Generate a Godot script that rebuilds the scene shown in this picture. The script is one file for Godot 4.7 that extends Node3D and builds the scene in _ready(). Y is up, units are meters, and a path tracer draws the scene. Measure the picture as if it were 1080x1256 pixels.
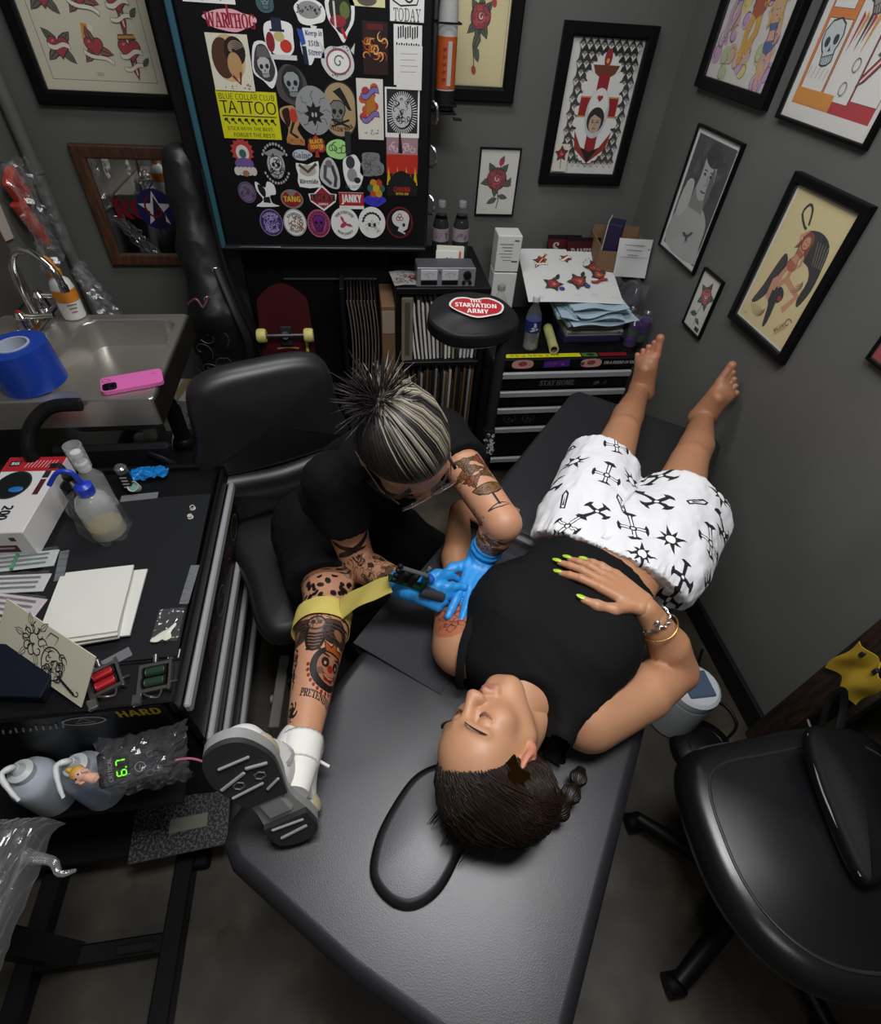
extends Node3D
# A tattoo studio corner: an artist at work on a client who lies on a black table. Metres, y up.
var mats := {}
var taken := {}
var rng := RandomNumberGenerator.new()
var tex := {}
func noise_tex(key: String, freq: float, kind: int, octaves: int, ramp: Array, size := 512, normal := false) -> NoiseTexture2D:
	if tex.has(key):
		return tex[key]
	var n := FastNoiseLite.new()
	n.seed = hash(key) % 1000
	n.frequency = freq
	n.noise_type = kind
	n.fractal_octaves = octaves
	var t := NoiseTexture2D.new()
	t.width = size
	t.height = size
	t.seamless = true
	t.noise = n
	if normal:
		t.as_normal_map = true
		t.bump_strength = 6.0
	if ramp.size() > 0:
		var g := Gradient.new()
		var offs := PackedFloat32Array()
		var cols := PackedColorArray()
		for r in ramp:
			offs.append(r[0])
			cols.append(r[1])
		g.offsets = offs
		g.colors = cols
		t.color_ramp = g
	tex[key] = t
	return t
func mat(hex: String, rough := 0.6, metal := 0.0, extra := {}) -> StandardMaterial3D:
	var key := hex + str(rough) + str(metal) + str(extra)
	if mats.has(key):
		return mats[key]
	var m := StandardMaterial3D.new()
	m.albedo_color = Color(hex)
	m.roughness = rough
	m.metallic = metal
	if metal < 0.1 and m.albedo_color.get_luminance() < 0.16:
		m.metallic_specular = 0.3  # matt black paint, vinyl and plastic
	for k in extra:
		match k:
			"grain":  # fine leather or plastic grain, relief in the height map
				m.heightmap_enabled = true
				m.metallic_specular = 0.55
				m.heightmap_texture = noise_tex("leather", 0.06, FastNoiseLite.TYPE_CELLULAR, 2,[])
				m.heightmap_scale = extra[k]
				m.uv1_triplanar = true
				m.uv1_scale = Vector3.ONE * 14.0
			"weave":
				m.heightmap_enabled = true
				m.heightmap_texture = noise_tex("cloth", 0.05, FastNoiseLite.TYPE_SIMPLEX, 3,[])
				m.heightmap_scale = extra[k]
				m.uv1_triplanar = true
				m.uv1_scale = Vector3.ONE * 12.0
			"vcol":
				m.vertex_color_use_as_albedo = true
			"sheen":
				m.rim_enabled = true
				m.rim = extra[k]
			"coat":
				m.clearcoat_enabled = true
				m.clearcoat = extra[k]
				m.clearcoat_roughness = 0.15
			"sss":
				m.subsurf_scatter_enabled = true
				m.subsurf_scatter_strength = extra[k]
			"alpha":
				m.transparency = BaseMaterial3D.TRANSPARENCY_ALPHA
				m.albedo_color.a = extra[k]
			"back":
				m.backlight_enabled = true
				m.backlight = Color(extra[k])
			"spec":
				m.metallic_specular = extra[k]
			"emit":
				m.emission_enabled = true
				m.emission = Color(hex)
				m.emission_energy_multiplier = extra[k]
	mats[key] = m
	return m
func geo() -> Geo:
	return Geo.new()
func print_mat(rough: float) -> StandardMaterial3D:
	return mat("ffffff", rough, 0.0, {"vcol": 1})
func numbered(called: String) -> String:
	if not taken.has(called):
		taken[called] = 0
		return called
	taken[called] += 1
	return "%s_%03d" % [called, taken[called]]
func tag(o: Node3D, label: String, category := "", group := "") -> Node3D:
	o.set_meta("label", label)
	if category:
		o.set_meta("category", category)
	if group:
		o.set_meta("group", group)
	return o
func thing(called: String, label: String, category: String, xf := Transform3D(), group := "") -> Node3D:
	var o := Node3D.new()
	o.name = numbered(called)
	o.transform = xf
	add_child(o)
	tag(o, label, category, group)
	return o
func put(g: Geo, called: String, m: Material, parent: Node = null, label := "") -> MeshInstance3D:
	var o := MeshInstance3D.new()
	o.mesh = g.commit()
	o.material_override = m
	if parent == null:
		o.name = numbered(called)
		add_child(o)
	else:
		o.name = called
		parent.add_child(o, true)
	if label:
		o.set_meta("label", label)
	return o
func struct(g: Geo, called: String, m: Material, parent: Node = null) -> MeshInstance3D:
	var o := put(g, called, m, parent)
	if parent == null:
		o.set_meta("kind", "structure")
	return o
func at(x: float, y: float, z: float, yaw := 0.0, pitch := 0.0, roll := 0.0) -> Transform3D:
	return Transform3D(Basis.from_euler(Vector3(deg_to_rad(pitch), deg_to_rad(yaw), deg_to_rad(roll))),Vector3(x, y, z))
func copy(o: Node3D, xf: Transform3D, label := "") -> Node3D:
	var c: Node3D = o.duplicate()
	c.name = numbered(str(o.name).rstrip("0123456789").rstrip("_"))
	add_child(c)
	c.transform = xf
	if label:
		c.set_meta("label", label)
	return c
# a frame whose y axis runs from a to b, x axis near the hint
static func along(a: Vector3, b: Vector3, hint := Vector3.RIGHT) -> Transform3D:
	var y := (b - a).normalized()
	var x := hint - y * hint.dot(y)
	if x.length() < 0.01:
		x = Vector3.FORWARD - y * Vector3.FORWARD.dot(y)
	x = x.normalized()
	return Transform3D(Basis(x, y, x.cross(y)), a)
class Geo:
	var V := PackedVector3Array()
	var N := PackedVector3Array()
	var C := PackedColorArray()
	var U := PackedVector2Array()
	var I := PackedInt32Array()
	var color := Color.WHITE
	var with_color := false
	var X := Transform3D()
	func piece(v: PackedVector3Array, t: PackedInt32Array, crease := 40.0, sheet := false) -> void:
		var vol := 0.0
		if not sheet:
			var c := Vector3.ZERO
			for p in v:
				c += p
			c /= maxf(v.size(), 1)
			for i in range(0, t.size(), 3):
				vol += (v[t[i]] - c).dot((v[t[i + 1]] - c).cross(v[t[i + 2]] - c))
			if X.basis.determinant() < 0.0:
				vol = -vol
		var w := PackedVector3Array()
		w.resize(v.size())
		for i in v.size():
			w[i] = X * v[i]
		var nf := t.size() / 3
		var fn := PackedVector3Array()
		fn.resize(nf)
		var tt := t
		if vol < 0.0:
			tt = PackedInt32Array(t)
			for i in nf:
				tt[i * 3 + 1] = t[i * 3 + 2]
				tt[i * 3 + 2] = t[i * 3 + 1]
		for i in nf:
			var a := w[tt[i * 3]]
			fn[i] = (w[tt[i * 3 + 1]] - a).cross(w[tt[i * 3 + 2]] - a)
		if crease >= 179.0:
			var base := V.size()
			var nn := PackedVector3Array()
			nn.resize(v.size())
			for i in nf:
				for k in 3:
					nn[tt[i * 3 + k]] += fn[i]
			for i in v.size():
				V.append(w[i])
				N.append(nn[i].normalized())
				C.append(color)
				U.append(Vector2.ZERO)
			for i in nf:
				I.append(base + tt[i * 3])
				I.append(base + tt[i * 3 + 2])
				I.append(base + tt[i * 3 + 1])
			return
		var near := []
		near.resize(v.size())
		for i in v.size():
			near[i] = PackedInt32Array()
		for i in nf:
			for k in 3:
				near[tt[i * 3 + k]].append(i)
		var lim := cos(deg_to_rad(crease))
		var fu := PackedVector3Array()
		fu.resize(nf)
		for i in nf:
			fu[i] = fn[i].normalized()
		for i in nf:
			var b := V.size()
			for k in 3:
				var id := tt[i * 3 + k]
				var n := Vector3.ZERO
				for j in near[id]:
					if fu[j].dot(fu[i]) > lim:
						n += fn[j]
				V.append(w[id])
				N.append(n.normalized())
				C.append(color)
				U.append(Vector2.ZERO)
			I.append(b)
			I.append(b + 2)
			I.append(b + 1)
	func box(c: Vector3, s: Vector3, bev := 0.0, xf := Transform3D()) -> Geo:
		var h := s * 0.5
		var b := minf(bev, minf(h.x, minf(h.y, h.z)) * 0.95)
		var v := PackedVector3Array()
		var t := PackedInt32Array()
		if b <= 0.0:
			for i in 8:
				v.append(xf * (c + Vector3(h.x * (1 if i & 1 else -1), h.y * (1 if i & 2 else -1), h.z * (1 if i & 4 else -1))))
			t = PackedInt32Array([0,2,1,1,2,3,4,5,6,5,7,6,0,1,4,1,5,4,2,6,3,3,6,7,0,4,2,2,4,6,1,3,5,3,7,5])
			piece(v, t)
			return self
		for i in 8:
			var sg := Vector3(1 if i & 1 else -1,1 if i & 2 else -1,1 if i & 4 else -1)
			for k in 3:
				var q := h - Vector3.ONE * b
				q[k] = h[k]
				v.append(xf * (c + q * sg))
		for k in 3:
			var a := 1 << ((k + 1) % 3)
			var d := 1 << ((k + 2) % 3)
			for s2 in 2:
				var o := (1 << k) * s2
				var q := [o * 3 + k, (o + a) * 3 + k, (o + a + d) * 3 + k, (o + d) * 3 + k]
				if s2 == 1:
					t.append_array(PackedInt32Array([q[0], q[1], q[2], q[0], q[2], q[3]]))
				else:
					t.append_array(PackedInt32Array([q[0], q[2], q[1], q[0], q[3], q[2]]))
			var k1 := (k + 1) % 3
			var k2 := (k + 2) % 3
			for s1 in 2:
				for s2 in 2:
					var o := a * s1 + d * s2
					var p := o + (1 << k)
					var q := [o * 3 + k1, p * 3 + k1, p * 3 + k2, o * 3 + k2]
					if (s1 + s2) % 2 == 1:
						t.append_array(PackedInt32Array([q[0], q[1], q[2], q[0], q[2], q[3]]))
					else:
						t.append_array(PackedInt32Array([q[0], q[2], q[1], q[0], q[3], q[2]]))
		for i in 8:
			var bits := (i & 1) + ((i >> 1) & 1) + ((i >> 2) & 1)
			if bits % 2 == 1:
				t.append_array(PackedInt32Array([i * 3, i * 3 + 1, i * 3 + 2]))
			else:
				t.append_array(PackedInt32Array([i * 3, i * 3 + 2, i * 3 + 1]))
		piece(v, t)
		return self
	# profile of (radius, height), turned about y
	func lathe(prof: Array, seg := 20, xf := Transform3D(), crease := 40.0, squash := 1.0) -> Geo:
		var v := PackedVector3Array()
		var t := PackedInt32Array()
		var n := prof.size()
		for p in prof:
			for s in seg:
				var a := TAU * s / seg
				v.append(xf * Vector3(p[0] * cos(a), p[1], p[0] * sin(a) * squash))
		for i in n - 1:
			for s in seg:
				var s2 := (s + 1) % seg
				var q := [i * seg + s, i * seg + s2, (i + 1) * seg + s2, (i + 1) * seg + s]
				if prof[i][0] > 1e-6:
					t.append_array(PackedInt32Array([q[0], q[1], q[2]]))
				if prof[i + 1][0] > 1e-6:
					t.append_array(PackedInt32Array([q[0], q[2], q[3]]))
		for e in [0, n - 1]:
			if prof[e][0] > 1e-6 and absf(prof[0][0] - prof[n - 1][0]) + absf(prof[0][1] - prof[n - 1][1]) > 1e-6:
				var c := v.size()
				v.append(xf * Vector3(0, prof[e][1], 0))
				for s in seg:
					var s2 := (s + 1) % seg
					if e == 0:
						t.append_array(PackedInt32Array([c, s2, s]))
					else:
						t.append_array(PackedInt32Array([c, e * seg + s, e * seg + s2]))
		piece(v, t, crease)
		return self
	func cyl(a: Vector3, b: Vector3, ra: float, rb := -1.0, seg := 14, bev := 0.0) -> Geo:
		var l := a.distance_to(b)
		if rb < 0.0:
			rb = ra
		var pr := [[ra, 0.0],[rb, l]]
		if bev > 0.0:
			pr = [[ra - bev, 0.0],[ra, bev],[rb, l - bev],[rb - bev, l]]
		var y := (b - a).normalized()
		var x := Vector3.RIGHT if absf(y.x) < 0.9 else Vector3.UP
		x = (x - y * x.dot(y)).normalized()
		return lathe(pr, seg, Transform3D(Basis(x, y, x.cross(y)), a))
	func tube(p: Array, r: Variant, seg := 8, closed := false, flat := 1.0) -> Geo:
		var n := p.size()
		var v := PackedVector3Array()
		var t := PackedInt32Array()
		var nrm := Vector3.ZERO
		for i in n:
			var d: Vector3 = (p[(i + 1) % n] - p[(i - 1 + n) % n]) if closed else (p[mini(i + 1, n - 1)] - p[maxi(i - 1,0)])
			d = d.normalized()
			if nrm == Vector3.ZERO:
				nrm = Vector3.UP if absf(d.y) < 0.9 else Vector3.RIGHT
			nrm = (nrm - d * nrm.dot(d)).normalized()
			var bi := d.cross(nrm)
			var rad: float = r[i] if r is Array else r
			for s in seg:
				var a := TAU * s / seg
				v.append(p[i] + nrm * cos(a) * rad * flat + bi * sin(a) * rad)
		for i in (n if closed else n - 1):
			for s in seg:
				var s2 := (s + 1) % seg
				var j := (i + 1) % n
				t.append_array(PackedInt32Array([i * seg + s, i * seg + s2, j * seg + s2, i * seg + s, j * seg + s2, j * seg + s]))
		if not closed:
			for e in [0, n - 1]:
				var c := v.size()
				v.append(p[e])
				for s in seg:
					var s2 := (s + 1) % seg
					t.append_array(PackedInt32Array([c, s2, s] if e == 0 else [c, e * seg + s, e * seg + s2]))
		piece(v, t, 50.0)
		return self
	func ball(c: Vector3, r: Vector3, b := Basis(), seg := 16) -> Geo:
		var pr := []
		var m := seg / 2
		for i in m + 1:
			var a := PI * i / m - PI / 2
			pr.append([maxf(cos(a), 0.0) if i > 0 and i < m else 0.0, sin(a)])
		return lathe(pr, seg, Transform3D(b * Basis.from_scale(r), c), 180.0)
	# polygon in local xy, from z0 to z1
	func prism(poly: PackedVector2Array, z0: float, z1: float, xf := Transform3D(), crease := 40.0) -> Geo:
		var v := PackedVector3Array()
		var t := PackedInt32Array()
		var n := poly.size()
		for z in [z0, z1]:
			for p in poly:
				v.append(xf * Vector3(p.x, p.y, z))
		var tri := Geometry2D.triangulate_polygon(poly)
		var cw := Geometry2D.is_polygon_clockwise(poly)
		for i in range(0, tri.size(), 3):
			var a := tri[i]
			var b := tri[i + 1]
			var c := tri[i + 2]
			if (poly[b] - poly[a]).cross(poly[c] - poly[a]) < 0.0:
				var k := b
				b = c
				c = k
			t.append_array(PackedInt32Array([a + n, b + n, c + n, a, c, b]))
		for i in n:
			var j := (i + 1) % n
			if cw:
				t.append_array(PackedInt32Array([i, i + n, j + n, i, j + n, j]))
			else:
				t.append_array(PackedInt32Array([i, j, j + n, i, j + n, i + n]))
		piece(v, t, crease)
		return self
	# padded slab: outline in local xz, rounded over by rad, domed on top
	func cushion(poly: PackedVector2Array, y0: float, y1: float, rad: float, dome := 0.0, xf := Transform3D(), inner := 4) -> Geo:
		var n := poly.size()
		var cen := Vector2.ZERO
		for p in poly:
			cen += p
		cen /= n
		var cw := Geometry2D.is_polygon_clockwise(poly)
		var nr := PackedVector2Array()
		for i in n:
			var d := (poly[(i + 1) % n] - poly[(i - 1 + n) % n]).normalized()
			var o := Vector2(d.y, -d.x) * (-1.0 if not cw else 1.0)
			nr.append(o)
		var rings := []
		for k in 6:
			var a := PI / 2 * (1.0 - k / 5.0)
			rings.append([rad * (1.0 - cos(a)), y0 + rad * (1.0 - sin(a))])
		for k in 6:
			var a := PI / 2 * k / 5.0
			rings.append([rad * (1.0 - cos(a)), y1 - rad * (1.0 - sin(a))])
		var v := PackedVector3Array()
		var t := PackedInt32Array()
		for r in rings:
			for i in n:
				var q: Vector2 = poly[i] + nr[i] * r[0]
				v.append(xf * Vector3(q.x, r[1], q.y))
		for k in range(1, inner + 1):
			var f := float(k) / (inner + 1)
			for i in n:
				var q := (poly[i] + nr[i] * rad).lerp(cen, f)
				v.append(xf * Vector3(q.x, y1 + dome * (1.0 - (1.0 - f) * (1.0 - f)), q.y))
		var m := rings.size() + inner
		for k in m - 1:
			for i in n:
				var j := (i + 1) % n
				t.append_array(PackedInt32Array([k * n + i, k * n + j, (k + 1) * n + j, k * n + i, (k + 1) * n + j, (k + 1) * n + i]))
		var c0 := v.size()
		v.append(xf * Vector3(cen.x, y0, cen.y))
		v.append(xf * Vector3(cen.x, y1 + dome, cen.y))
		for i in n:
			var j := (i + 1) % n
			t.append_array(PackedInt32Array([c0, j, i, c0 + 1, (m - 1) * n + i, (m - 1) * n + j]))
		piece(v, t, 180.0)
		return self
	# closed skin over rings of equal length, capped at both ends
	func loft(rings: Array, crease := 40.0, xf := Transform3D()) -> Geo:
		var n: int = rings[0].size()
		var v := PackedVector3Array()
		var t := PackedInt32Array()
		for r in rings:
			for p in r:
				v.append(xf * p)
		for k in rings.size() - 1:
			for i in n:
				var j := (i + 1) % n
				t.append_array(PackedInt32Array([k * n + i, k * n + j, (k + 1) * n + j, k * n + i, (k + 1) * n + j, (k + 1) * n + i]))
		for e in [0, rings.size() - 1]:
			var c := Vector3.ZERO
			for p in rings[e]:
				c += p
			var at_ := v.size()
			v.append(xf * (c / n))
			for i in n:
				var j := (i + 1) % n
				t.append_array(PackedInt32Array([at_, e * n + j, e * n + i] if e == 0 else [at_, e * n + i, e * n + j]))
		piece(v, t, crease)
		return self
	# picture frame moulding round w by h, b wide and d deep, front at z = d
	func moulding(w: float, h: float, b: float, d: float, xf := Transform3D()) -> Geo:
		var v := PackedVector3Array()
		var t := PackedInt32Array()
		var prof := [[0.0,0.0],[0.0, d * 0.85],[b * 0.12, d],[b * 0.8, d],[b, d * 0.8],[b, 0.0]]
		for c in [Vector2(1,1),Vector2(-1,1),Vector2(-1,-1),Vector2(1,-1)]:
			for p in prof:
				v.append(xf * Vector3(c.x * (w / 2 - p[0]), c.y * (h / 2 - p[0]), p[1]))
		var m := prof.size()
		for c in 4:
			for k in m:
				var a := c * m + k
				var b2 := c * m + (k + 1) % m
				var c2 := ((c + 1) % 4) * m + (k + 1) % m
				var d2 := ((c + 1) % 4) * m + k
				t.append_array(PackedInt32Array([a, b2, c2, a, c2, d2]))
		piece(v, t, 30.0)
		return self
	# thin sheet: f(u, v) over an n by m grid, given thickness
	func sheet(f: Callable, n: int, m: int, thick := 0.0006, crease := 60.0) -> Geo:
		var g := PackedVector3Array()
		for j in m + 1:
			for i in n + 1:
				g.append(f.call(float(i) / n, float(j) / m))
		var w := n + 1
		var tot := g.size()
		var nn := PackedVector3Array()
		nn.resize(tot)
		for j in m:
			for i in n:
				var a := j * w + i
				var c := (g[a + 1] - g[a]).cross(g[a + w] - g[a])
				for k in [a, a + 1, a + w, a + w + 1]:
					nn[k] += c
		var v := PackedVector3Array(g)
		for i in tot:
			v.append(g[i] - nn[i].normalized() * thick)
		var t := PackedInt32Array()
		for j in m:
			for i in n:
				var a := j * w + i
				t.append_array(PackedInt32Array([a, a + 1, a + w, a + 1, a + w + 1, a + w]))
				a += tot
				t.append_array(PackedInt32Array([a, a + w, a + 1, a + 1, a + w, a + w + 1]))
		var rim := []
		for i in n:
			rim.append([i, i + 1])
			rim.append([m * w + i + 1, m * w + i])
		for j in m:
			rim.append([(j + 1) * w, j * w])
			rim.append([j * w + n, (j + 1) * w + n])
		for e in rim:
			t.append_array(PackedInt32Array([e[0], e[0] + tot, e[1], e[1], e[0] + tot, e[1] + tot]))
		# outward on the first side
		piece(v, t, crease)
		return self
	func raw(v: PackedVector3Array, nrm: PackedVector3Array, t: PackedInt32Array, cols: PackedColorArray) -> Geo:
		var b := V.size()
		V.append_array(v)
		N.append_array(nrm)
		C.append_array(cols)
		U.resize(V.size())
		for i in t:
			I.append(b + i)
		return self
	func arrays() -> Array:
		var a := []
		a.resize(Mesh.ARRAY_MAX)
		a[Mesh.ARRAY_VERTEX] = V
		a[Mesh.ARRAY_NORMAL] = N
		if with_color:
			a[Mesh.ARRAY_COLOR] = C
		a[Mesh.ARRAY_TEX_UV] = U
		a[Mesh.ARRAY_INDEX] = I
		return a
	func commit() -> ArrayMesh:
		var m := ArrayMesh.new()
		m.add_surface_from_arrays(Mesh.PRIMITIVE_TRIANGLES, arrays())
		return m
func pts(a: Array) -> PackedVector2Array:
	var r := PackedVector2Array()
	for i in range(0, a.size(), 2):
		r.append(Vector2(a[i], a[i + 1]))
	return r
func round_rect(w: float, h: float, r: float, k := 5) -> PackedVector2Array:
	var o := PackedVector2Array()
	for c in 4:
		var cx := (w / 2 - r) * (1 if c == 0 or c == 3 else -1)
		var cy := (h / 2 - r) * (1 if c < 2 else -1)
		for i in k + 1:
			var a := PI / 2 * (c + float(i) / k)
			o.append(Vector2(cx + r * cos(a), cy + r * sin(a)))
	return o
# closed smooth outline through the given points, resampled
func smooth(p: PackedVector2Array, per := 6) -> PackedVector2Array:
	var o := PackedVector2Array()
	var n := p.size()
	for i in n:
		for k in per:
			o.append(p[i].cubic_interpolate(p[(i + 1) % n], p[(i - 1 + n) % n], p[(i + 2) % n], float(k) / per))
	return o
func smooth3(p: Array, per := 6) -> Array:
	var o := []
	var n := p.size()
	for i in n - 1:
		for k in per:
			o.append(p[i].cubic_interpolate(p[i + 1], p[maxi(i - 1,0)], p[mini(i + 2, n - 1)], float(k) / per))
	o.append(p[n - 1])
	return o
class Art:
	var P := PackedVector2Array()
	var C := PackedColorArray()
	var L := PackedInt32Array()
	var layer := 0
	var T := Transform2D()
	func fill(p: PackedVector2Array, c: Color) -> Art:
		var tri := Geometry2D.triangulate_polygon(p)
		layer += 1
		for i in tri:
			P.append(T * p[i])
			C.append(c)
		for i in tri.size() / 3:
			L.append(layer)
		return self
	func line(p: PackedVector2Array, w: float, c: Color, closed := false, taper := false) -> Art:
		layer += 1
		var n := p.size()
		var lft := PackedVector2Array()
		var rgt := PackedVector2Array()
		for i in n:
			var d := (p[(i + 1) % n] - p[(i - 1 + n) % n]) if closed else (p[mini(i + 1, n - 1)] - p[maxi(i - 1,0)])
			var q := d.normalized().orthogonal() * w * 0.5
			if taper:
				q *= 0.25 + 0.75 * sin(PI * i / (n - 1.0))
			lft.append(T * (p[i] + q))
			rgt.append(T * (p[i] - q))
		for i in (n if closed else n - 1):
			var j := (i + 1) % n
			for v in [lft[i], rgt[i], lft[j], lft[j], rgt[i], rgt[j]]:
				P.append(v)
				C.append(c)
			L.append(layer)
			L.append(layer)
		return self
	func ell(c: Vector2, rx: float, ry: float, col: Color, rot := 0.0, n := 20) -> Art:
		return fill(oval(c, rx, ry, rot, n), col)
	static func oval(c: Vector2, rx: float, ry: float, rot := 0.0, n := 20) -> PackedVector2Array:
		var p := PackedVector2Array()
		for i in n:
			var a := TAU * i / n
			p.append(c + Vector2(cos(a) * rx, sin(a) * ry).rotated(rot))
		return p
	func rect(c: Vector2, w: float, h: float, col: Color, rot := 0.0) -> Art:
		var p := PackedVector2Array()
		for q in [Vector2(-w, -h),Vector2(w, -h),Vector2(w, h),Vector2(-w, h)]:
			p.append(c + (q * 0.5).rotated(rot))
		return fill(p, col)
	# lettering set to a width and height round c
	func text(s: String, c: Vector2, w: float, h: float, col: Color, rot := 0.0, font := "Droid Sans", bold := true, arc := 0.0) -> Art:
		var f := SystemFont.new()
		f.font_names = PackedStringArray([font])
		f.font_weight = 700 if bold else 400
		var tm := TextMesh.new()
		tm.text = s
		tm.font = f
		tm.font_size = 24
		tm.pixel_size = 0.01
		tm.depth = 0.0
		tm.curve_step = 3.0
		var a := tm.get_mesh_arrays()
		if a.is_empty() or a[0] == null or a[0].size() == 0:
			return self
		var v: PackedVector3Array = a[0]
		var ix: PackedInt32Array = a[Mesh.ARRAY_INDEX] if a[Mesh.ARRAY_INDEX] != null else PackedInt32Array(range(v.size()))
		var lo := Vector2(1e9,1e9)
		var hi := -lo
		for p in v:
			lo = lo.min(Vector2(p.x, p.y))
			hi = hi.max(Vector2(p.x, p.y))
		var s2 := Vector2(w, h) / (hi - lo)
		for dx in ([-0.022,0.022] if bold else [0.0]):
			layer += 1
			for i in ix:
				var q := (Vector2(v[i].x, v[i].y) - (lo + hi) * 0.5) * s2 + Vector2(dx * h, 0)
				if arc != 0.0:
					var r := absf(arc)
					var an := q.x / r
					var rr := r + q.y * signf(arc)
					q = Vector2(sin(an) * rr, (cos(an) * rr - r) * signf(arc))
				P.append(T * (c + q.rotated(rot)))
				C.append(col)
			for i in ix.size() / 3:
				L.append(layer)
		return self
	# lay it on the plane of xf (x right, y up, z out of the face)
	func onto(g: Geo, xf: Transform3D, step := 0.00003) -> Geo:
		g.with_color = true
		var up := (xf.basis.z).normalized()
		var b := g.V.size()
		for i in P.size():
			g.V.append(xf * Vector3(P[i].x, P[i].y, 0.0) + up * step * L[i / 3])
			g.N.append(up)
			g.C.append(C[i].srgb_to_linear())
			g.U.append(Vector2.ZERO)
		for i in range(0, P.size(), 3):
			var a := P[i]
			if (P[i + 1] - a).cross(P[i + 2] - a) > 0.0:
				g.I.append_array(PackedInt32Array([b + i, b + i + 2, b + i + 1]))
			else:
				g.I.append_array(PackedInt32Array([b + i, b + i + 1, b + i + 2]))
		return g
	# draw it into an image; art square x, y from 0 to 1
	func into(im: Image) -> void:
		var W := im.get_width()
		var H := im.get_height()
		for k in range(0, P.size(), 3):
			var a := P[k] * Vector2(W, H)
			var b := P[k + 1] * Vector2(W, H)
			var c := P[k + 2] * Vector2(W, H)
			var y0 := maxi(0, floori(minf(a.y, minf(b.y, c.y))))
			var y1 := mini(H - 1, ceili(maxf(a.y, maxf(b.y, c.y))))
			for y in range(y0, y1 + 1):
				var lo := 1e9
				var hi := -1e9
				for e in [[a, b],[b, c],[c, a]]:
					var p: Vector2 = e[0]
					var q: Vector2 = e[1]
					var ya := clampf(y + 0.5, minf(p.y, q.y), maxf(p.y, q.y))
					if absf(ya - y - 0.5) > 0.5:
						continue
					var x := p.x if absf(q.y - p.y) < 1e-6 else p.x + (q.x - p.x) * (ya - p.y) / (q.y - p.y)
					lo = minf(lo, x)
					hi = maxf(hi, x)
				if hi >= lo:
					var xa := maxi(0, roundi(lo))
					var xb := mini(W, maxi(roundi(hi), roundi(lo) + 1))
					if xb > xa:
						im.fill_rect(Rect2i(xa, y, xb - xa, 1), C[k])
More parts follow.
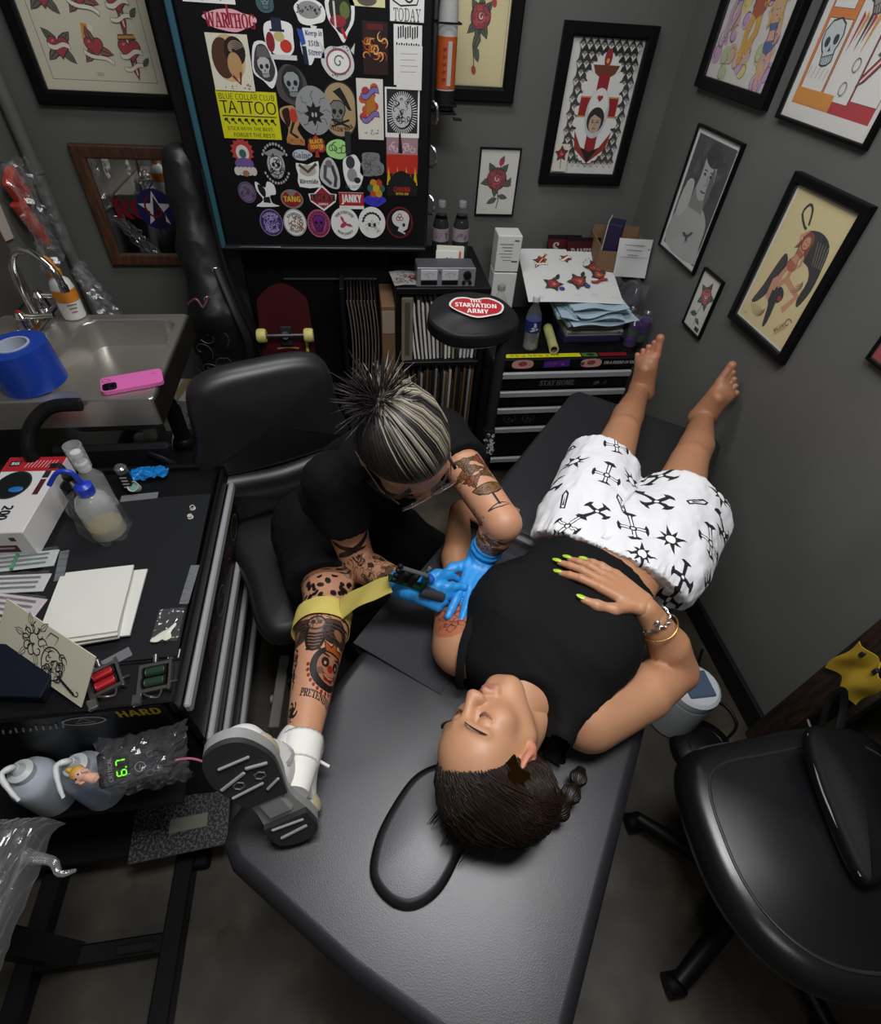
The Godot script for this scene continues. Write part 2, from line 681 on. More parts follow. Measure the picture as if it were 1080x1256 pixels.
class Sdf:
	var o: Vector3
	var h: float
	var nx: int
	var ny: int
	var nz: int
	var f: PackedFloat32Array
	func _init(lo: Vector3, hi: Vector3, cell: float) -> void:
		o = lo
		h = cell
		nx = ceili((hi.x - lo.x) / cell) + 1
		ny = ceili((hi.y - lo.y) / cell) + 1
		nz = ceili((hi.z - lo.z) / cell) + 1
		f = PackedFloat32Array()
		f.resize(nx * ny * nz)
		f.fill(1.0)
	func span(lo: Vector3, hi: Vector3) -> PackedInt32Array:
		var a := (lo - o) / h
		var b := (hi - o) / h
		return PackedInt32Array([maxi(0, floori(a.x)), mini(nx - 1, ceili(b.x)), maxi(0, floori(a.y)), mini(ny - 1, ceili(b.y)), maxi(0, floori(a.z)), mini(nz - 1, ceili(b.z))])
	# tapered capsule; sign -1 carves
	func cap(a: Vector3, b: Vector3, ra: float, rb: float, k := 0.02, carve := false) -> Sdf:
		var m := maxf(ra, rb) + k + 2.5 * h
		var s := span(a.min(b) - Vector3.ONE * m, a.max(b) + Vector3.ONE * m)
		var ab := b - a
		var l2 := maxf(ab.length_squared(), 1e-9)
		var dr := rb - ra
		for z in range(s[4], s[5] + 1):
			for y in range(s[2], s[3] + 1):
				var i := (z * ny + y) * nx + s[0]
				for x in range(s[0], s[1] + 1):
					var p := Vector3(o.x + x * h, o.y + y * h, o.z + z * h) - a
					var t := clampf(p.dot(ab) / l2,0.0,1.0)
					var d := (p - ab * t).length() - ra - dr * t
					mix_in(i, d, k, carve)
					i += 1
		return self
	func mix_in(i: int, d: float, k: float, carve: bool) -> void:
		var old := f[i]
		if carve:
			var q := maxf(k - absf(old + d), 0.0) / k
			f[i] = maxf(old, -d) + q * q * k * 0.25
		else:
			var q := maxf(k - absf(old - d), 0.0) / k
			f[i] = minf(old, d) - q * q * k * 0.25
	func ell(c: Vector3, r: Vector3, b := Basis(), k := 0.02, carve := false) -> Sdf:
		var m := maxf(r.x, maxf(r.y, r.z)) + k + 2.5 * h
		var s := span(c - Vector3.ONE * m, c + Vector3.ONE * m)
		var inv := b.transposed()
		for z in range(s[4], s[5] + 1):
			for y in range(s[2], s[3] + 1):
				var i := (z * ny + y) * nx + s[0]
				for x in range(s[0], s[1] + 1):
					var p := inv * (Vector3(o.x + x * h, o.y + y * h, o.z + z * h) - c)
					var q := p / r
					var k0 := q.length()
					var k1 := (q / r).length()
					var d := k0 * (k0 - 1.0) / k1 if k1 > 1e-6 else -minf(r.x, minf(r.y, r.z))
					mix_in(i, d, k, carve)
					i += 1
		return self
	# keep what lies behind the plane
	func clip(p: Vector3, n: Vector3) -> Sdf:
		n = n.normalized()
		var i := 0
		for z in nz:
			for y in ny:
				for x in nx:
					if f[i] < 0.2:
						f[i] = maxf(f[i], (Vector3(o.x + x * h, o.y + y * h, o.z + z * h) - p).dot(n))
					i += 1
		return self
	func out(v: PackedVector3Array, nn: PackedVector3Array, t: PackedInt32Array) -> void:
		var id := PackedInt32Array()
		id.resize(f.size())
		id.fill(-1)
		var dx := [0,1, nx, nx + 1, nx * ny, nx * ny + 1, nx * ny + nx, nx * ny + nx + 1]
		var base := v.size()
		for z in nz - 1:
			for y in ny - 1:
				var i := (z * ny + y) * nx
				for x in nx - 1:
					var f0 := f[i]
					if f0 > 3.0 * h or f0 < -3.0 * h:
						i += 1
						continue
					var neg := 0
					var e := [f0, f[i + 1], f[i + nx], f[i + nx + 1], f[i + dx[4]], f[i + dx[5]], f[i + dx[6]], f[i + dx[7]]]
					for q in 8:
						if e[q] < 0.0:
							neg += 1
					if neg > 0 and neg < 8:
						var c := Vector3.ZERO
						var n := 0
						for q in 8:
							for ax in 3:
								var r := q | (1 << ax)
								if r != q and (e[q] < 0.0) != (e[r] < 0.0):
									var tt: float = e[q] / (e[q] - e[r])
									var p := Vector3(q & 1, (q >> 1) & 1, (q >> 2) & 1)
									p[ax] = tt
									c += p
									n += 1
						c /= n
						id[i] = v.size()
						v.append(Vector3(o.x + (x + c.x) * h, o.y + (y + c.y) * h, o.z + (z + c.z) * h))
						nn.append(Vector3(e[1] + e[3] + e[5] + e[7] - e[0] - e[2] - e[4] - e[6], e[2] + e[3] + e[6] + e[7] - e[0] - e[1] - e[4] - e[5], e[4] + e[5] + e[6] + e[7] - e[0] - e[1] - e[2] - e[3]).normalized())
					i += 1
		var st := [1, nx, nx * ny]
		for z in range(1, nz - 1):
			for y in range(1, ny - 1):
				var i := (z * ny + y) * nx + 1
				for x in range(1, nx - 1):
					if id[i] < 0 and absf(f[i]) > 2.0 * h:
						i += 1
						continue
					var inside := f[i] < 0.0
					for ax in 3:
						if (f[i + st[ax]] < 0.0) != inside:
							var s1: int = st[(ax + 1) % 3]
							var s2: int = st[(ax + 2) % 3]
							var a := id[i]
							var b := id[i - s1]
							var c := id[i - s1 - s2]
							var d := id[i - s2]
							if a < 0 or b < 0 or c < 0 or d < 0:
								continue
							if inside:
								t.append_array(PackedInt32Array([a, c, b, a, d, c]))
							else:
								t.append_array(PackedInt32Array([a, b, c, a, c, d]))
					i += 1
	func to(g: Geo, paint: Variant = null, push: Variant = null) -> Geo:
		var v := PackedVector3Array()
		var nn := PackedVector3Array()
		var t := PackedInt32Array()
		out(v, nn, t)
		var cols := PackedColorArray()
		cols.resize(v.size())
		for i in v.size():
			if push != null:
				v[i] += nn[i] * push.call(v[i], nn[i])
			cols[i] = paint.call(v[i], nn[i]) if paint != null else g.color
		if push != null:
			var acc := PackedVector3Array()
			acc.resize(v.size())
			for i in range(0, t.size(), 3):
				var n := (v[t[i + 2]] - v[t[i]]).cross(v[t[i + 1]] - v[t[i]])
				for k in 3:
					acc[t[i + k]] += n
			for i in v.size():
				nn[i] = acc[i].normalized()
		g.raw(v, nn, t, cols)
		return g
func setup() -> void:
	rng.seed = 7
	var cam := Camera3D.new()
	cam.name = "camera"
	cam.transform = Transform3D(Basis(Vector3(0.9895,0.0556,0.1335),Vector3(0.0583,0.6914,-0.7201),Vector3(-0.1323,0.7203,0.6809)).orthonormalized(),Vector3(0,1.85,0))
	cam.fov = 88.2
	cam.near = 0.02
	add_child(cam)
	cam.current = true
	var e := Environment.new()
	e.background_mode = Environment.BG_COLOR
	e.background_color = Color(0.02,0.02,0.02)
	e.tonemap_mode = Environment.TONE_MAPPER_LINEAR
	e.tonemap_exposure = 1.0
	e.sdfgi_enabled = true
	e.ssao_enabled = true
	e.ssil_enabled = true
	var we := WorldEnvironment.new()
	we.name = "environment"
	we.environment = e
	add_child(we)
	# ceiling panels: one over the head of the table, one by the sink wall, one behind the camera
	ceiling_panel(Vector3(0.3,2.74,-0.42),1.0,0.42,3.2, "white ceiling light panel above the head end of the black table")
	ceiling_panel(Vector3(0.0,2.74,-1.75),1.0,0.42,1.35, "white ceiling light panel over the back of the studio near the back wall")
	ceiling_panel(Vector3(0.1,2.74,1.3),1.0,0.42,0.6, "white ceiling light panel behind the photographer near the front wall")
func ceiling_panel(c: Vector3, w: float, d: float, power: float, label: String) -> void:
	var t := thing("ceiling_light", label, "light", Transform3D(Basis(), c))
	put(geo().box(Vector3(0,0,0),Vector3(w + 0.05,0.02, d + 0.05),0.004), "frame", mat("d8d8d6", 0.5), t)
	put(geo().box(Vector3(0,-0.012,0),Vector3(w, 0.006, d), 0.001), "diffuser", mat("fcfcff", 0.5,0.0, {"emit": 2.0}), t)
	var l := AreaLight3D.new()
	l.name = "panel_light"
	l.area_size = Vector2(w, d)
	l.light_color = Color("fdfdff")
	l.light_energy = power
	l.area_range = 8.0
	l.shadow_enabled = true
	l.transform = Transform3D(Basis(Vector3.RIGHT, -PI / 2), c + Vector3(0,-0.02,0))
	add_child(l)
func wall_mat() -> StandardMaterial3D:
	if mats.has("wall"):
		return mats["wall"]
	var m := StandardMaterial3D.new()
	m.albedo_texture = noise_tex("wallpaint", 0.004, FastNoiseLite.TYPE_SIMPLEX, 3,[[0.0, Color("5b5c59")],[1.0, Color("646562")]])
	m.uv1_triplanar = true
	m.uv1_world_triplanar = true
	m.uv1_scale = Vector3.ONE * 0.7
	m.roughness = 0.5
	m.heightmap_enabled = true
	m.heightmap_texture = noise_tex("roller", 0.09, FastNoiseLite.TYPE_SIMPLEX, 2,[])
	m.heightmap_scale = 0.03
	mats["wall"] = m
	return m
func floor_mat() -> StandardMaterial3D:
	var m := StandardMaterial3D.new()
	m.albedo_texture = noise_tex("concrete", 0.006, FastNoiseLite.TYPE_SIMPLEX, 5,[[0.0, Color("231f18")],[0.35, Color("302b22")],[0.6, Color("3a342a")],[0.8, Color("453e32")],[1.0, Color("564d40")]], 1024)
	m.uv1_triplanar = true
	m.uv1_world_triplanar = true
	m.uv1_scale = Vector3.ONE * 0.55
	m.roughness_texture = noise_tex("concrete_rough", 0.01, FastNoiseLite.TYPE_SIMPLEX, 3,[[0.0, Color(0.4,0.4,0.4)],[1.0, Color(0.75,0.75,0.75)]])
	m.roughness = 1.0
	m.detail_enabled = true
	m.detail_blend_mode = BaseMaterial3D.BLEND_MODE_MUL
	m.detail_albedo = noise_tex("specks", 0.05, FastNoiseLite.TYPE_CELLULAR, 2,[[0.0, Color("ffffff")],[0.75, Color("f0ece6")],[1.0, Color("b8b0a4")]])
	return m
func room() -> void:
	var w := wall_mat()
	struct(Geo.new().box(Vector3(0.7,-0.06,-0.2),Vector3(4.3,0.12,5.2)), "floor", floor_mat())
	struct(Geo.new().box(Vector3(0.7,2.82,-0.2),Vector3(4.3,0.12,5.2)), "ceiling", mat("8a8a86", 0.8))
	struct(Geo.new().box(Vector3(0.045,1.38,-2.65),Vector3(2.75,2.88,0.12)), "wall_back", w)
	struct(Geo.new().box(Vector3(-1.29,1.38,-0.2),Vector3(0.12,2.88,5.0)), "wall_left", w)
	struct(Geo.new().box(Vector3(1.38,1.38,-1.585),Vector3(0.12,2.88,2.01)), "wall_right", w)
	struct(Geo.new().box(Vector3(1.38,2.44,-0.03),Vector3(0.12,0.76,1.1)), "wall_right_header", w)
	struct(Geo.new().box(Vector3(1.38,1.38,1.36),Vector3(0.12,2.88,1.68)), "wall_right_front", w)
	struct(Geo.new().box(Vector3(0.7,1.38,2.25),Vector3(4.3,2.88,0.12)), "wall_front", w)
	struct(Geo.new().box(Vector3(2.8,1.38,0.0),Vector3(0.12,2.88,4.6)), "wall_hall_right", w)
	struct(Geo.new().box(Vector3(2.1,1.38,-1.3),Vector3(1.35,2.88,0.12)), "wall_hall_back", w)
	var black := mat("141414", 0.5)
	struct(Geo.new().box(Vector3(1.311,0.05,-1.58),Vector3(0.018,0.1,2.0),0.004), "baseboard_right", black)
	struct(Geo.new().box(Vector3(0.045,0.05,-2.581),Vector3(2.5,0.1,0.018),0.004), "baseboard_back", black)
	struct(Geo.new().box(Vector3(-1.221,0.05,-0.7),Vector3(0.018,0.1,3.6),0.004), "baseboard_left", black)
	var wood := wood_mat("33231a", "1c130d", 0.55)
	struct(Geo.new().box(Vector3(1.36,1.03,-0.535),Vector3(0.16,2.06,0.085),0.006), "trim_1", wood)
	struct(Geo.new().box(Vector3(1.36,1.03,0.475),Vector3(0.16,2.06,0.085),0.006), "trim_2", wood)
	struct(Geo.new().box(Vector3(1.36,2.08,-0.03),Vector3(0.16,0.05,1.09),0.006), "trim_3", wood)
	struct(Geo.new().box(Vector3(1.4,1.02,-0.48),Vector3(0.04,2.04,0.025),0.003), "trim_4", mat("4a4336", 0.5))
	# yellow cloth hung on the door trim
	var y := thing("cloth", "dark yellow cloth hung on the brown door trim at right edge", "cloth", at(1.275,0.66,-0.505))
	var f := func(u: float, v: float) -> Vector3: return Vector3(-0.004 - 0.012 * sin(u * 9.0 + v * 2.0),-0.14 * v + 0.01 * sin(u * 5.0), (u - 0.5) * 0.11 + 0.006 * sin(v * 6.0))
	put(geo().sheet(f, 14,10,0.003), "cloth", mat("a88a1c", 0.85), y)
	for s in [-0.025,0.025]:
		put(geo().box(Vector3(-0.012,-0.01, s),Vector3(0.012,0.02,0.012),0.002), "clip", mat("222222", 0.4), y)
	# pipe in the back left corner
	var p := thing("pipe", "grey painted vertical pipe in the back left corner above the sink", "pipe", at(-1.195,0.0,-2.54))
	put(geo().cyl(Vector3(0,0,0),Vector3(0,2.75,0),0.024), "pipe_run", mat("5e5f5c", 0.45), p)
	for yy in [0.4,1.2,2.0]:
		put(geo().cyl(Vector3(0, yy, 0),Vector3(0, yy + 0.025,0),0.029), "pipe_clip", mat("5e5f5c", 0.45), p)
func wood_mat(a: String, b: String, rough: float) -> StandardMaterial3D:
	var key := "wood" + a
	if mats.has(key):
		return mats[key]
	var m := StandardMaterial3D.new()
	m.albedo_texture = noise_tex(key, 0.02, FastNoiseLite.TYPE_SIMPLEX, 4,[[0.2, Color(b)],[0.8, Color(a)]], 256)
	m.uv1_triplanar = true
	m.uv1_scale = Vector3(9,1.2,9)
	m.roughness = rough
	mats[key] = m
	return m
func table_frame() -> Transform3D:
	return Transform3D(Basis(Vector3(0.615,0,-0.788), Vector3.UP, Vector3(0.788,0,0.615)).orthonormalized(),Vector3(-0.33,0,-0.27))
func tattoo_table() -> void:
	var X := table_frame()
	var vinyl := mat("202023", 0.38,0.0, {"grain": 0.012})
	var steel := mat("0e0e0f", 0.4,0.3)
	var t := thing("tattoo_table", "long black vinyl padded tattoo table the client lies on", "table", X)
	var head := PackedVector2Array()
	for q in [Vector2(0.06,0.0),Vector2(0.5,0.0),Vector2(0.97,0.012),Vector2(0.985,0.03),Vector2(0.985,0.60),Vector2(0.97,0.622),Vector2(0.5,0.648),Vector2(0.09,0.668),Vector2(0.035,0.65),Vector2(0.0,0.59),Vector2(-0.012,0.33),Vector2(0.0,0.06),Vector2(0.02,0.018)]:
		head.append(q)
	put(geo().cushion(dense(head), 0.63,0.72,0.028,0.006), "head_cushion", vinyl, t)
	var foot := PackedVector2Array()
	for q in [Vector2(1.01,0.012),Vector2(1.4,0.02),Vector2(1.80,0.03),Vector2(1.835,0.05),Vector2(1.84,0.09),Vector2(1.84,0.54),Vector2(1.835,0.585),Vector2(1.80,0.605),Vector2(1.4,0.612),Vector2(1.01,0.62),Vector2(0.995,0.60),Vector2(0.995,0.03)]:
		foot.append(q)
	put(geo().cushion(dense(foot), 0.64,0.722,0.028,0.006), "leg_cushion", vinyl, t)
	# rolled corner of the leg cushion by the gap
	put(geo().cyl(Vector3(1.005,0.70,0.04),Vector3(1.005,0.70,0.6),0.026,0.026,14,0.008), "cushion_roll", vinyl, t)
	# oblong plug pad of the face opening, with piping round it
	var plug := smooth(pts([0.165,0.262,0.22,0.256,0.29,0.262,0.335,0.29,0.345,0.328,0.33,0.368,0.285,0.394,0.22,0.40,0.16,0.396,0.118,0.37,0.104,0.33,0.118,0.285]), 5)
	put(geo().cushion(plug, 0.715,0.738,0.012,0.004), "face_plug", vinyl, t)
	var rimp := []
	for q in plug:
		rimp.append(Vector3(q.x, 0.7285, q.y))
	put(geo().tube(rimp, 0.005,6, true), "piping", mat("0c0c0d", 0.4), t)
	put(geo().box(Vector3(0.48,0.605,0.32),Vector3(0.9,0.05,0.5),0.006), "head_frame", steel, t)
	put(geo().box(Vector3(1.42,0.615,0.315),Vector3(0.78,0.05,0.46),0.006), "leg_frame", steel, t)
	for u in [0.3,1.3]:
		for v in [0.12,0.52]:
			put(geo().box(Vector3(u, 0.29, v),Vector3(0.06,0.58,0.06),0.006), "leg", steel, t)
	put(geo().box(Vector3(0.8,0.05,0.12),Vector3(1.3,0.05,0.06),0.006), "base_rail", steel, t)
	put(geo().box(Vector3(0.8,0.05,0.52),Vector3(1.3,0.05,0.06),0.006), "base_rail", steel, t)
	put(geo().box(Vector3(0.5,0.03,0.32),Vector3(0.08,0.05,0.62),0.006), "base_foot", steel, t)
	put(geo().box(Vector3(1.1,0.03,0.32),Vector3(0.08,0.05,0.62),0.006), "base_foot", steel, t)
	# black paper sheets under the arm
	bib(X * at(0.60,0.7285,0.10,0),0.26,0.24, "black ribbed paper sheet on the table under the client's tattooed shoulder")
	bib(X * at(0.80,0.7315,0.115,-2),0.24,0.22, "black ribbed paper sheet on the table under the client's elbow and the gloves")
func bib(xf: Transform3D, w: float, d: float, label: String) -> void:
	var m := mat("2c2d31", 0.8,0.0, {"weave": 0.05})
	var g := Geo.new()
	var n := 60
	g.sheet(func(u: float, v: float) -> Vector3: return Vector3((u - 0.5) * w, 0.0008 * sin(v * 150.0) + 0.0012 * sin(u * 9.0 + v * 5.0), (v - 0.5) * d), 24, n, 0.0007)
	var o := put(g, "paper_sheet", m)
	o.transform = xf
	tag(o, label, "sheet", "")
func dense(p: PackedVector2Array, step := 0.03) -> PackedVector2Array:
	var o := PackedVector2Array()
	var n := p.size()
	for i in n:
		var a := p[i]
		var b := p[(i + 1) % n]
		var k := maxi(1, roundi(a.distance_to(b) / step))
		for j in k:
			o.append(a.lerp(b, float(j) / k))
	return o
func artist_chair() -> void:
	var t := thing("office_chair", "black leather office chair with tall padded back behind the artist", "chair", at(-0.185,0,-1.13,21))
	var lea := mat("19191b", 0.42,0.0, {"grain": 0.01})
	var pla := mat("101011", 0.5)
	put(geo().cushion(smooth(pts([-0.22,-0.24,0,-0.25,0.24,-0.24,0.26,0,0.24,0.22,0,0.25,-0.22,0.22,-0.23,0]), 6),0.40,0.50,0.045,0.012), "seat", lea, t)
	# back: lower lumbar pad and upper pad, curved
	var up := Transform3D(Basis(Vector3.RIGHT, deg_to_rad(86)),Vector3(0,0.71,-0.315))
	put(geo().cushion(smooth(pts([-0.19,-0.275,0,-0.305,0.19,-0.275,0.228,-0.1,0.24,0.03,0,0.06,-0.24,0.03,-0.228,-0.1]), 6),-0.05,0.05,0.045,0.02, up), "backrest", lea, t)
	var low := Transform3D(Basis(Vector3.RIGHT, deg_to_rad(92)),Vector3(0,0.55,-0.295))
	put(geo().cushion(smooth(pts([-0.235,-0.12,0,-0.10,0.235,-0.12,0.24,0,0.22,0.1,0,0.12,-0.22,0.1,-0.24,0]), 6),-0.05,0.05,0.045,0.02, low), "lumbar_pad", lea, t)
	put(geo().tube(smooth3([Vector3(0,0.95,-0.4),Vector3(0,0.6,-0.37),Vector3(0,0.42,-0.3),Vector3(0,0.37,-0.1)], 5),0.022,8), "back_bar", pla, t)
	put(geo().cyl(Vector3(0,0.08,0),Vector3(0,0.40,0),0.03,0.025), "gas_post", mat("222224", 0.3,0.6), t)
	for k in 5:
		var a := TAU * k / 5.0
		var d := Vector3(cos(a), 0, sin(a)) * 0.8
		put(geo().tube([Vector3(0,0.11,0), d * 0.15 + Vector3(0,0.1,0), d * 0.29 + Vector3(0,0.07,0)],[0.03,0.026,0.02], 8), "base_arm", pla, t)
		put(geo().cyl(d * 0.29 + Vector3(-0.02,0.028,0), d * 0.29 + Vector3(0.02,0.028,0),0.028), "caster", pla, t)
func side_chair() -> void:
	var t := thing("leather_chair", "black leather swivel chair in the front right corner with a bag on it", "chair", at(0.995,0,-0.13,0))
	var lea := mat("131315", 0.28,0.0, {"grain": 0.012})
	var pla := mat("0c0c0d", 0.45)
	var o := smooth(pts([-0.245,-0.23,-0.05,-0.262,0.22,-0.255,0.30,-0.1,0.29,0.12,0.2,0.21,0.02,0.235,-0.16,0.2,-0.262,0.10,-0.29,-0.05]), 8)
	for k in o.size():
		o[k] *= 1.06
	put(geo().cushion(o, 0.42,0.535,0.056,0.03), "seat", lea, t)
	var inr := []
	for q in o:
		inr.append(Vector3(q.x * 0.84,0.5352, q.y * 0.80))
	put(geo().tube(inr, 0.0035,6, true), "seam", mat("2a2a2c", 0.4), t)
	var bx := Transform3D(Basis(Vector3.UP, deg_to_rad(-90)) * Basis(Vector3.RIGHT, deg_to_rad(80)),Vector3(0.27,0.82,0))
	put(geo().cushion(smooth(pts([-0.2,-0.25,0,-0.28,0.2,-0.25,0.24,0,0.2,0.22,0,0.24,-0.2,0.22,-0.24,0]), 6),-0.045,0.045,0.04,0.01, bx), "backrest", lea, t)
	put(geo().tube([Vector3(0.33,0.75,0),Vector3(0.34,0.5,0),Vector3(0.2,0.4,0),Vector3(0,0.4,0)], 0.025,8), "back_bar", pla, t)
	put(geo().cyl(Vector3(0,0.08,0),Vector3(0,0.43,0),0.032,0.026), "gas_post", pla, t)
	for k in 5:
		var a := TAU * k / 5.0 + 2.62
		var d := Vector3(cos(a), 0, sin(a))
		put(geo().tube([Vector3(0,0.1,0), d * 0.15 + Vector3(0,0.09,0), d * 0.32 + Vector3(0,0.065,0)],[0.032,0.028,0.022], 8), "base_arm", pla, t)
		put(geo().cyl(d * 0.32 + Vector3(-0.022,0.028,0), d * 0.32 + Vector3(0.022,0.028,0),0.028), "caster", pla, t)
	# zip pouch lying on the seat
	var b := thing("zip_bag", "black leather zip bag with a strap loop lying on the front right chair", "bag", at(1.035,0.578,-0.225,74))
	put(geo().cushion(smooth(pts([-0.16,-0.05,0,-0.07,0.13,-0.06,0.16,0,0.13,0.07,0,0.08,-0.13,0.06,-0.165,0]), 6),-0.005,0.042,0.02,0.016), "pouch", mat("0c0c0d", 0.6,0.0, {"weave": 0.02}), b)
	put(geo().tube(smooth3([Vector3(-0.16,0.03,-0.046),Vector3(0,0.03,-0.068),Vector3(0.13,0.03,-0.056)], 6),0.003,6), "zip", mat("5c5c5a", 0.45,0.7), b)
	put(geo().tube(smooth3([Vector3(0.15,0.035,0.02),Vector3(0.19,0.07,0.025),Vector3(0.215,0.11,0.01),Vector3(0.20,0.09,-0.015),Vector3(0.15,0.035,-0.02)], 6),0.010,6, false, 0.35), "strap", mat("101011", 0.5), b)
	put(geo().box(Vector3(0.155,0.035,-0.048),Vector3(0.02,0.006,0.006),0.002), "zip_pull", mat("8a8a88", 0.3,0.8), b)
const INK := Color("1c1a1c")
const RED := Color("a3202c")
const GREEN := Color("3f5a3a")
const CREAM := Color("d9d0ac")
const WHITE := Color("dcdcd8")
func place(c: Vector2, s: float, rot := 0.0) -> Transform2D:
	return Transform2D(rot, Vector2(s, s), 0.0, c)
func leaf(a: Art, c: Vector2, ang: float, l: float, col := GREEN) -> void:
	var d := Vector2.from_angle(ang)
	var o := d.orthogonal()
	var p := PackedVector2Array([c, c + d * l * 0.35 + o * l * 0.22, c + d * l * 0.7 + o * l * 0.16, c + d * l, c + d * l * 0.7 - o * l * 0.16, c + d * l * 0.35 - o * l * 0.22])
	a.fill(p, col)
	a.line(p, l * 0.06, INK, true)
	a.line(PackedVector2Array([c, c + d * l * 0.85]), l * 0.05, INK)
func rose(a: Art, c: Vector2, r: float, col := RED, leaves := 4, rot := 0.0) -> void:
	for k in leaves:
		leaf(a, c, rot + TAU * k / leaves + 0.4, r * 1.7)
	a.fill(Art.oval(c, r * 1.06, r * 1.06),INK)
	for k in 6:
		var q := c + Vector2.from_angle(rot + k * TAU / 6) * r * 0.58
		a.ell(q, r * 0.45, r * 0.42, col.darkened(0.18 * (k % 2)))
		a.line(curl_pts(q, r * 0.42,0.55, rot + k * TAU / 6 - 0.9,8), r * 0.07, INK)
	a.ell(c, r * 0.5, r * 0.5, col.lightened(0.12))
	a.line(curl_pts(c, r * 0.5,1.6, rot, 18), r * 0.09, INK)
	a.line(curl_pts(c + Vector2(r * 0.1,0), r * 0.3,0.8, rot + 2.0,8), r * 0.07, Color("e8d8cc"))
func heart(a: Art, c: Vector2, s: float, col := RED) -> void:
	var p := PackedVector2Array()
	for i in 24:
		var t := TAU * i / 24
		p.append(c + Vector2(16 * pow(sin(t), 3),13 * cos(t) - 5 * cos(2 * t) - 2 * cos(3 * t) - cos(4 * t)) * s / 16)
	a.fill(p, col)
	a.line(p, s * 0.09, INK, true)
	a.ell(c + Vector2(-s * 0.45, s * 0.4), s * 0.16, s * 0.1, col.lightened(0.35),0.6,10)
func banner(a: Art, c: Vector2, w: float, h: float, rot: float, col := Color("e4ddc8")) -> void:
	var up := PackedVector2Array()
	var lo := PackedVector2Array()
	for i in 9:
		var q := i / 8.0 - 0.5
		up.append(c + Vector2(q * w, h * 0.5 + sin(q * 6.0) * h * 0.45).rotated(rot))
		lo.append(c + Vector2(q * w, -h * 0.5 + sin(q * 6.0) * h * 0.45).rotated(rot))
	lo.reverse()
	up.append_array(lo)
	a.fill(up, col)
	a.line(up, h * 0.12, INK, true)
func dagger(a: Art, c: Vector2, l: float, rot: float) -> void:
	var keep := a.T
	a.T = keep * place(c, l, rot)
	a.fill(pts([-0.07,0.2,0.07,0.2,0.06,-0.42,0,-0.6,-0.06,-0.42]), RED.lightened(0.1))
	a.line(pts([-0.07,0.2,0.07,0.2,0.06,-0.42,0,-0.6,-0.06,-0.42]), 0.03, INK, true)
	a.line(pts([0,0.2,0,-0.5]), 0.03, Color("e4ddc8"))
	a.fill(pts([-0.22,0.2,0.22,0.2,0.18,0.28,-0.18,0.28]), Color("c8892c"))
	a.line(pts([-0.22,0.2,0.22,0.2,0.18,0.28,-0.18,0.28]), 0.025, INK, true)
	a.rect(Vector2(0,0.4),0.09,0.26, Color("7a2430"))
	a.ell(Vector2(0,0.55),0.07,0.07, Color("c8892c"), 0,12)
	a.T = keep
func skull(a: Art, c: Vector2, s: float, rot := 0.0, bone := Color("d8d2c4")) -> void:
	var keep := a.T
	a.T = keep * place(c, s, rot)
	var p := pts([-0.5,0.15,-0.46,0.45,-0.2,0.66,0.2,0.66,0.46,0.45,0.5,0.15,0.38,-0.12,0.3,-0.2,0.28,-0.55,0.1,-0.62,-0.1,-0.62,-0.28,-0.55,-0.3,-0.2,-0.38,-0.12])
	a.fill(p, bone)
	a.line(p, 0.06, INK, true)
	for x in [-0.21,0.21]:
		a.ell(Vector2(x, 0.08),0.13,0.15, INK, 0,14)
	a.fill(pts([0,-0.06,0.07,-0.22,-0.07,-0.22]), INK)
	for k in 5:
		a.line(PackedVector2Array([Vector2(-0.2 + k * 0.1,-0.34),Vector2(-0.2 + k * 0.1,-0.58)]), 0.03, INK)
	a.line(pts([-0.28,-0.34,0.28,-0.34]), 0.03, INK)
	a.T = keep
# a head seen from the front in a few flat tones
func portrait_head(a: Art, c: Vector2, s: float, skin: Color, hair: Color) -> void:
	a.ell(c + Vector2(0, s * 0.15), s * 0.52, s * 0.62, hair)
	a.ell(c, s * 0.36, s * 0.5, skin)
	a.fill(PackedVector2Array([c + Vector2(-s * 0.38, s * 0.2), c + Vector2(-s * 0.1, s * 0.42), c + Vector2(s * 0.38, s * 0.2), c + Vector2(s * 0.3, s * 0.56), c + Vector2(-s * 0.3, s * 0.56)]), hair)
	for x in [-0.15,0.15]:
		a.ell(c + Vector2(x * s, s * 0.05), s * 0.07, s * 0.035, INK, 0,10)
		a.line(PackedVector2Array([c + Vector2((x - 0.09) * s, s * 0.14), c + Vector2((x + 0.09) * s, s * 0.14)]), s * 0.03, INK)
	a.line(PackedVector2Array([c + Vector2(0, s * 0.05), c + Vector2(s * 0.05,-s * 0.14), c + Vector2(-s * 0.02,-s * 0.15)]), s * 0.03, skin.darkened(0.4))
	a.line(PackedVector2Array([c + Vector2(-s * 0.11,-s * 0.27), c + Vector2(0,-s * 0.25), c + Vector2(s * 0.11,-s * 0.27)]), s * 0.05, skin.darkened(0.5))
func scribble(a: Art, c: Vector2, w: float, h: float, n: int, lw: float, col: Color, seed_: int) -> void:
	var r := RandomNumberGenerator.new()
	r.seed = seed_
	for k in n:
		a.line(curl_pts(c + Vector2(r.randf_range(-w, w), r.randf_range(-h, h)) * 0.5, minf(w, h) * r.randf_range(0.12,0.28), r.randf_range(0.4,1.2), r.randf() * TAU, 10), lw, col, false, true)
# swallow, wings spread
func bird(a: Art, c: Vector2, s: float, col: Color, rot := 0.0) -> void:
	var keep := a.T
	a.T = keep * place(c, s, rot)
	a.fill(pts([0,0.25,0.12,0.1,0.5,0.35,0.9,0.3,0.6,0.05,0.2,-0.1,0.14,-0.6,0,-0.35,-0.14,-0.6,-0.2,-0.1,-0.6,0.05,-0.9,0.3,-0.5,0.35,-0.12,0.1]), col)
	a.T = keep
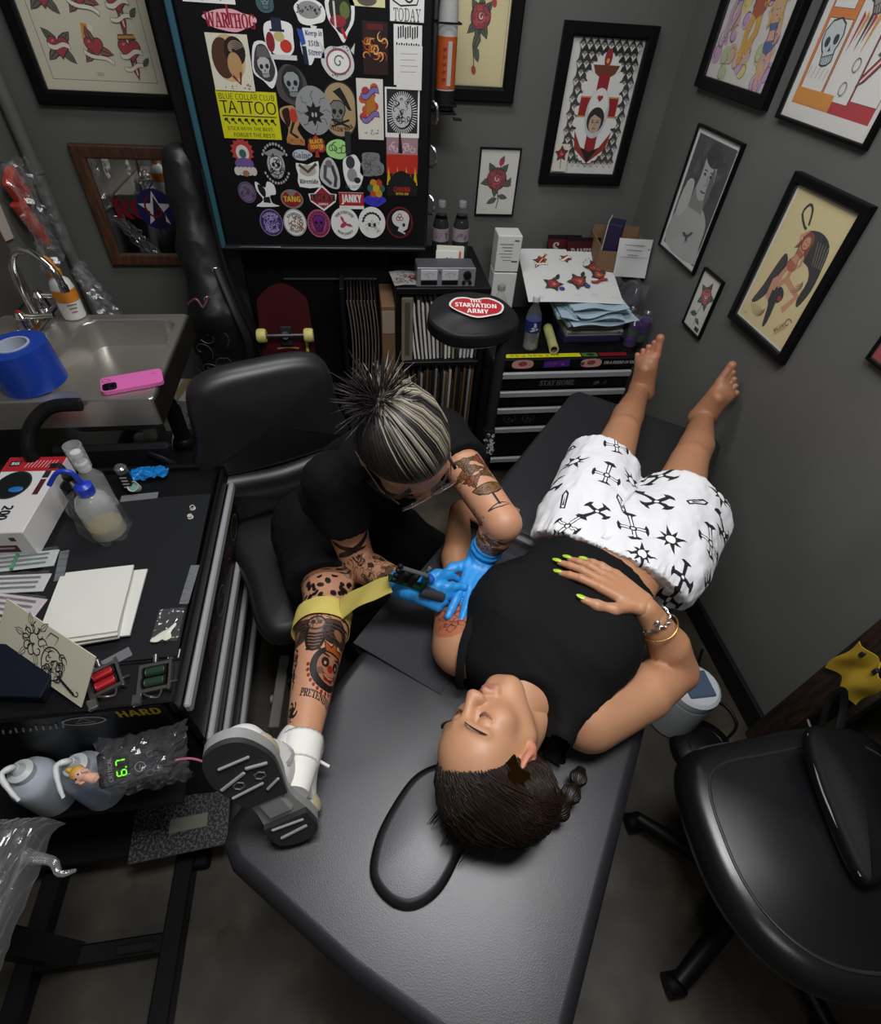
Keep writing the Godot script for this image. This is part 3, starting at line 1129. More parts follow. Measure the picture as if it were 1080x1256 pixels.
# standing figure of rounded limbs
func figure(a: Art, c: Vector2, s: float, skin: Color, hair: Color, dress: Color, rot := 0.0) -> void:
	var keep := a.T
	a.T = keep * place(c, s, rot)
	a.line(pts([-0.05,-0.1,-0.12,-0.45,-0.06,-0.85]), 0.13, skin)
	a.line(pts([0.06,-0.1,0.14,-0.4,0.0,-0.7]), 0.14, skin)
	a.fill(pts([-0.15,0.32,0.15,0.32,0.1,0.1,0.19,-0.14,-0.18,-0.14,-0.1,0.1]), skin)
	a.fill(pts([-0.19,-0.02,0.19,-0.02,0.16,-0.2,0,-0.26,-0.16,-0.2]), dress)
	a.fill(pts([-0.15,0.28,0.15,0.28,0.12,0.15,-0.12,0.15]), dress)
	a.line(pts([-0.14,0.3,-0.3,0.5,-0.12,0.7]), 0.09, skin)
	a.line(pts([0.14,0.3,0.26,0.05,0.14,-0.1]), 0.09, skin)
	a.ell(Vector2(0,0.52),0.2,0.22, hair)
	a.fill(pts([-0.19,0.5,-0.28,0.2,-0.12,0.3]), hair)
	a.fill(pts([0.19,0.5,0.26,0.2,0.1,0.3]), hair)
	a.ell(Vector2(0,0.48),0.12,0.15, skin)
	for x in [-0.045,0.045]:
		a.ell(Vector2(x, 0.5),0.02,0.014, INK, 0,6)
	a.line(pts([-0.03,0.4,0.03,0.4]), 0.025, RED)
	a.line(pts([-0.15,0.32,-0.1,0.1,-0.18,-0.14]), 0.018, INK)
	a.line(pts([0.15,0.32,0.1,0.1,0.19,-0.14]), 0.018, INK)
	a.T = keep
func wall_at(side: String, along_: float, y: float) -> Transform3D:
	if side == "back":
		return Transform3D(Basis(),Vector3(along_, y, -2.589))
	return Transform3D(Basis(Vector3.UP, -PI / 2),Vector3(1.319, y, along_))
func picture(label: String, xf: Transform3D, w: float, h: float, border: float, deep: float, art: Art, frame := "0b0b0c") -> Node3D:
	var t := thing("picture_frame", label, "picture", xf, "")
	put(geo().moulding(w, h, border, deep), "frame", mat(frame, 0.42), t)
	put(geo().box(Vector3(0,0, deep * 0.25),Vector3(w - border, h - border, 0.004)), "backing", mat("20201e", 0.8), t)
	put(art.onto(Geo.new(), at(0,0, deep * 0.25 + 0.0025)), "print", print_mat(0.7), t)
	put(geo().box(Vector3(0,0, deep * 0.66),Vector3(w - border * 1.9, h - border * 1.9,0.0015)), "glass", mat("ffffff", 0.03,0.0, {"alpha": 0.02, "spec": 0.2}), t)
	return t
func wall_art() -> void:
	var a: Art
	# hearts and daggers sheet, top left
	a = Art.new()
	a.rect(Vector2.ZERO, 0.42,0.46, Color("cfc9b0"))
	a.line(pts([-0.175,-0.195,0.175,-0.195,0.175,0.195,-0.175,0.195]), 0.0022, Color("4a463c"), true)
	for k in 9:
		var c := Vector2(-0.118 + (k % 3) * 0.115,-0.105 + (k / 3) * 0.13)
		match k % 3:
			0:
				for j in 4:
					leaf(a, c, j * 1.57 + 0.7,0.06, Color("5b5a4a"))
				heart(a, c, 0.034)
				banner(a, c, 0.07,0.014,-0.1)
			1:
				a.rect(c + Vector2(-0.012,0.04),0.03,0.045, Color("c8892c"), -0.2)
				a.rect(c + Vector2(0.0,0.035),0.016,0.05, Color("e0d8c0"), -0.2)
				for j in 3:
					leaf(a, c, j * 2.1 - 0.3,0.058, Color("8a4a44"))
				heart(a, c + Vector2(0,0.005),0.03)
				banner(a, c + Vector2(0.005,-0.025),0.095,0.012,-0.35)
			2:
				dagger(a, c, 0.14,0.05)
				heart(a, c, 0.036)
				banner(a, c + Vector2(0,-0.012),0.075,0.014,0.1)
				banner(a, c + Vector2(0,-0.048),0.07,0.012,0.1)
				leaf(a, c + Vector2(0.03,-0.045),0.8,0.035)
	for k in 2:
		a.line(PackedVector2Array([Vector2(-0.02,-0.172 - k * 0.005),Vector2(0.002,-0.172 - k * 0.005)]), 0.0015, Color("8a8678"))
	picture("black framed sheet of heart and dagger drawings above the mirror", wall_at("back", -0.85,1.68),0.50,0.54,0.045,0.03, a)
	# eagle and rose
	a = Art.new()
	a.rect(Vector2.ZERO, 0.23,0.52, Color("cfc494"))
	a.line(pts([-0.1,-0.245,0.1,-0.245,0.1,0.245,-0.1,0.245]), 0.0015, Color("4a4632"), true)
	for s in [-1.0,1.0]:
		a.T = Transform2D(0,Vector2(s, 1),0,Vector2(0,0.06))
		a.fill(smooth(pts([0.005,0.0,0.02,0.06,0.05,0.085,0.095,0.045,0.06,0.055,0.045,0.02,0.025,-0.02]), 3),Color("26221f"))
		a.fill(smooth(pts([0.005,0.01,0.018,0.05,0.04,0.07,0.035,0.03,0.02,0.0]), 3),Color("c07a24"))
	a.T = Transform2D()
	a.ell(Vector2(0,0.09),0.012,0.03, Color("8a3020"))
	for k in 6:
		leaf(a, Vector2(0,-0.055),-2.4 + k * 0.66 + (1.3 if k > 2 else 0.0),0.062, Color("4b5638"))
	leaf(a, Vector2(0,-0.09),-1.9,0.06, Color("4b5638"))
	leaf(a, Vector2(-0.015,-0.13),-1.2,0.05, Color("4b5638"))
	a.line(pts([0,-0.09,-0.02,-0.14,-0.012,-0.19]), 0.003, INK)
	rose(a, Vector2(0,-0.05),0.036, Color("a8222c"), 0)
	for q in [[-0.04,0.02],[0.045,-0.01],[-0.012,-0.2]]:
		a.ell(Vector2(q[0], q[1]), 0.009,0.014, RED, 0.3,10)
	picture("black framed cream print of an eagle over a red rose, beside the sticker cabinet", wall_at("back", 0.503,1.77),0.31,0.59,0.048,0.03, a)
	# anchor and cross portrait on feathered ground
	a = Art.new()
	a.rect(Vector2.ZERO, 0.30,0.46, Color("d4d2cc"))
	a.rect(Vector2(0.01,0.008),0.235,0.39, Color("2a2826"))
	for j in 15:
		for i in 9:
			var c := Vector2(-0.105 + i * 0.0285 + (0.014 if j % 2 else 0.0),-0.18 + j * 0.0275)
			if c.x > 0.125:
				continue
			a.fill(PackedVector2Array([c + Vector2(-0.014,0.0), c + Vector2(0,0.021), c + Vector2(0.014,0.0), c + Vector2(0,-0.021)]), Color("1c1a1a"))
			a.fill(PackedVector2Array([c + Vector2(-0.012,-0.001), c + Vector2(0,-0.018), c + Vector2(0.012,-0.001), c + Vector2(0.004,-0.003), c + Vector2(0,-0.008), c + Vector2(-0.004,-0.003)]), Color("cfcdc8"))
			a.fill(PackedVector2Array([c + Vector2(-0.009,0.002), c + Vector2(0,-0.009), c + Vector2(0.009,0.002), c + Vector2(0,0.006)]), Color("7c7a78"))
	a.fill(Art.oval(Vector2(0.008,0.0),0.082,0.165),Color("d9d8d4"))
	for k in 26:
		var an := TAU * k / 26
		a.ell(Vector2(0.008,0.0) + Vector2(cos(an) * 0.084, sin(an) * 0.168),0.014,0.016, Color("d9d8d4"), 0,10)
	a.T = place(Vector2(-0.0024,-0.002),1.28)
	a.fill(pts([-0.035,0.115,0.05,0.115,0.04,0.095,0.028,0.088,-0.012,0.088,-0.025,0.095]), Color("6b3524"))
	a.fill(Art.oval(Vector2(0.008,0.132),0.012,0.022),Color("8c2630"))
	a.ell(Vector2(0.008,0.125),0.005,0.006, Color("c8a050"))
	a.rect(Vector2(0.008,-0.01),0.036,0.21, Color("8e1f28"))
	a.rect(Vector2(0.008,0.012),0.125,0.05, Color("8e1f28"))
	a.line(pts([-0.0545,-0.013,0.0705,-0.013,0.0705,0.037,-0.0545,0.037]), 0.004, Color("c29050"), true)
	a.fill(pts([-0.055,-0.05,-0.045,-0.10,0.008,-0.14,0.062,-0.10,0.072,-0.05,0.04,-0.095,0.008,-0.108,-0.025,-0.095]), Color("8a3022"))
	a.fill(pts([-0.025,-0.095,0.008,-0.108,0.04,-0.095,0.008,-0.14]), INK)
	a.ell(Vector2(0.008,-0.005),0.038,0.066, Color("b9c2bf"))
	a.ell(Vector2(0.008,0.015),0.030,0.045, Color("d8d8d2"))
	portrait_head(a, Vector2(0.008,-0.03),0.055, Color("b59a86"),Color("2a2226"))
	heart(a, Vector2(0.008,0.035),0.009)
	a.T = Transform2D()
	a.rect(Vector2(-0.11,-0.165),0.062,0.10, Color("cfcabc"))
	rose(a, Vector2(-0.11,-0.15),0.018, RED, 5)
	a.line(pts([-0.11,-0.165,-0.105,-0.205]), 0.003, GREEN)
	picture("wide black framed print of an anchor cross with a face, feathered background", wall_at("back", 1.008,1.462),0.375,0.53,0.042,0.028, a)
	# small rose prints
	a = Art.new()
	a.rect(Vector2.ZERO, 0.175,0.257, Color("cfcdc4"))
	for q in [[0.01,0.08,0.016],[0.05,0.0,0.016]]:
		a.line(PackedVector2Array([Vector2(0,0.0),Vector2(q[0], q[1])]), 0.004, GREEN)
		a.ell(Vector2(q[0], q[1]), 0.012,0.017, Color("9c2430"), -0.3,12)
		leaf(a, Vector2(q[0], q[1]), 1.2,0.024)
	a.line(pts([0,0,0.012,-0.07,0.006,-0.1]), 0.004, INK)
	leaf(a, Vector2(0.005,-0.06),3.6,0.05)
	leaf(a, Vector2(0.008,-0.05),-0.2,0.045)
	rose(a, Vector2(-0.005,0.015),0.042, Color("9e1e2c"), 5,0.5)
	scribble(a, Vector2(-0.05,-0.105),0.022,0.006,8,0.001, Color("77736a"), 2)
	picture("small thin framed red rose print above the cola bottles", wall_at("back", 0.637,1.193),0.178,0.26,0.006,0.014, a)
	a = Art.new()
	a.rect(Vector2.ZERO, 0.135,0.215, Color("c9c6bc"))
	a.line(pts([0,0,-0.01,-0.05,0.0,-0.085]), 0.003, GREEN)
	leaf(a, Vector2(-0.008,-0.045),3.4,0.045)
	leaf(a, Vector2(-0.004,-0.06),-0.3,0.036)
	rose(a, Vector2(0.004,0.03),0.032, Color("b4544a"), 5,1.0)
	a.rect(Vector2(0.03,-0.09),0.03,0.016, INK)
	picture("small thin framed pale red rose print low on the right wall", wall_at("right", -1.828,0.995),0.14,0.222,0.006,0.014, a)
	# fantasy figures
	a = Art.new()
	a.rect(Vector2.ZERO, 0.40,0.46, Color("cbc6c0"))
	var tones := [Color("a06a9a"),Color("c0a23a"),Color("9a6aa8"),Color("8a9a5a"),Color("b07a60")]
	var r := RandomNumberGenerator.new()
	r.seed = 4
	for k in 46:
		var c := Vector2(r.randf_range(-0.17,0.17), r.randf_range(-0.2,0.2))
		a.ell(c, r.randf_range(0.012,0.034), r.randf_range(0.01,0.03), tones[k % 5].lightened(0.3), r.randf() * TAU, 12)
		a.line(curl_pts(c, 0.03,0.9, r.randf() * TAU, 10),0.003, tones[(k + 2) % 5].darkened(0.3), false, true)
	for s in [-1.0,1.0]:
		a.fill(smooth(pts([0,0.06, s * 0.04,0.14, s * 0.1,0.16, s * 0.085,0.07, s * 0.05,0.02]), 3),Color("b89a2c"))
		a.fill(smooth(pts([0,0.04, s * 0.05,0.06, s * 0.08,0.0, s * 0.03,0.0]), 3),Color("5a4a6a"))
	figure(a, Vector2(0,0.0),0.19, Color("c89a3a"),Color("8a6a20"),Color("a04a28"))
	figure(a, Vector2(0.12,-0.09),0.14, Color("c99a84"),Color("b8a050"),Color("4a5a8a"), 0.2)
	figure(a, Vector2(-0.125,0.02),0.15, Color("b89aa8"),Color("7a4a80"),Color("6a6aa0"), -0.1)
	banner(a, Vector2(0.13,0.13),0.09,0.024,0.3)
	picture("black framed colour print of winged fantasy women, top of the right wall", wall_at("right", -2.143,1.83),0.458,0.50,0.036,0.028, a)
	# orange and red flash sheet
	a = Art.new()
	a.rect(Vector2.ZERO, 0.39,0.53, Color("d2d0ca"))
	a.rect(Vector2(-0.0825,0.0),0.165,0.45, Color("c8742a"))
	a.rect(Vector2(0.0825,0.0),0.165,0.45, Color("a81f2a"))
	for q in [[-0.115,0.08,0.085,0.20,0.0],[-0.105,-0.115,0.095,0.15,0.0],[0.005,-0.02,0.11,0.36,0.0],[0.115,-0.105,0.10,0.17,0.0],[0.118,0.10,0.085,0.17,0.0]]:
		a.rect(Vector2(q[0], q[1]), q[2], q[3], Color("d6d4ce"))
		a.line(PackedVector2Array([Vector2(q[0] - q[2] / 2, q[1] - q[3] / 2),Vector2(q[0] + q[2] / 2, q[1] - q[3] / 2),Vector2(q[0] + q[2] / 2, q[1] + q[3] / 2),Vector2(q[0] - q[2] / 2, q[1] + q[3] / 2)]), 0.0025, INK, true)
	a.rect(Vector2(-0.0825,-0.205),0.165,0.035, Color("c8842a"))
	skull(a, Vector2(-0.105,-0.09),0.075,0.25, Color("b9c4c4"))
	for k in 5:
		a.line(PackedVector2Array([Vector2(-0.14 + k * 0.018,-0.14),Vector2(-0.145 + k * 0.018,-0.165)]), 0.004, INK, false, true)
	a.line(pts([-0.115,0.17,-0.12,0.06]), 0.016, Color("9a6a4a"))
	for k in 4:
		a.ell(Vector2(-0.14 + k * 0.014,0.03),0.012,0.014, Color("cfcabc"), 0,10)
		a.line(Art.oval(Vector2(-0.14 + k * 0.014,0.03),0.012,0.014,0,10),0.003, INK, true)
	a.line(pts([0.03,0.16,0.015,0.07]), 0.016, Color("6a4a30"))
	skull(a, Vector2(0.0,0.02),0.075,0.5, Color("8a8480"))
	for k in 5:
		a.fill(PackedVector2Array([Vector2(-0.03 + k * 0.014,-0.02),Vector2(-0.034 + k * 0.013,-0.10 + 0.02 * (k % 2)),Vector2(-0.02 + k * 0.014,-0.03)]),[RED, Color("c8892c"), INK][k % 3])
	dagger(a, Vector2(0.11,-0.10),0.13,-0.7)
	rose(a, Vector2(0.12,-0.08),0.022, Color("b84a48"), 4)
	for q in [Vector2(-0.09,0.035),Vector2(0.03,-0.12),Vector2(0.14,-0.05),Vector2(0.02,-0.17)]:
		a.line(Art.oval(q, 0.012,0.014),0.002, INK, true)
	picture("thin framed orange and red flash sheet of skulls and daggers, top right corner", wall_at("right", -1.645,1.845),0.40,0.54,0.011,0.018, a)
	# grey portrait
	a = Art.new()
	a.rect(Vector2.ZERO, 0.315,0.425, Color("cfcfcc"))
	a.rect(Vector2.ZERO, 0.272,0.385, Color("3a3a3a"))
	for k in 14:
		a.ell(Vector2(-0.1 + 0.2 * r.randf(), 0.05 + 0.12 * r.randf()), 0.03,0.02, Color("484848") if k % 2 else Color("2e2e2e"), r.randf() * 3.0,12)
	a.fill(smooth(pts([-0.125,-0.19,-0.12,-0.06,-0.05,0.0,0.05,-0.01,0.115,-0.05,0.125,-0.12,0.125,-0.19]), 3),Color("a2a2a0"))
	a.fill(smooth(pts([-0.125,-0.06,-0.11,0.04,-0.06,0.05,-0.05,-0.03,-0.09,-0.08]), 3),Color("b4b4b2"))
	a.fill(pts([-0.04,0.05,0.05,0.05,0.06,-0.03,-0.05,-0.03]), Color("7c7c7a"))
	a.ell(Vector2(0.01,0.08),0.055,0.075, Color("a8a8a6"), 0.1)
	a.ell(Vector2(0.015,0.15),0.058,0.036, Color("262626"), -0.15)
	a.ell(Vector2(-0.045,0.09),0.014,0.05, Color("303030"))
	a.ell(Vector2(0.05,0.06),0.016,0.06, Color("5c5c5a"), 0.1)
	for x in [-0.008,0.036]:
		a.ell(Vector2(x, 0.088),0.010,0.005, Color("222222"), 0,10)
		a.line(PackedVector2Array([Vector2(x - 0.012,0.1),Vector2(x + 0.012,0.1)]), 0.004, Color("262626"))
	a.line(pts([0.016,0.09,0.026,0.058,0.012,0.056]), 0.004, Color("5a5a58"))
	a.line(pts([0.0,0.036,0.016,0.033,0.034,0.036]), 0.006, Color("4a4a48"))
	bird(a, Vector2(0.02,-0.12),0.045, Color("3c3c3c"), 0.3)
	picture("thin framed grey photograph of a bare chested man with a bird tattoo", wall_at("right", -2.112,1.268),0.322,0.434,0.008,0.016, a)
	# woman with black panther on cream
	a = Art.new()
	a.rect(Vector2.ZERO, 0.29,0.42, Color("d2d0c6"))
	a.rect(Vector2.ZERO, 0.255,0.385, Color("cfc08e"))
	a.T = place(Vector2(0.012,0.01),1.12)
	a.fill(smooth(pts([-0.03,0.08,0.02,0.10,0.07,0.085,0.085,0.04,0.09,-0.02,0.075,-0.07,0.06,-0.055,0.062,-0.005,0.04,0.02,0.005,0.03]), 3),INK)
	a.fill(smooth(pts([-0.06,0.02,-0.035,0.0,-0.04,-0.06,-0.075,-0.12,-0.1,-0.13,-0.085,-0.08,-0.075,-0.03]), 3),INK)
	a.fill(smooth(pts([-0.045,-0.06,-0.01,-0.08,0.0,-0.15,-0.012,-0.165,-0.03,-0.11,-0.055,-0.09]), 3),INK)
	a.line(smooth(pts([-0.03,0.09,-0.07,0.115,-0.06,0.14,-0.04,0.13]), 3),0.007, INK)
	a.ell(Vector2(-0.015,-0.075),0.026,0.022, INK)
	a.ell(Vector2(0.0,-0.08),0.008,0.007, RED, 0,8)
	for k in 5:
		a.line(PackedVector2Array([Vector2(0.03 + k * 0.01,0.08),Vector2(0.05 + k * 0.008,0.03)]), 0.002, Color("7a7468"))
	figure(a, Vector2(-0.015,0.015),0.105, Color("c08a6a"),Color("7a3a28"),Color("a45a44"), -0.2)
	a.line(pts([-0.01,-0.03,0.055,-0.05,0.03,-0.10]), 0.018, Color("c08a6a"))
	a.line(pts([-0.03,-0.03,-0.05,-0.05,-0.045,-0.10]), 0.016, Color("c08a6a"))
	for k in 5:
		a.line(curl_pts(Vector2(-0.035,-0.12),0.025 + k * 0.009,0.3,3.4,8),0.0018, Color("8a6a48"))
		a.line(curl_pts(Vector2(0.045,-0.01),0.016 + k * 0.007,0.25,4.2,8),0.0018, Color("8a6a48"))
	a.T = Transform2D()
	a.rect(Vector2(0.075,-0.145),0.05,0.02, Color("b8a070"), 0.9)
	a.line(curl_pts(Vector2(0.095,-0.12),0.016,1.0,0.5,10),0.003, Color("7a3026"))
	for k in 6:
		a.line(curl_pts(Vector2(0.06,-0.163) + Vector2(0.62,0.78) * k * 0.008,0.005,0.7, k * 1.7,6),0.0022, Color("6a2a22"))
	scribble(a, Vector2(-0.10,-0.175),0.03,0.006,9,0.0014, INK, 8)
	picture("black framed cream print of a woman with a black panther", wall_at("right", -1.482,1.257),0.325,0.45,0.026,0.024, a)
	a = Art.new()
	a.rect(Vector2.ZERO, 0.18,0.23, Color("8e1f28"))
	for k in 3:
		leaf(a, Vector2(-0.05 + k * 0.03,-0.08 + k * 0.02),0.9,0.05, Color("d0ccc4"))
	banner(a, Vector2(0.0,0.0),0.12,0.03,0.4)
	picture("thin framed red print cut by the right edge of the photo", wall_at("right", -0.985,1.318),0.195,0.25,0.008,0.016, a)
	# mirror
	var m := thing("mirror", "wood framed mirror with red letters and a blue star emblem above the sink", "mirror", wall_at("back", -0.84,1.066))
	put(geo().moulding(0.44,0.45,0.046,0.026), "frame", wood_mat("54361e", "3c2412", 0.55), m)
	put(geo().box(Vector3(0,0,0.008),Vector3(0.37,0.38,0.006)), "mirror_glass", mat("d8dcdc", 0.03,1.0), m)
	a = Art.new()
	a.text("ROCK", Vector2(0.01,0.0),0.30,0.075, Color("6a1226"), 0.0, "Droid Serif")
	a.ell(Vector2(0.03,0.0),0.075,0.078, Color("20204e"), 0,30)
	var st := PackedVector2Array()
	for k in 10:
		st.append(Vector2(0.03,0.0) + Vector2.from_angle(PI / 2 + k * PI / 5) * (0.07 if k % 2 == 0 else 0.028))
	a.fill(st, Color("c8c4c0"))
	a.fill(pts([0.03,0.05,0.06,-0.02,0.045,-0.10,0.03,-0.06,0.02,-0.11,0.01,-0.03]), Color("2a2030"))
	a.line(curl_pts(Vector2(0.03,0.0),0.05,0.8,2.0,12),0.008, Color("6a1226"))
	put(a.onto(Geo.new(), at(0,0,0.0115)), "painted_lettering", print_mat(0.35), m)
func bottle_body(t: Node3D, r: float, h: float, m: Material, fill: Material, level: float, cap: Material) -> void:
	put(geo().lathe([[r * 0.82,0.0],[r, r * 0.25],[r, h * 0.2],[r * 0.95, h * 0.26],[r, h * 0.32],[r, h * 0.66],[r * 0.86, h * 0.76],[r * 0.42, h * 0.9],[r * 0.38, h * 0.93],[r * 0.38, h]], 22, Transform3D(), 60.0), "bottle", m, t)
	if fill:
		put(geo().lathe([[r * 0.78,0.002],[r * 0.95, r * 0.26],[r * 0.95, h * minf(level, 0.66)],[r * (0.95 if level <= 0.66 else 0.62), h * level]], 22, Transform3D(), 60.0), "liquid", fill, t)
	if cap:
		put(geo().lathe([[r * 0.44, h - 0.004],[r * 0.46, h],[r * 0.46, h + 0.014],[r * 0.4, h + 0.018]], 18), "cap", cap, t)
func tool_chest(called: String, label: String, xf: Transform3D, w: float, d: float, y0: float, y1: float, grips: Array) -> Node3D:
	# local x along the front, z out of the front (front at z = 0)
	var t := thing(called, label, "tool chest", xf)
	var black := mat("101012", 0.38)
	put(geo().box(Vector3(0, (y0 + y1) / 2,-d / 2 - 0.012),Vector3(w, y1 - y0, d - 0.02),0.006), "body", black, t)
	put(geo().box(Vector3(0, y1 - 0.022,-0.006),Vector3(w, 0.046,0.014),0.004), "top_lip", black, t)
	for k in grips.size():
		var top: float = grips[k]
		var bot: float = grips[k + 1] + 0.012 if k + 1 < grips.size() else y0 + 0.02
		put(geo().box(Vector3(0, (top + bot) / 2 - 0.004,-0.006),Vector3(w - 0.03, top - bot - 0.006,0.016),0.003), "drawer_front", black, t)
		put(geo().box(Vector3(0, top - 0.012,0.009),Vector3(w - 0.034,0.03,0.016),0.004), "drawer_grip", mat("a4a4a6", 0.4,0.25), t)
	for sx in [-1,1]:
		for sz in [-0.08,-d + 0.08]:
			put(geo().cyl(Vector3(sx * (w / 2 - 0.07) - 0.015,0.045, sz),Vector3(sx * (w / 2 - 0.07) + 0.015,0.045, sz), 0.045), "caster", mat("0c0c0c", 0.6), t)
			put(geo().box(Vector3(sx * (w / 2 - 0.07), y0 - 0.02, sz),Vector3(0.05,0.05,0.05),0.004), "caster_bracket", mat("3a3a3c", 0.4,0.7), t)
	return t
func flat_sticker(a: Art, xf: Transform3D, parent: Node, label: String) -> void:
	put(a.onto(Geo.new(), xf), "sticker", print_mat(0.45), parent, label)
func right_side() -> void:
	var t := tool_chest("tool_chest", "black rolling tool chest with silver drawer grips beyond the client's feet", at(0.885,0,-1.965),0.66,0.50,0.10,0.69,[0.63,0.535,0.445,0.335,0.15])
	var a := Art.new()
	a.rect(Vector2.ZERO, 0.38,0.03, Color("c6c416"))
	for k in 9:
		a.line(curl_pts(Vector2(-0.12 + k * 0.026,0),0.010,0.9, k * 1.7,8),0.003, INK)
	flat_sticker(a, Transform3D(Basis(Vector3.RIGHT, -PI / 2),Vector3(-0.12,0.6905,-0.03)), t, "yellow strip sticker with black letters")
	a = Art.new()
	a.rect(Vector2.ZERO, 0.07,0.03, Color("4a6a2c"))
	a.ell(Vector2(0.005,0),0.018,0.012, Color("20301a"))
	flat_sticker(a, Transform3D(Basis(Vector3.RIGHT, -PI / 2),Vector3(0.112,0.6905,-0.03)), t, "green sticker")
	a = Art.new()
	a.rect(Vector2.ZERO, 0.13,0.028, Color("7a1420"))
	flat_sticker(a, Transform3D(Basis(Vector3.RIGHT, -PI / 2),Vector3(0.22,0.6905,-0.03)), t, "dark red sticker")
	for q in [-0.195,0.115]:
		a = Art.new()
		a.fill(smooth(pts([-0.048,-0.004,-0.034,0.018,0.034,0.018,0.048,-0.004,0.03,-0.019,-0.03,-0.019]), 3),Color("c08a80"))
		a.ell(Vector2(0,0.002),0.02,0.012, Color("8a4a48"))
		scribble(a, Vector2.ZERO, 0.06,0.016,8,0.0025, Color("5a2a2c"), 5)
		flat_sticker(a, at(q, 0.668,0.0015), t, "pink winged sticker")
	a = Art.new()
	a.rect(Vector2.ZERO, 0.115,0.032, Color("4a2474"), 0.05)
	scribble(a, Vector2.ZERO, 0.09,0.01,10,0.002, Color("b09ac8"), 7)
	flat_sticker(a, at(-0.042,0.668,0.0015), t, "purple sticker")
	a = Art.new()
	a.text("I'M A FRIEND OF BILL", Vector2.ZERO, 0.15,0.014, Color("a8a8a8"), 0, "Droid Sans", true)
	flat_sticker(a, at(0.25,0.668,0.0015), t, "white lettering on black")
	a = Art.new()
	a.text("STAY HOME", Vector2.ZERO, 0.16,0.026, Color("55555a"), 0, "Droid Serif")
	flat_sticker(a, at(-0.02,0.573,0.0035), t, "dark grey lettering")
	a = Art.new()
	scribble(a, Vector2.ZERO, 0.09,0.03,9,0.003, Color("6a6a6c"), 30)
	flat_sticker(a, at(0.2,0.573,0.0035), t, "small grey script")
	for q in [-0.21,-0.12,0.05]:
		a = Art.new()
		a.line(Art.oval(Vector2.ZERO, 0.028,0.022),0.004, Color("3c3c40"), true)
		scribble(a, Vector2.ZERO, 0.03,0.025,6,0.003, Color("4a4a4e"), 31)
		flat_sticker(a, at(q, 0.385,0.0035), t, "round black and grey sticker")
	a = Art.new()
	a.rect(Vector2.ZERO, 0.03,0.085, Color("b0a020"))
	flat_sticker(a, at(-0.30,0.23,0.0035), t, "yellow sticker low on a drawer")
	put(geo().cyl(Vector3(0.075,0.668,0.0),Vector3(0.075,0.668,0.006),0.008), "key_lock", mat("b8b8b8", 0.25,0.9), t)
	# water bottle
	var clear := mat("e8f0f0", 0.05,0.0, {"alpha": 0.05, "spec": 0.4})
	var w := thing("water_bottle", "clear plastic water bottle with a blue label on the right tool chest", "bottle", at(0.742,0.692,-2.06,0,0,3))
	bottle_body(w, 0.033,0.215, clear, mat("dfe8e8", 0.04,0.0, {"alpha": 0.08}), 0.5, mat("cfd4d4", 0.4))
	put(geo().lathe([[0.0335,0.085],[0.0338,0.086],[0.0338,0.135],[0.0335,0.136]], 24), "label", mat("20285e", 0.4), w, "dark blue label")
	a = Art.new()
	scribble(a, Vector2.ZERO, 0.03,0.03,9,0.004, Color("c8d0d8"), 3)
	put(a.onto(Geo.new(), at(0,0.11,0.0345)), "label_print", print_mat(0.5), w)
	# paper roll
	var pr := thing("paper_roll", "pale olive paper roll lying beside the water bottle", "roll", at(0.845,0.713,-2.10,-8))
	put(geo().lathe([[0.015,-0.1],[0.021,-0.1],[0.021,0.1],[0.015,0.1],[0.015,-0.1]], 20, at(0,0,0,0,90)), "roll", mat("a8a468", 0.8), pr)
	put(geo().lathe([[0.0135,-0.099],[0.015,-0.099],[0.015,0.099],[0.0135,0.099],[0.0135,-0.099]], 18, at(0,0,0,0,90)), "card_core", mat("7a6248", 0.9), pr)
	# grey boxes
	var boxes := [[1.04,0.706,-2.20,0.27,0.03,0.20, "2c2448", "flat dark purple box under the grey ones"],[1.045,0.734,-2.20,0.27,0.024,0.20, "8c8f8c", "flat grey box in the middle of the stack"],[1.045,0.759,-2.205,0.265,0.024,0.19, "75787a", "flat grey box under the blue cloths"]]
	for q in boxes:
		var b := thing("flat_box", q[7] + " on the right tool chest", "box", at(q[0], q[1], q[2], 1))
		put(geo().box(Vector3.ZERO, Vector3(q[3], q[4], q[5]), 0.003), "case", mat(q[6], 0.5), b)
		put(geo().box(Vector3(0,0, q[5] / 2),Vector3(q[3] * 0.97,0.003,0.002)), "seam", mat("2a2a2c", 0.6), b)
		put(geo().cyl(Vector3(q[3] * 0.42,0.003, q[5] / 2),Vector3(q[3] * 0.42,0.003, q[5] / 2 + 0.003),0.005), "button", mat("3a3a3c", 0.4), b)
	# folded blue cloths
	for k in 4:
		var wob := k * 1.7
		var len_ := [0.33,0.30,0.28,0.26][k] as float
		var c := thing("folded_cloth", ["light blue folded cloth at the bottom of the pile", "light blue folded cloth, second up in the pile", "light blue folded cloth, third up in the pile", "light blue folded cloth right under the print"][k], "cloth", at([1.06,1.02,1.04,1.05][k], 0.774 + k * 0.0185,-2.20 - k * 0.01,[6,-4,14,-2][k]), "folded blue cloths on the tool chest")
		var prof := PackedVector2Array([Vector2(-len_ / 2,0),Vector2(len_ / 2 - 0.01,0),Vector2(len_ / 2,0.007),Vector2(len_ / 2 - 0.008,0.0145),Vector2(0.0,0.017),Vector2(-len_ / 2,0.013)])
		put(geo().prism(prof, -0.10,0.10, Transform3D(), 70.0), "folds", mat("9fb6c2", 0.85,0.0, {"weave": 0.02}), c)
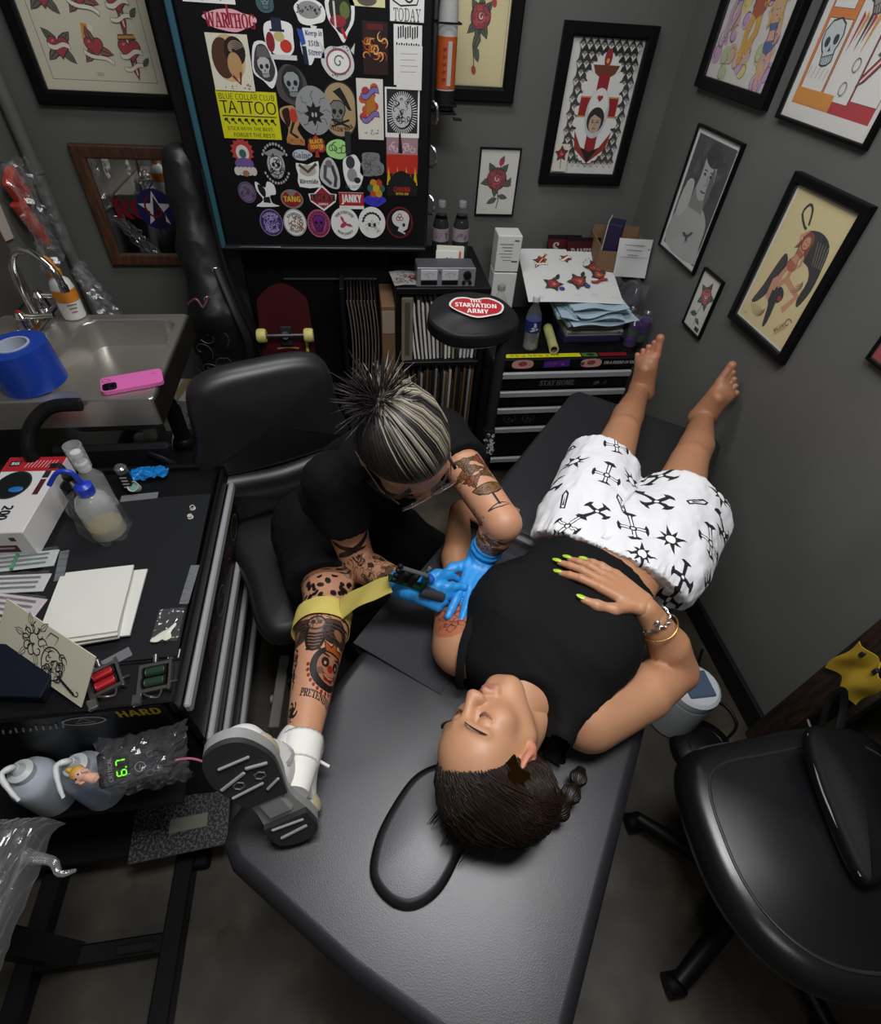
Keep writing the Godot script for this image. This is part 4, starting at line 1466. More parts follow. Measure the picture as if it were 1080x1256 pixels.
		var f := func(u: float, v: float) -> Vector3: return Vector3((u - 0.5) * len_ * 0.96,0.018 + 0.006 * sin(u * 8.0 + wob) * (0.3 + v), (v - 0.42) * 0.235 - 0.0 + 0.004 * sin(u * 5.0))
		put(geo().sheet(f, 16,10,0.002), "top_fold", mat("a6bcc8", 0.85,0.0, {"weave": 0.02}), c)
	# sheet of flash
	var sx := Transform3D(Basis.from_euler(Vector3(deg_to_rad(15), deg_to_rad(-3),0)),Vector3(0.955,0.898,-2.32))
	var sh := thing("print_sheet", "white sheet of red rose drawings leaning on the blue cloths", "print", sx)
	put(geo().sheet(func(u: float, v: float) -> Vector3: return Vector3((u - 0.5) * 0.43,0.006 * sin(u * 3.0 + 0.4), (v - 0.5) * 0.36),16,8,0.0012), "paper", mat("d2d2d0", 0.75), sh)
	a = Art.new()
	for k in 5:
		var c := [Vector2(-0.12,0.09),Vector2(0.0,0.11),Vector2(0.13,0.05),Vector2(-0.09,-0.07),Vector2(0.03,-0.05)][k] as Vector2
		rose(a, c, [0.022,0.018,0.032,0.028,0.032][k], Color("a83a34"), 5, k * 0.7)
		if k == 2:
			rose(a, c + Vector2(0.005,-0.05),0.024, Color("b04a30"), 4)
			banner(a, c + Vector2(0.0,-0.09),0.08,0.014,0.2, Color("a83a34"))
			for j in 9:
				a.ell(c + Vector2(0,0.01) + Vector2.from_angle(j * 0.4 - 0.1) * 0.055,0.004,0.004, Color("8a8a8a"), 0,6)
		elif k == 0:
			dagger(a, c, 0.10,-0.6)
			banner(a, c + Vector2(0,-0.02),0.06,0.012,-0.2)
		elif k == 1:
			banner(a, c, 0.06,0.014,0.3)
		else:
			leaf(a, c + Vector2(0.02,0.03),1.1,0.04, Color("2a3a3a"))
			a.ell(c + Vector2(0.035,-0.03),0.014,0.012, Color("3a4a7a"), 0,10)
	for q in [Vector2(-0.17,-0.16),Vector2(0.0,-0.145),Vector2(0.08,-0.14),Vector2(0.17,-0.155)]:
		scribble(a, q, 0.04,0.012,7,0.0015, Color("5a5a5c"), 4)
	put(a.onto(Geo.new(), Transform3D(Basis(Vector3.RIGHT, -PI / 2),Vector3(0,0.0075,0))), "drawings", print_mat(0.8), sh)
	# riser, magazines, cardboard box
	var rs := thing("riser", "black box riser in the back corner under the cardboard box", "stand", at(1.10,0,-2.48))
	put(geo().box(Vector3(0.08,0.79,0.06),Vector3(0.26,0.19,0.22),0.006), "riser_box", mat("121214", 0.5), rs)
	put(geo().box(Vector3(-0.13,0.76,-0.045),Vector3(0.16,0.13,0.07),0.006), "riser_step", mat("121214", 0.5), rs)
	for k in 2:
		var mg := thing("magazine", ["dark red magazine standing behind the print, left one", "black and red magazine lettered DANZIG behind the print"][k], "magazine", at(0.975 + k * 0.085,0.88,-2.50 + k * 0.03,0,-12), "magazines behind the print")
		put(geo().box(Vector3(0,0.05,0),Vector3(0.16,0.15,0.012),0.001), "pages", mat("2a0c12", 0.5), mg)
		a = Art.new()
		a.rect(Vector2.ZERO, 0.158,0.148, Color("4a121c") if k == 0 else Color("3c0e16"))
		a.rect(Vector2(0,0.066),0.158,0.016, Color("141214"))
		if k == 1:
			a.text("DANZIG", Vector2(0,0.012),0.12,0.036, Color("a09a98"), 0, "Droid Serif")
		else:
			a.text("S", Vector2(-0.04,0.02),0.03,0.05, Color("a09a98"), 0, "Droid Serif")
			scribble(a, Vector2(-0.04,-0.02),0.04,0.03,7,0.003, Color("a09a98"), 3)
		put(a.onto(Geo.new(), at(0,0.05,0.0065)), "cover", print_mat(0.35), mg)
	var cb := thing("cardboard_box", "open cardboard box of papers in the back corner", "box", at(1.205,0.886,-2.43,-8))
	var kraft := mat("7a5c42", 0.9)
	put(geo().box(Vector3(0,0.004,0),Vector3(0.22,0.008,0.19)), "bottom", kraft, cb)
	put(geo().box(Vector3(-0.108,0.065,0),Vector3(0.006,0.13,0.19)), "side_panel", kraft, cb)
	put(geo().box(Vector3(0.108,0.065,0),Vector3(0.006,0.13,0.19)), "side_panel", kraft, cb)
	put(geo().box(Vector3(0,0.055,0.093),Vector3(0.22,0.11,0.006)), "side_panel", kraft, cb)
	put(geo().box(Vector3(0,0.08,-0.093),Vector3(0.22,0.16,0.006)), "side_panel", kraft, cb)
	var pp := thing("paper", "white printed papers stuck on the front of the cardboard box", "paper", at(1.23,0.985,-2.325,-8,-6))
	put(geo().sheet(func(u: float, v: float) -> Vector3: return Vector3((u - 0.5) * 0.15 + 0.01 * v, 0.07 - v * 0.16,0.004 * sin(u * 4.0 + v * 3.0)), 10,10,0.001), "sheet", mat("c8c8c6", 0.7), pp)
	a = Art.new()
	for k in 3:
		a.rect(Vector2(0.0,0.045 - k * 0.02),0.09 - 0.02 * k, 0.003, Color("8a8a8c"))
	a.line(pts([-0.06,-0.005,0.07,-0.002]), 0.002, Color("9a9a9a"))
	put(a.onto(Geo.new(), at(0,0,0.006)), "printing", print_mat(0.8), pp)
	var pb := thing("purple_box", "dark purple carton standing inside the cardboard box", "box", at(1.165,0.895,-2.42,-30))
	put(geo().box(Vector3(0,0.1,0),Vector3(0.06,0.2,0.10),0.003), "carton", mat("2a2440", 0.5), pb)
	put(geo().box(Vector3(-0.034,0.11,0),Vector3(0.004,0.2,0.1),0.001), "white_side", mat("b8b8b8", 0.6), pb)
	# cups wrapped in plastic
	for k in 3:
		var cu := thing("cup_stack", ["stack of purple cups in clear film nearest the client's foot", "stack of green and purple cups in clear film behind the front one", "stack of purple cups in clear film by the wall"][k], "cups", at([1.215,1.225,1.28][k], 0.69,[-2.08,-2.16,-2.12][k], k * 20), "wrapped cups on the tool chest")
		for j in 4:
			put(geo().lathe([[0.021,0.0],[0.026,0.03],[0.024,0.03],[0.02,0.002]], 16, at(0, j * 0.022,0)), "cup", mat(["3c1f5a", "4a2a6c", "34502c", "3c1f5a"][(j + k) % 4], 0.4), cu)
		put(geo().lathe([[0.029,-0.0],[0.031,0.05],[0.028,0.1],[0.012,0.118],[0.02,0.13]], 12, Transform3D(), 20.0), "film", film_mat(), cu)
	var fn := thing("fan", "small dark clip fan in clear film by the right wall", "fan", at(1.245,0.69,-2.27,-35))
	put(geo().cyl(Vector3(0,0,0),Vector3(0,0.02,0),0.045), "base", mat("1a1a1c", 0.4), fn)
	put(geo().tube([Vector3(0,0.02,0),Vector3(0,0.1,0.0),Vector3(0,0.13,0.01)], 0.012,10), "neck", mat("2a2a2c", 0.35), fn)
	put(geo().cyl(Vector3(0,0.15,-0.02),Vector3(0,0.16,0.035),0.052,0.052,20,0.006), "head", mat("2c2c30", 0.35), fn)
	put(geo().sheet(func(u: float, v: float) -> Vector3: return Vector3((u - 0.5) * 0.16,0.225 - v * 0.16 + 0.012 * sin(u * 13.0),0.05 + 0.02 * sin(u * 7.0 + v * 5.0) + v * 0.02),12,12,0.0006,10.0), "film", film_mat(), fn)
	shelf_unit()
	lamp()
	under_chair()
func ordinal(k: int) -> String:
	return ["first", "second", "third", "fourth", "fifth", "sixth", "seventh", "eighth", "ninth", "tenth", "eleventh", "twelfth", "thirteenth", "fourteenth", "fifteenth", "sixteenth", "seventeenth", "eighteenth", "nineteenth", "twentieth", "twenty-first", "twenty-second", "twenty-third", "twenty-fourth", "twenty-fifth", "twenty-sixth"][k]
func shelf_unit() -> void:
	var black := mat("111113", 0.45)
	var t := thing("shelf_unit", "black shelf unit of books and magazines against the back wall", "shelf")
	for x in [-0.06,0.165,0.54]:
		put(geo().box(Vector3(x, 0.47,-2.34),Vector3(0.018,0.92,0.44),0.002), "side_panel", black, t)
	put(geo().box(Vector3(0.3525,0.922,-2.34),Vector3(0.393,0.026,0.46),0.003), "top_board", black, t)
	put(geo().box(Vector3(0.3525,0.585,-2.34),Vector3(0.357,0.022,0.44),0.003), "shelf_board", black, t)
	put(geo().box(Vector3(0.05,0.50,-2.34),Vector3(0.20,0.022,0.44),0.003), "shelf_board", black, t)
	put(geo().box(Vector3(0.24,0.12,-2.34),Vector3(0.585,0.022,0.44),0.003), "shelf_board", black, t)
	put(geo().box(Vector3(0.24,0.47,-2.565),Vector3(0.60,0.92,0.01)), "back_panel", black, t)
	var r := RandomNumberGenerator.new()
	r.seed = 12
	var tones := ["d4d2cc", "bcbab6", "8a8478", "c8c4b8", "5a564e", "2a2a2c", "a8a49a"]
	# curved dark magazines
	for k in 9:
		var b := thing("magazine", ordinal(k) + " dark curved magazine from the left in the left shelf bay", "magazine", at(-0.035 + k * 0.014,0.512,-2.14), "dark magazines in the left bay")
		var f := func(u: float, v: float) -> Vector3: return Vector3(0.016 * sin(v * 2.6) - 0.01 * v, v * 0.36,-u * 0.22)
		put(geo().sheet(f, 4,10,0.005), "magazine", mat(["2e2624", "3c302c", "24201f"][k % 3], 0.5), b)
		put(geo().sheet(func(u: float, v: float) -> Vector3: return Vector3(0.016 * sin(v * 2.6) - 0.01 * v - 0.0052, v * 0.358,0.0015 - u * 0.01),1,10,0.0016), "page_edge", mat("8a7f74", 0.8), b)
	var cbx := thing("file_box", "brown cardboard file box on the shelf beside dark magazines", "box", at(0.125,0.512,-2.24))
	put(geo().box(Vector3(0,0.17,0),Vector3(0.058,0.34,0.22),0.003), "carton", mat("6a4e34", 0.85), cbx)
	put(geo().box(Vector3(0,0.27,0.111),Vector3(0.052,0.1,0.002),0.0008), "label_patch", mat("8a7a66", 0.7), cbx)
	var bd := thing("binder", "grey beige binder in the upper shelf bay", "binder", at(0.205,0.597,-2.24))
	put(geo().box(Vector3(0,0.145,0),Vector3(0.05,0.29,0.22),0.004), "cover", mat("77705e", 0.6), bd)
	put(geo().box(Vector3(0,0.15,0.1115),Vector3(0.022,0.24,0.002)), "spine_label", mat("4a4638", 0.6), bd)
	for k in 17:
		var hh := 0.25 + 0.03 * r.randf()
		var lean := 0.045 * (1.0 - k / 16.0)
		var tone: String = tones[[0,0,1,0,3,0,1,4,0,0,2,5,0,3,1,0,5][k]]
		var b := thing("magazine", ordinal(k) + " magazine from the left leaning in the upper shelf bay", "magazine", at(0.25 + k * 0.0172,0.597,-2.145 - 0.01 * r.randf()), "pale magazines in the upper bay")
		var f := func(u: float, v: float) -> Vector3: return Vector3(-lean * sin(v * PI * 0.5) * 0.7 + 0.004 * sin(v * 3.0), v * hh, -u * 0.2)
		put(geo().sheet(f, 2,8,0.0095), "magazine", mat(tone, 0.7), b)
	for k in 26:
		var hh := 0.24 + 0.12 * r.randf()
		var b := thing("book", ordinal(k) + " thin book from the left in the lower shelf bay", "book", at(0.183 + k * 0.0134,0.132,-2.14 - 0.015 * r.randf()), "thin books in the lower bay")
		put(geo().box(Vector3(0, hh / 2 + 0.05,-0.1),Vector3(0.011, hh + 0.1,0.2),0.001), "book", mat([tones[r.randi() % 7], "3a2c24", "6a5030", "20242c"][r.randi() % 4], 0.6), b)
	# flat papers at left end of the top
	var fp := thing("paper", "printed papers lying at the left end of the shelf top", "paper", at(0.20,0.936,-2.20,6))
	put(geo().sheet(func(u: float, v: float) -> Vector3: return Vector3((u - 0.5) * 0.11,0.002 + 0.003 * sin(u * 4.0), (v - 0.5) * 0.14),8,4,0.001), "sheet", mat("8a8884", 0.7), fp)
	var a := Art.new()
	scribble(a, Vector2.ZERO, 0.08,0.1,20,0.004, Color("3a3034"), 3)
	rose(a, Vector2(0.03,0),0.014, RED, 0)
	put(a.onto(Geo.new(), Transform3D(Basis(Vector3.RIGHT, -PI / 2),Vector3(0,0.0058,0))), "printing", print_mat(0.8), fp)
	# power supply with two meters
	var ps := thing("power_supply", "grey metal power supply with two needle meters on the shelf top", "power supply", at(0.36,0.936,-2.18))
	put(geo().box(Vector3(0,0.036,0),Vector3(0.235,0.072,0.10),0.004), "case", mat("5c5c60", 0.4,0.4), ps)
	put(geo().box(Vector3(0,0.036,0.052),Vector3(0.238,0.075,0.006),0.002), "faceplate", mat("8a8a8e", 0.4,0.3), ps)
	for k in 2:
		var mx := -0.07 + k * 0.085
		put(geo().box(Vector3(mx, 0.046,0.056),Vector3(0.066,0.04,0.004),0.001), "meter", mat("b8babc", 0.4), ps)
		put(geo().box(Vector3(mx, 0.016,0.056),Vector3(0.066,0.018,0.005),0.001), "meter_base", mat("141416", 0.3), ps)
		a = Art.new()
		for j in 11:
			var an := PI * (0.25 + 0.05 * j)
			a.line(PackedVector2Array([Vector2(cos(an), sin(an)) * 0.026,Vector2(cos(an), sin(an)) * 0.031]), 0.0012, INK)
		a.line(pts([0,0.006,-0.008,0.026]), 0.0012, INK)
		put(a.onto(Geo.new(), at(mx, 0.026,0.0585)), "dial", print_mat(0.6), ps)
	put(geo().cyl(Vector3(0.085,0.046,0.055),Vector3(0.085,0.046,0.07),0.017,0.014), "knob", mat("121214", 0.35), ps)
	for k in 2:
		put(geo().cyl(Vector3(0.072 + k * 0.026,0.017,0.055),Vector3(0.072 + k * 0.026,0.017,0.063),0.007), "jack", mat("1a1a1c", 0.3), ps)
	put(geo().cyl(Vector3(-0.0275,0.06,0.055),Vector3(-0.0275,0.06,0.06),0.004), "screw", mat("c8c8c8", 0.2,0.9), ps)
	# cola bottles, card box, white cartons
	for k in 2:
		var b := thing("cola_bottle", ["left one of two cola bottles on the shelf top", "right one of two cola bottles on the shelf top"][k], "bottle", at(0.363 + k * 0.086,0.936,-2.36), "cola bottles on the shelf top")
		bottle_body(b, 0.036,0.228, mat("d8d8d8", 0.04,0.0, {"alpha": 0.03, "spec": 0.3}), mat("0c0605", 0.15),0.86, mat("8a8a8c", 0.4))
		put(geo().lathe([[0.0363,0.10],[0.0367,0.101],[0.0367,0.148],[0.0363,0.149]], 24), "label", mat("8a7e86", 0.4), b, "pale mauve label")
		a = Art.new()
		scribble(a, Vector2.ZERO, 0.045,0.02,9,0.003, Color("4a3a44"), 6 + k)
		put(a.onto(Geo.new(), at(0,0.125,0.0372)), "label_print", print_mat(0.5), b)
	var cx := thing("card_box", "white card box printed with a fly, in front of the cola bottles", "box", at(0.395,0.936,-2.27,-6,-14))
	put(geo().box(Vector3(0,0.05,0),Vector3(0.115,0.10,0.03),0.002), "carton", mat("c8c6b4", 0.7), cx)
	put(geo().box(Vector3(-0.012,0.045,0.017),Vector3(0.096,0.075,0.006),0.001), "card", mat("cfcfcb", 0.6), cx)
	put(geo().box(Vector3(0.04,0.045,0.018),Vector3(0.008,0.075,0.007),0.001), "orange_edge", mat("b8582a", 0.6), cx)
	a = Art.new()
	a.ell(Vector2.ZERO, 0.006,0.010, INK, 0,10)
	for s in [-1.0,1.0]:
		for k in 3:
			a.line(PackedVector2Array([Vector2.ZERO, Vector2(s * 0.012,0.008 - k * 0.008)]), 0.0016, INK)
	a.line(pts([-0.038,-0.008,-0.012,-0.008]), 0.0012, Color("6a6a6a"))
	a.line(pts([0.012,0.006,0.02,0.012]), 0.0012, Color("6a6a6a"))
	put(a.onto(Geo.new(), at(-0.012,0.048,0.0205)), "fly_print", print_mat(0.7), cx)
	for k in 2:
		var wb := thing("white_carton", ["plain white carton under the labelled one, left back corner of the tool chest", "white carton with grey printing on top, left back corner of the tool chest"][k], "box", at(0.66,0.6905 + (0.0 if k == 0 else 0.225),-2.37,-2), "white cartons on the tool chest")
		put(geo().box(Vector3(0,0.11 if k == 0 else 0.075,0),Vector3(0.105,0.22 if k == 0 else 0.15,0.10),0.003), "carton", mat("cfcfcb", 0.65), wb)
		if k == 1:
			a = Art.new()
			for j in 6:
				a.rect(Vector2(-0.012 + 0.004 * (j % 3),0.04 - j * 0.013),0.06 - 0.012 * (j % 3),0.004 if j < 3 else 0.003, Color("7a7a7e"))
			a.rect(Vector2(0.03,0.055),0.02,0.006, Color("4a4a4e"))
			a.rect(Vector2(0.03,-0.03),0.026,0.006, Color("3a3a3e"))
			put(a.onto(Geo.new(), at(0,0.075,0.0505)), "printing", print_mat(0.7), wb)
	# clear bottle and blue capped bottle beside the shelf
	var cl := thing("clear_bottle", "empty clear plastic bottle at the left end of the tool chest", "bottle", at(0.615,0.692,-2.20))
	bottle_body(cl, 0.036,0.2, mat("d0d4d4", 0.05,0.0, {"alpha": 0.06, "spec": 0.4}), null, 0.0, mat("8a8a8a", 0.4))
	var bc := thing("small_bottle", "small bottle with a bright blue cap behind the lamp", "bottle", at(0.575,0.692,-2.12))
	bottle_body(bc, 0.022,0.13, mat("c0c4c8", 0.2,0.0, {"alpha": 0.2}), null, 0.0, mat("2a34b0", 0.4))
	# spray bottle in the rack on the cabinet's side
	var sp := thing("spray_bottle", "white and orange bottle in the rack right of the sticker cabinet", "bottle", at(0.358,1.475,-2.40))
	put(geo().lathe([[0.03,0.0],[0.034,0.01],[0.034,0.26],[0.03,0.30],[0.03,0.36],[0.02,0.37]], 20), "bottle", mat("b8b8b6", 0.4), sp)
	put(geo().lathe([[0.0345,0.06],[0.0348,0.061],[0.0348,0.2],[0.0345,0.201]], 24), "label", mat("b8521e", 0.5), sp, "orange label")
	put(geo().lathe([[0.0352,0.0],[0.0354,0.001],[0.0354,0.055],[0.0352,0.056]], 24), "dark_band", mat("1a1a1c", 0.5), sp)
	a = Art.new()
	a.rect(Vector2(0.006,0.0),0.014,0.12, Color("b0b0ac"))
	for k in 5:
		a.rect(Vector2(-0.012,0.04 - k * 0.02),0.012,0.006, Color("8a2a1c"))
	put(a.onto(Geo.new(), at(0,0.13,0.036)), "label_print", print_mat(0.5), sp)
	var rk := thing("bottle_rack", "black metal rack holding the orange bottle on the cabinet's side", "rack", at(0.355,1.47,-2.40))
	put(geo().box(Vector3(0,-0.004,0),Vector3(0.085,0.006,0.085),0.001), "tray", black, rk)
	for y in [0.02,0.24]:
		put(geo().tube([Vector3(-0.042, y, -0.042),Vector3(-0.042, y, 0.042),Vector3(0.042, y, 0.042),Vector3(0.042, y, -0.042)], 0.003,6, true), "rail", black, rk)
	put(geo().box(Vector3(0.05,-0.02,0.03),Vector3(0.03,0.006,0.03),0.001), "bracket", black, rk)
	# lower black cabinet, skateboard, guitar bag
	var lc := thing("floor_cabinet", "low black cabinet under the sticker cabinet", "cabinet", at(-0.16,0,-2.47))
	put(geo().box(Vector3(0,0.5,0),Vector3(0.62,1.0,0.2),0.006), "body", mat("0f0f11", 0.5), lc)
	put(geo().box(Vector3(0.05,0.93,0.102),Vector3(0.40,0.12,0.008),0.002), "drawer", mat("131315", 0.45), lc)
	put(geo().box(Vector3(0.05,0.868,0.108),Vector3(0.40,0.008,0.012),0.002), "drawer_edge", mat("3c3c3e", 0.35), lc)
	var sk := thing("skateboard", "dark red skateboard with cream wheels leaning under the sticker cabinet", "skateboard", at(-0.305,0.715,-2.16,0,-14))
	var deck := smooth(pts([-0.105,-0.3,-0.105,0.08,-0.085,0.16,0,0.205,0.085,0.16,0.105,0.08,0.105,-0.3,0,-0.36]), 4)
	put(geo().prism(deck, -0.006,0.006), "deck", mat("36080c", 0.5), sk)
	put(geo().box(Vector3(0,0.0,0.016),Vector3(0.05,0.08,0.02),0.004), "truck_base", mat("222224", 0.5), sk)
	put(geo().cyl(Vector3(-0.085,0.01,0.05),Vector3(0.085,0.01,0.05),0.008), "axle", mat("5a5a5e", 0.35,0.8), sk)
	put(geo().cyl(Vector3(0,0.0,0.02),Vector3(0,0.01,0.05),0.016), "hanger", mat("2a2a2c", 0.5), sk)
	for s in [-1.0,1.0]:
		put(geo().lathe([[0.012,-0.017],[0.024,-0.019],[0.029,-0.012],[0.029,0.012],[0.024,0.019],[0.012,0.017]], 20, Transform3D(Basis(Vector3.BACK, PI / 2),Vector3(s * 0.095,0.01,0.05))), "wheel", mat("c0b96a", 0.45), sk, "pale yellow wheel")
	put(geo().box(Vector3(0.08,-0.09,0.009),Vector3(0.012,0.12,0.004),0.001), "stripe", mat("b8ac30", 0.5), sk)
	put(geo().tube(smooth3([Vector3(-0.045,-0.055,0.008),Vector3(0,-0.05,0.009),Vector3(0.045,-0.055,0.008)], 4),0.004,6), "deck_mark", mat("8a5a3a", 0.5), sk)
	guitar_bag()
func guitar_bag() -> void:
	var t := thing("guitar_bag", "black guitar bag leaning beside the mirror below the sticker cabinet", "bag")
	var vin := mat("0b0b0d", 0.5,0.0, {"grain": 0.02})
	var S := Sdf.new(Vector3(-0.86,0.02,-2.56),Vector3(-0.36,1.40,-2.02),0.014)
	S.cap(Vector3(-0.60,1.30,-2.31),Vector3(-0.595,1.02,-2.27),0.062,0.072,0.04)
	S.cap(Vector3(-0.595,1.02,-2.27),Vector3(-0.57,0.80,-2.22),0.072,0.11,0.06)
	S.ell(Vector3(-0.565,0.68,-2.20),Vector3(0.145,0.18,0.08), Basis(), 0.05)
	S.ell(Vector3(-0.58,0.36,-2.16),Vector3(0.185,0.24,0.09), Basis(), 0.06)
	var nz := FastNoiseLite.new()
	nz.frequency = 7.0
	put(S.to(Geo.new(), null, func(p: Vector3, n: Vector3) -> float: return 0.012 * nz.get_noise_3d(p.x, p.y * 0.7, p.z)), "bag", vin, t)
	put(geo().tube(smooth3([Vector3(-0.515,1.30,-2.25),Vector3(-0.505,1.05,-2.205),Vector3(-0.47,0.85,-2.15),Vector3(-0.42,0.66,-2.12),Vector3(-0.41,0.4,-2.10)], 6),0.006,6), "zip", mat("2a2a2c", 0.3,0.6), t)
	put(geo().tube(smooth3([Vector3(-0.53,0.98,-2.19),Vector3(-0.48,0.84,-2.11),Vector3(-0.45,0.72,-2.08),Vector3(-0.47,0.6,-2.08)], 6),0.016,8, false, 0.3), "strap", mat("161618", 0.45), t)
	for q in [Vector3(-0.535,0.97,-2.185),Vector3(-0.58,0.88,-2.135)]:
		put(geo().tube(wrist_ring(q, Vector3(0.3,0.2,1),0.013),0.0025,6, true), "metal_ring", mat("b0b0b0", 0.25,0.9), t)
	# print on the side: thin pale curls of a drawn pattern
	var g := Geo.new()
	var r := RandomNumberGenerator.new()
	r.seed = 6
	var curls := Node3D.new()
	for k in 16:
		var c := Vector3(-0.66 + 0.09 * r.randf(), 0.30 + 0.44 * r.randf(), 0)
		var p := []
		for q in curl_pts(Vector2(c.x, c.y), 0.035 + 0.02 * r.randf(), 0.8, r.randf() * TAU, 10):
			var zc := -2.205 + 0.09 * sqrt(maxf(0.0,1.0 - pow((q.x + 0.57) / 0.20,2.0))) if q.y > 0.56 else -2.155 + 0.096 * sqrt(maxf(0.0,1.0 - pow((q.x + 0.58) / 0.22,2.0)))
			p.append(Vector3(q.x, q.y, zc))
		put(geo().tube(p, 0.0022,5), "piping_curl", mat("38383c", 0.5), t)
	curls.free()
	put(geo().tube(smooth3([Vector3(-0.66,0.86,-2.14),Vector3(-0.62,0.89,-2.12),Vector3(-0.6,0.86,-2.115),Vector3(-0.57,0.9,-2.12)], 5),0.005,6), "pink_lettering", mat("6a3a50", 0.5), t)
func lamp() -> void:
	var t := thing("lamp", "black disc task lamp on a ribbed pole with a red crest sticker", "lamp", at(0.352,0,-1.56))
	var pla := mat("1b1b1d", 0.42)
	var rim := smooth(pts([-0.14,0.0,-0.1,-0.085,0.0,-0.11,0.1,-0.08,0.145,0.0,0.13,0.06,0.05,0.1,-0.06,0.1,-0.12,0.06]), 5)
	var tilt := at(0,1.07,0,0,13) * at(0,-1.07,0)
	put(geo().cushion(rim, 1.045,1.10,0.014,0.03, tilt), "head", pla, t)
	put(geo().cushion(rim, 1.038,1.048,0.004,0.0, tilt * Transform3D(Basis.from_scale(Vector3(0.9,1,0.9)), Vector3.ZERO)), "diffuser", mat("b8b8b4", 0.5), t)
	var a := Art.new()
	var cr := smooth(pts([-0.075,0.0,-0.06,0.024,-0.03,0.03,0.0,0.026,0.04,0.032,0.078,0.012,0.07,-0.015,0.04,-0.026,0.0,-0.034,-0.04,-0.022]), 3)
	a.fill(cr, Color("c8c4bc"))
	var inner := PackedVector2Array()
	for q in cr:
		inner.append(q * Vector2(0.93,0.86))
	a.fill(inner, Color("a01c24"))
	a.text("THE", Vector2(0,0.019),0.032,0.009, Color("d8d4cc"))
	a.text("STARVATION", Vector2(0,0.005),0.115,0.013, Color("d8d4cc"))
	a.text("ARMY", Vector2(0.004,-0.013),0.06,0.013, Color("d8d4cc"))
	put(a.onto(Geo.new(), tilt * Transform3D(Basis.from_euler(Vector3(-PI / 2 + 0.06,0,-0.08)).scaled_local(Vector3(1.1,1.35,1)),Vector3(0.005,1.1315,0.012))), "crest_sticker", print_mat(0.4), t)
	# pole
	var px := 0.098
	var pz := 0.05
	var prof := []
	for k in 52:
		prof.append([0.0195 if k % 2 == 0 else 0.0165,0.68 + k * 0.0069])
	put(geo().lathe(prof, 16, at(px, 0, pz), 60.0), "ribbed_pole", mat("232325", 0.45), t)
	put(geo().cyl(Vector3(px, 0.05, pz),Vector3(px, 0.68, pz), 0.0215,0.0215,16), "lower_pole", pla, t)
	a = Art.new()
	a.rect(Vector2.ZERO, 0.034,0.10, Color("2a2a2c"))
	scribble(a, Vector2.ZERO, 0.034,0.09,26,0.004, Color("c0c0bc"), 14)
	put(a.onto(Geo.new(), at(px, 0.625, pz + 0.023)), "pole_sticker", print_mat(0.5), t, "black and white scribbled sticker")
	put(geo().tube([Vector3(px, 1.02, pz),Vector3(px, 1.05, pz),Vector3(px - 0.03,1.07, pz - 0.01)], 0.02,10), "elbow", pla, t)
	put(geo().lathe([[0.12,0.0],[0.125,0.01],[0.12,0.035],[0.03,0.055],[0.022,0.07]], 24, at(px, 0, pz)), "base", pla, t)
func under_chair() -> void:
	var j := thing("canister", "white canister with a grey blue lid on the floor by the client's elbow", "canister", at(1.03,0,-0.66,0,0,0))
	put(geo().lathe([[0.075,0.0],[0.082,0.01],[0.082,0.2],[0.076,0.215]], 24), "can", mat("b8bcbc", 0.45), j)
	put(geo().lathe([[0.078,0.21],[0.08,0.215],[0.08,0.245],[0.07,0.255]], 24), "lid", mat("c8ccce", 0.4), j)
	put(geo().box(Vector3(0,0.258,0),Vector3(0.09,0.012,0.09),0.004), "lid_pad", mat("4a5c74", 0.4), j)
	var b := thing("foot_pedal", "black foot pedal with its cable on the floor by the doorway", "pedal", at(1.09,0,-0.53,20))
	put(geo().lathe([[0.10,0.0],[0.11,0.012],[0.10,0.035],[0.06,0.055],[0.0,0.06]], 24), "pedal_body", mat("101012", 0.4), b)
	put(geo().tube(wrist_ring(Vector3(0,0.05,0), Vector3.UP, 0.06,20),0.006,6, true), "pedal_ring", mat("1c1c1e", 0.3), b)
	var cb := thing("cable", "black cable looping over the floor by the foot pedal", "cable")
	put(geo().tube(smooth3([Vector3(1.18,0.01,-0.55),Vector3(1.26,0.012,-0.60),Vector3(1.25,0.012,-0.68),Vector3(1.15,0.012,-0.72),Vector3(1.2,0.012,-0.8),Vector3(1.28,0.012,-0.9)], 6),0.005,6), "cable_run", mat("0c0c0c", 0.5), cb)
	var wp := thing("crumpled_paper", "crumpled white paper on the floor past the door trim", "paper", at(1.47,0.03,-0.42))
	var rr := RandomNumberGenerator.new()
	rr.seed = 2
	put(geo().sheet(func(u: float, v: float) -> Vector3: return Vector3((u - 0.5) * 0.1,0.02 * sin(u * 9.0 + v * 4.0) + 0.02 * sin(v * 11.0), (v - 0.5) * 0.08),8,8,0.0012,15.0), "paper", mat("b8b8b4", 0.8), wp)
var door_xf := Transform3D(Basis(),Vector3(0,0,-2.2485))
var locker_root: Node3D
func sticker(a: Art, c: Vector2, label: String, z := 0.0) -> void:
	put(a.onto(Geo.new(), Transform3D(Basis(),Vector3(c.x, c.y, -2.2485 + z))), "sticker", print_mat(0.45), locker_root, label)
func blob(w: float, h: float, seed_: int, n := 9) -> PackedVector2Array:
	var r := RandomNumberGenerator.new()
	r.seed = seed_
	var p := PackedVector2Array()
	for k in n:
		p.append(Vector2.from_angle(TAU * k / n) * Vector2(w, h) * 0.5 * r.randf_range(0.8,1.05))
	return smooth(p, 3)
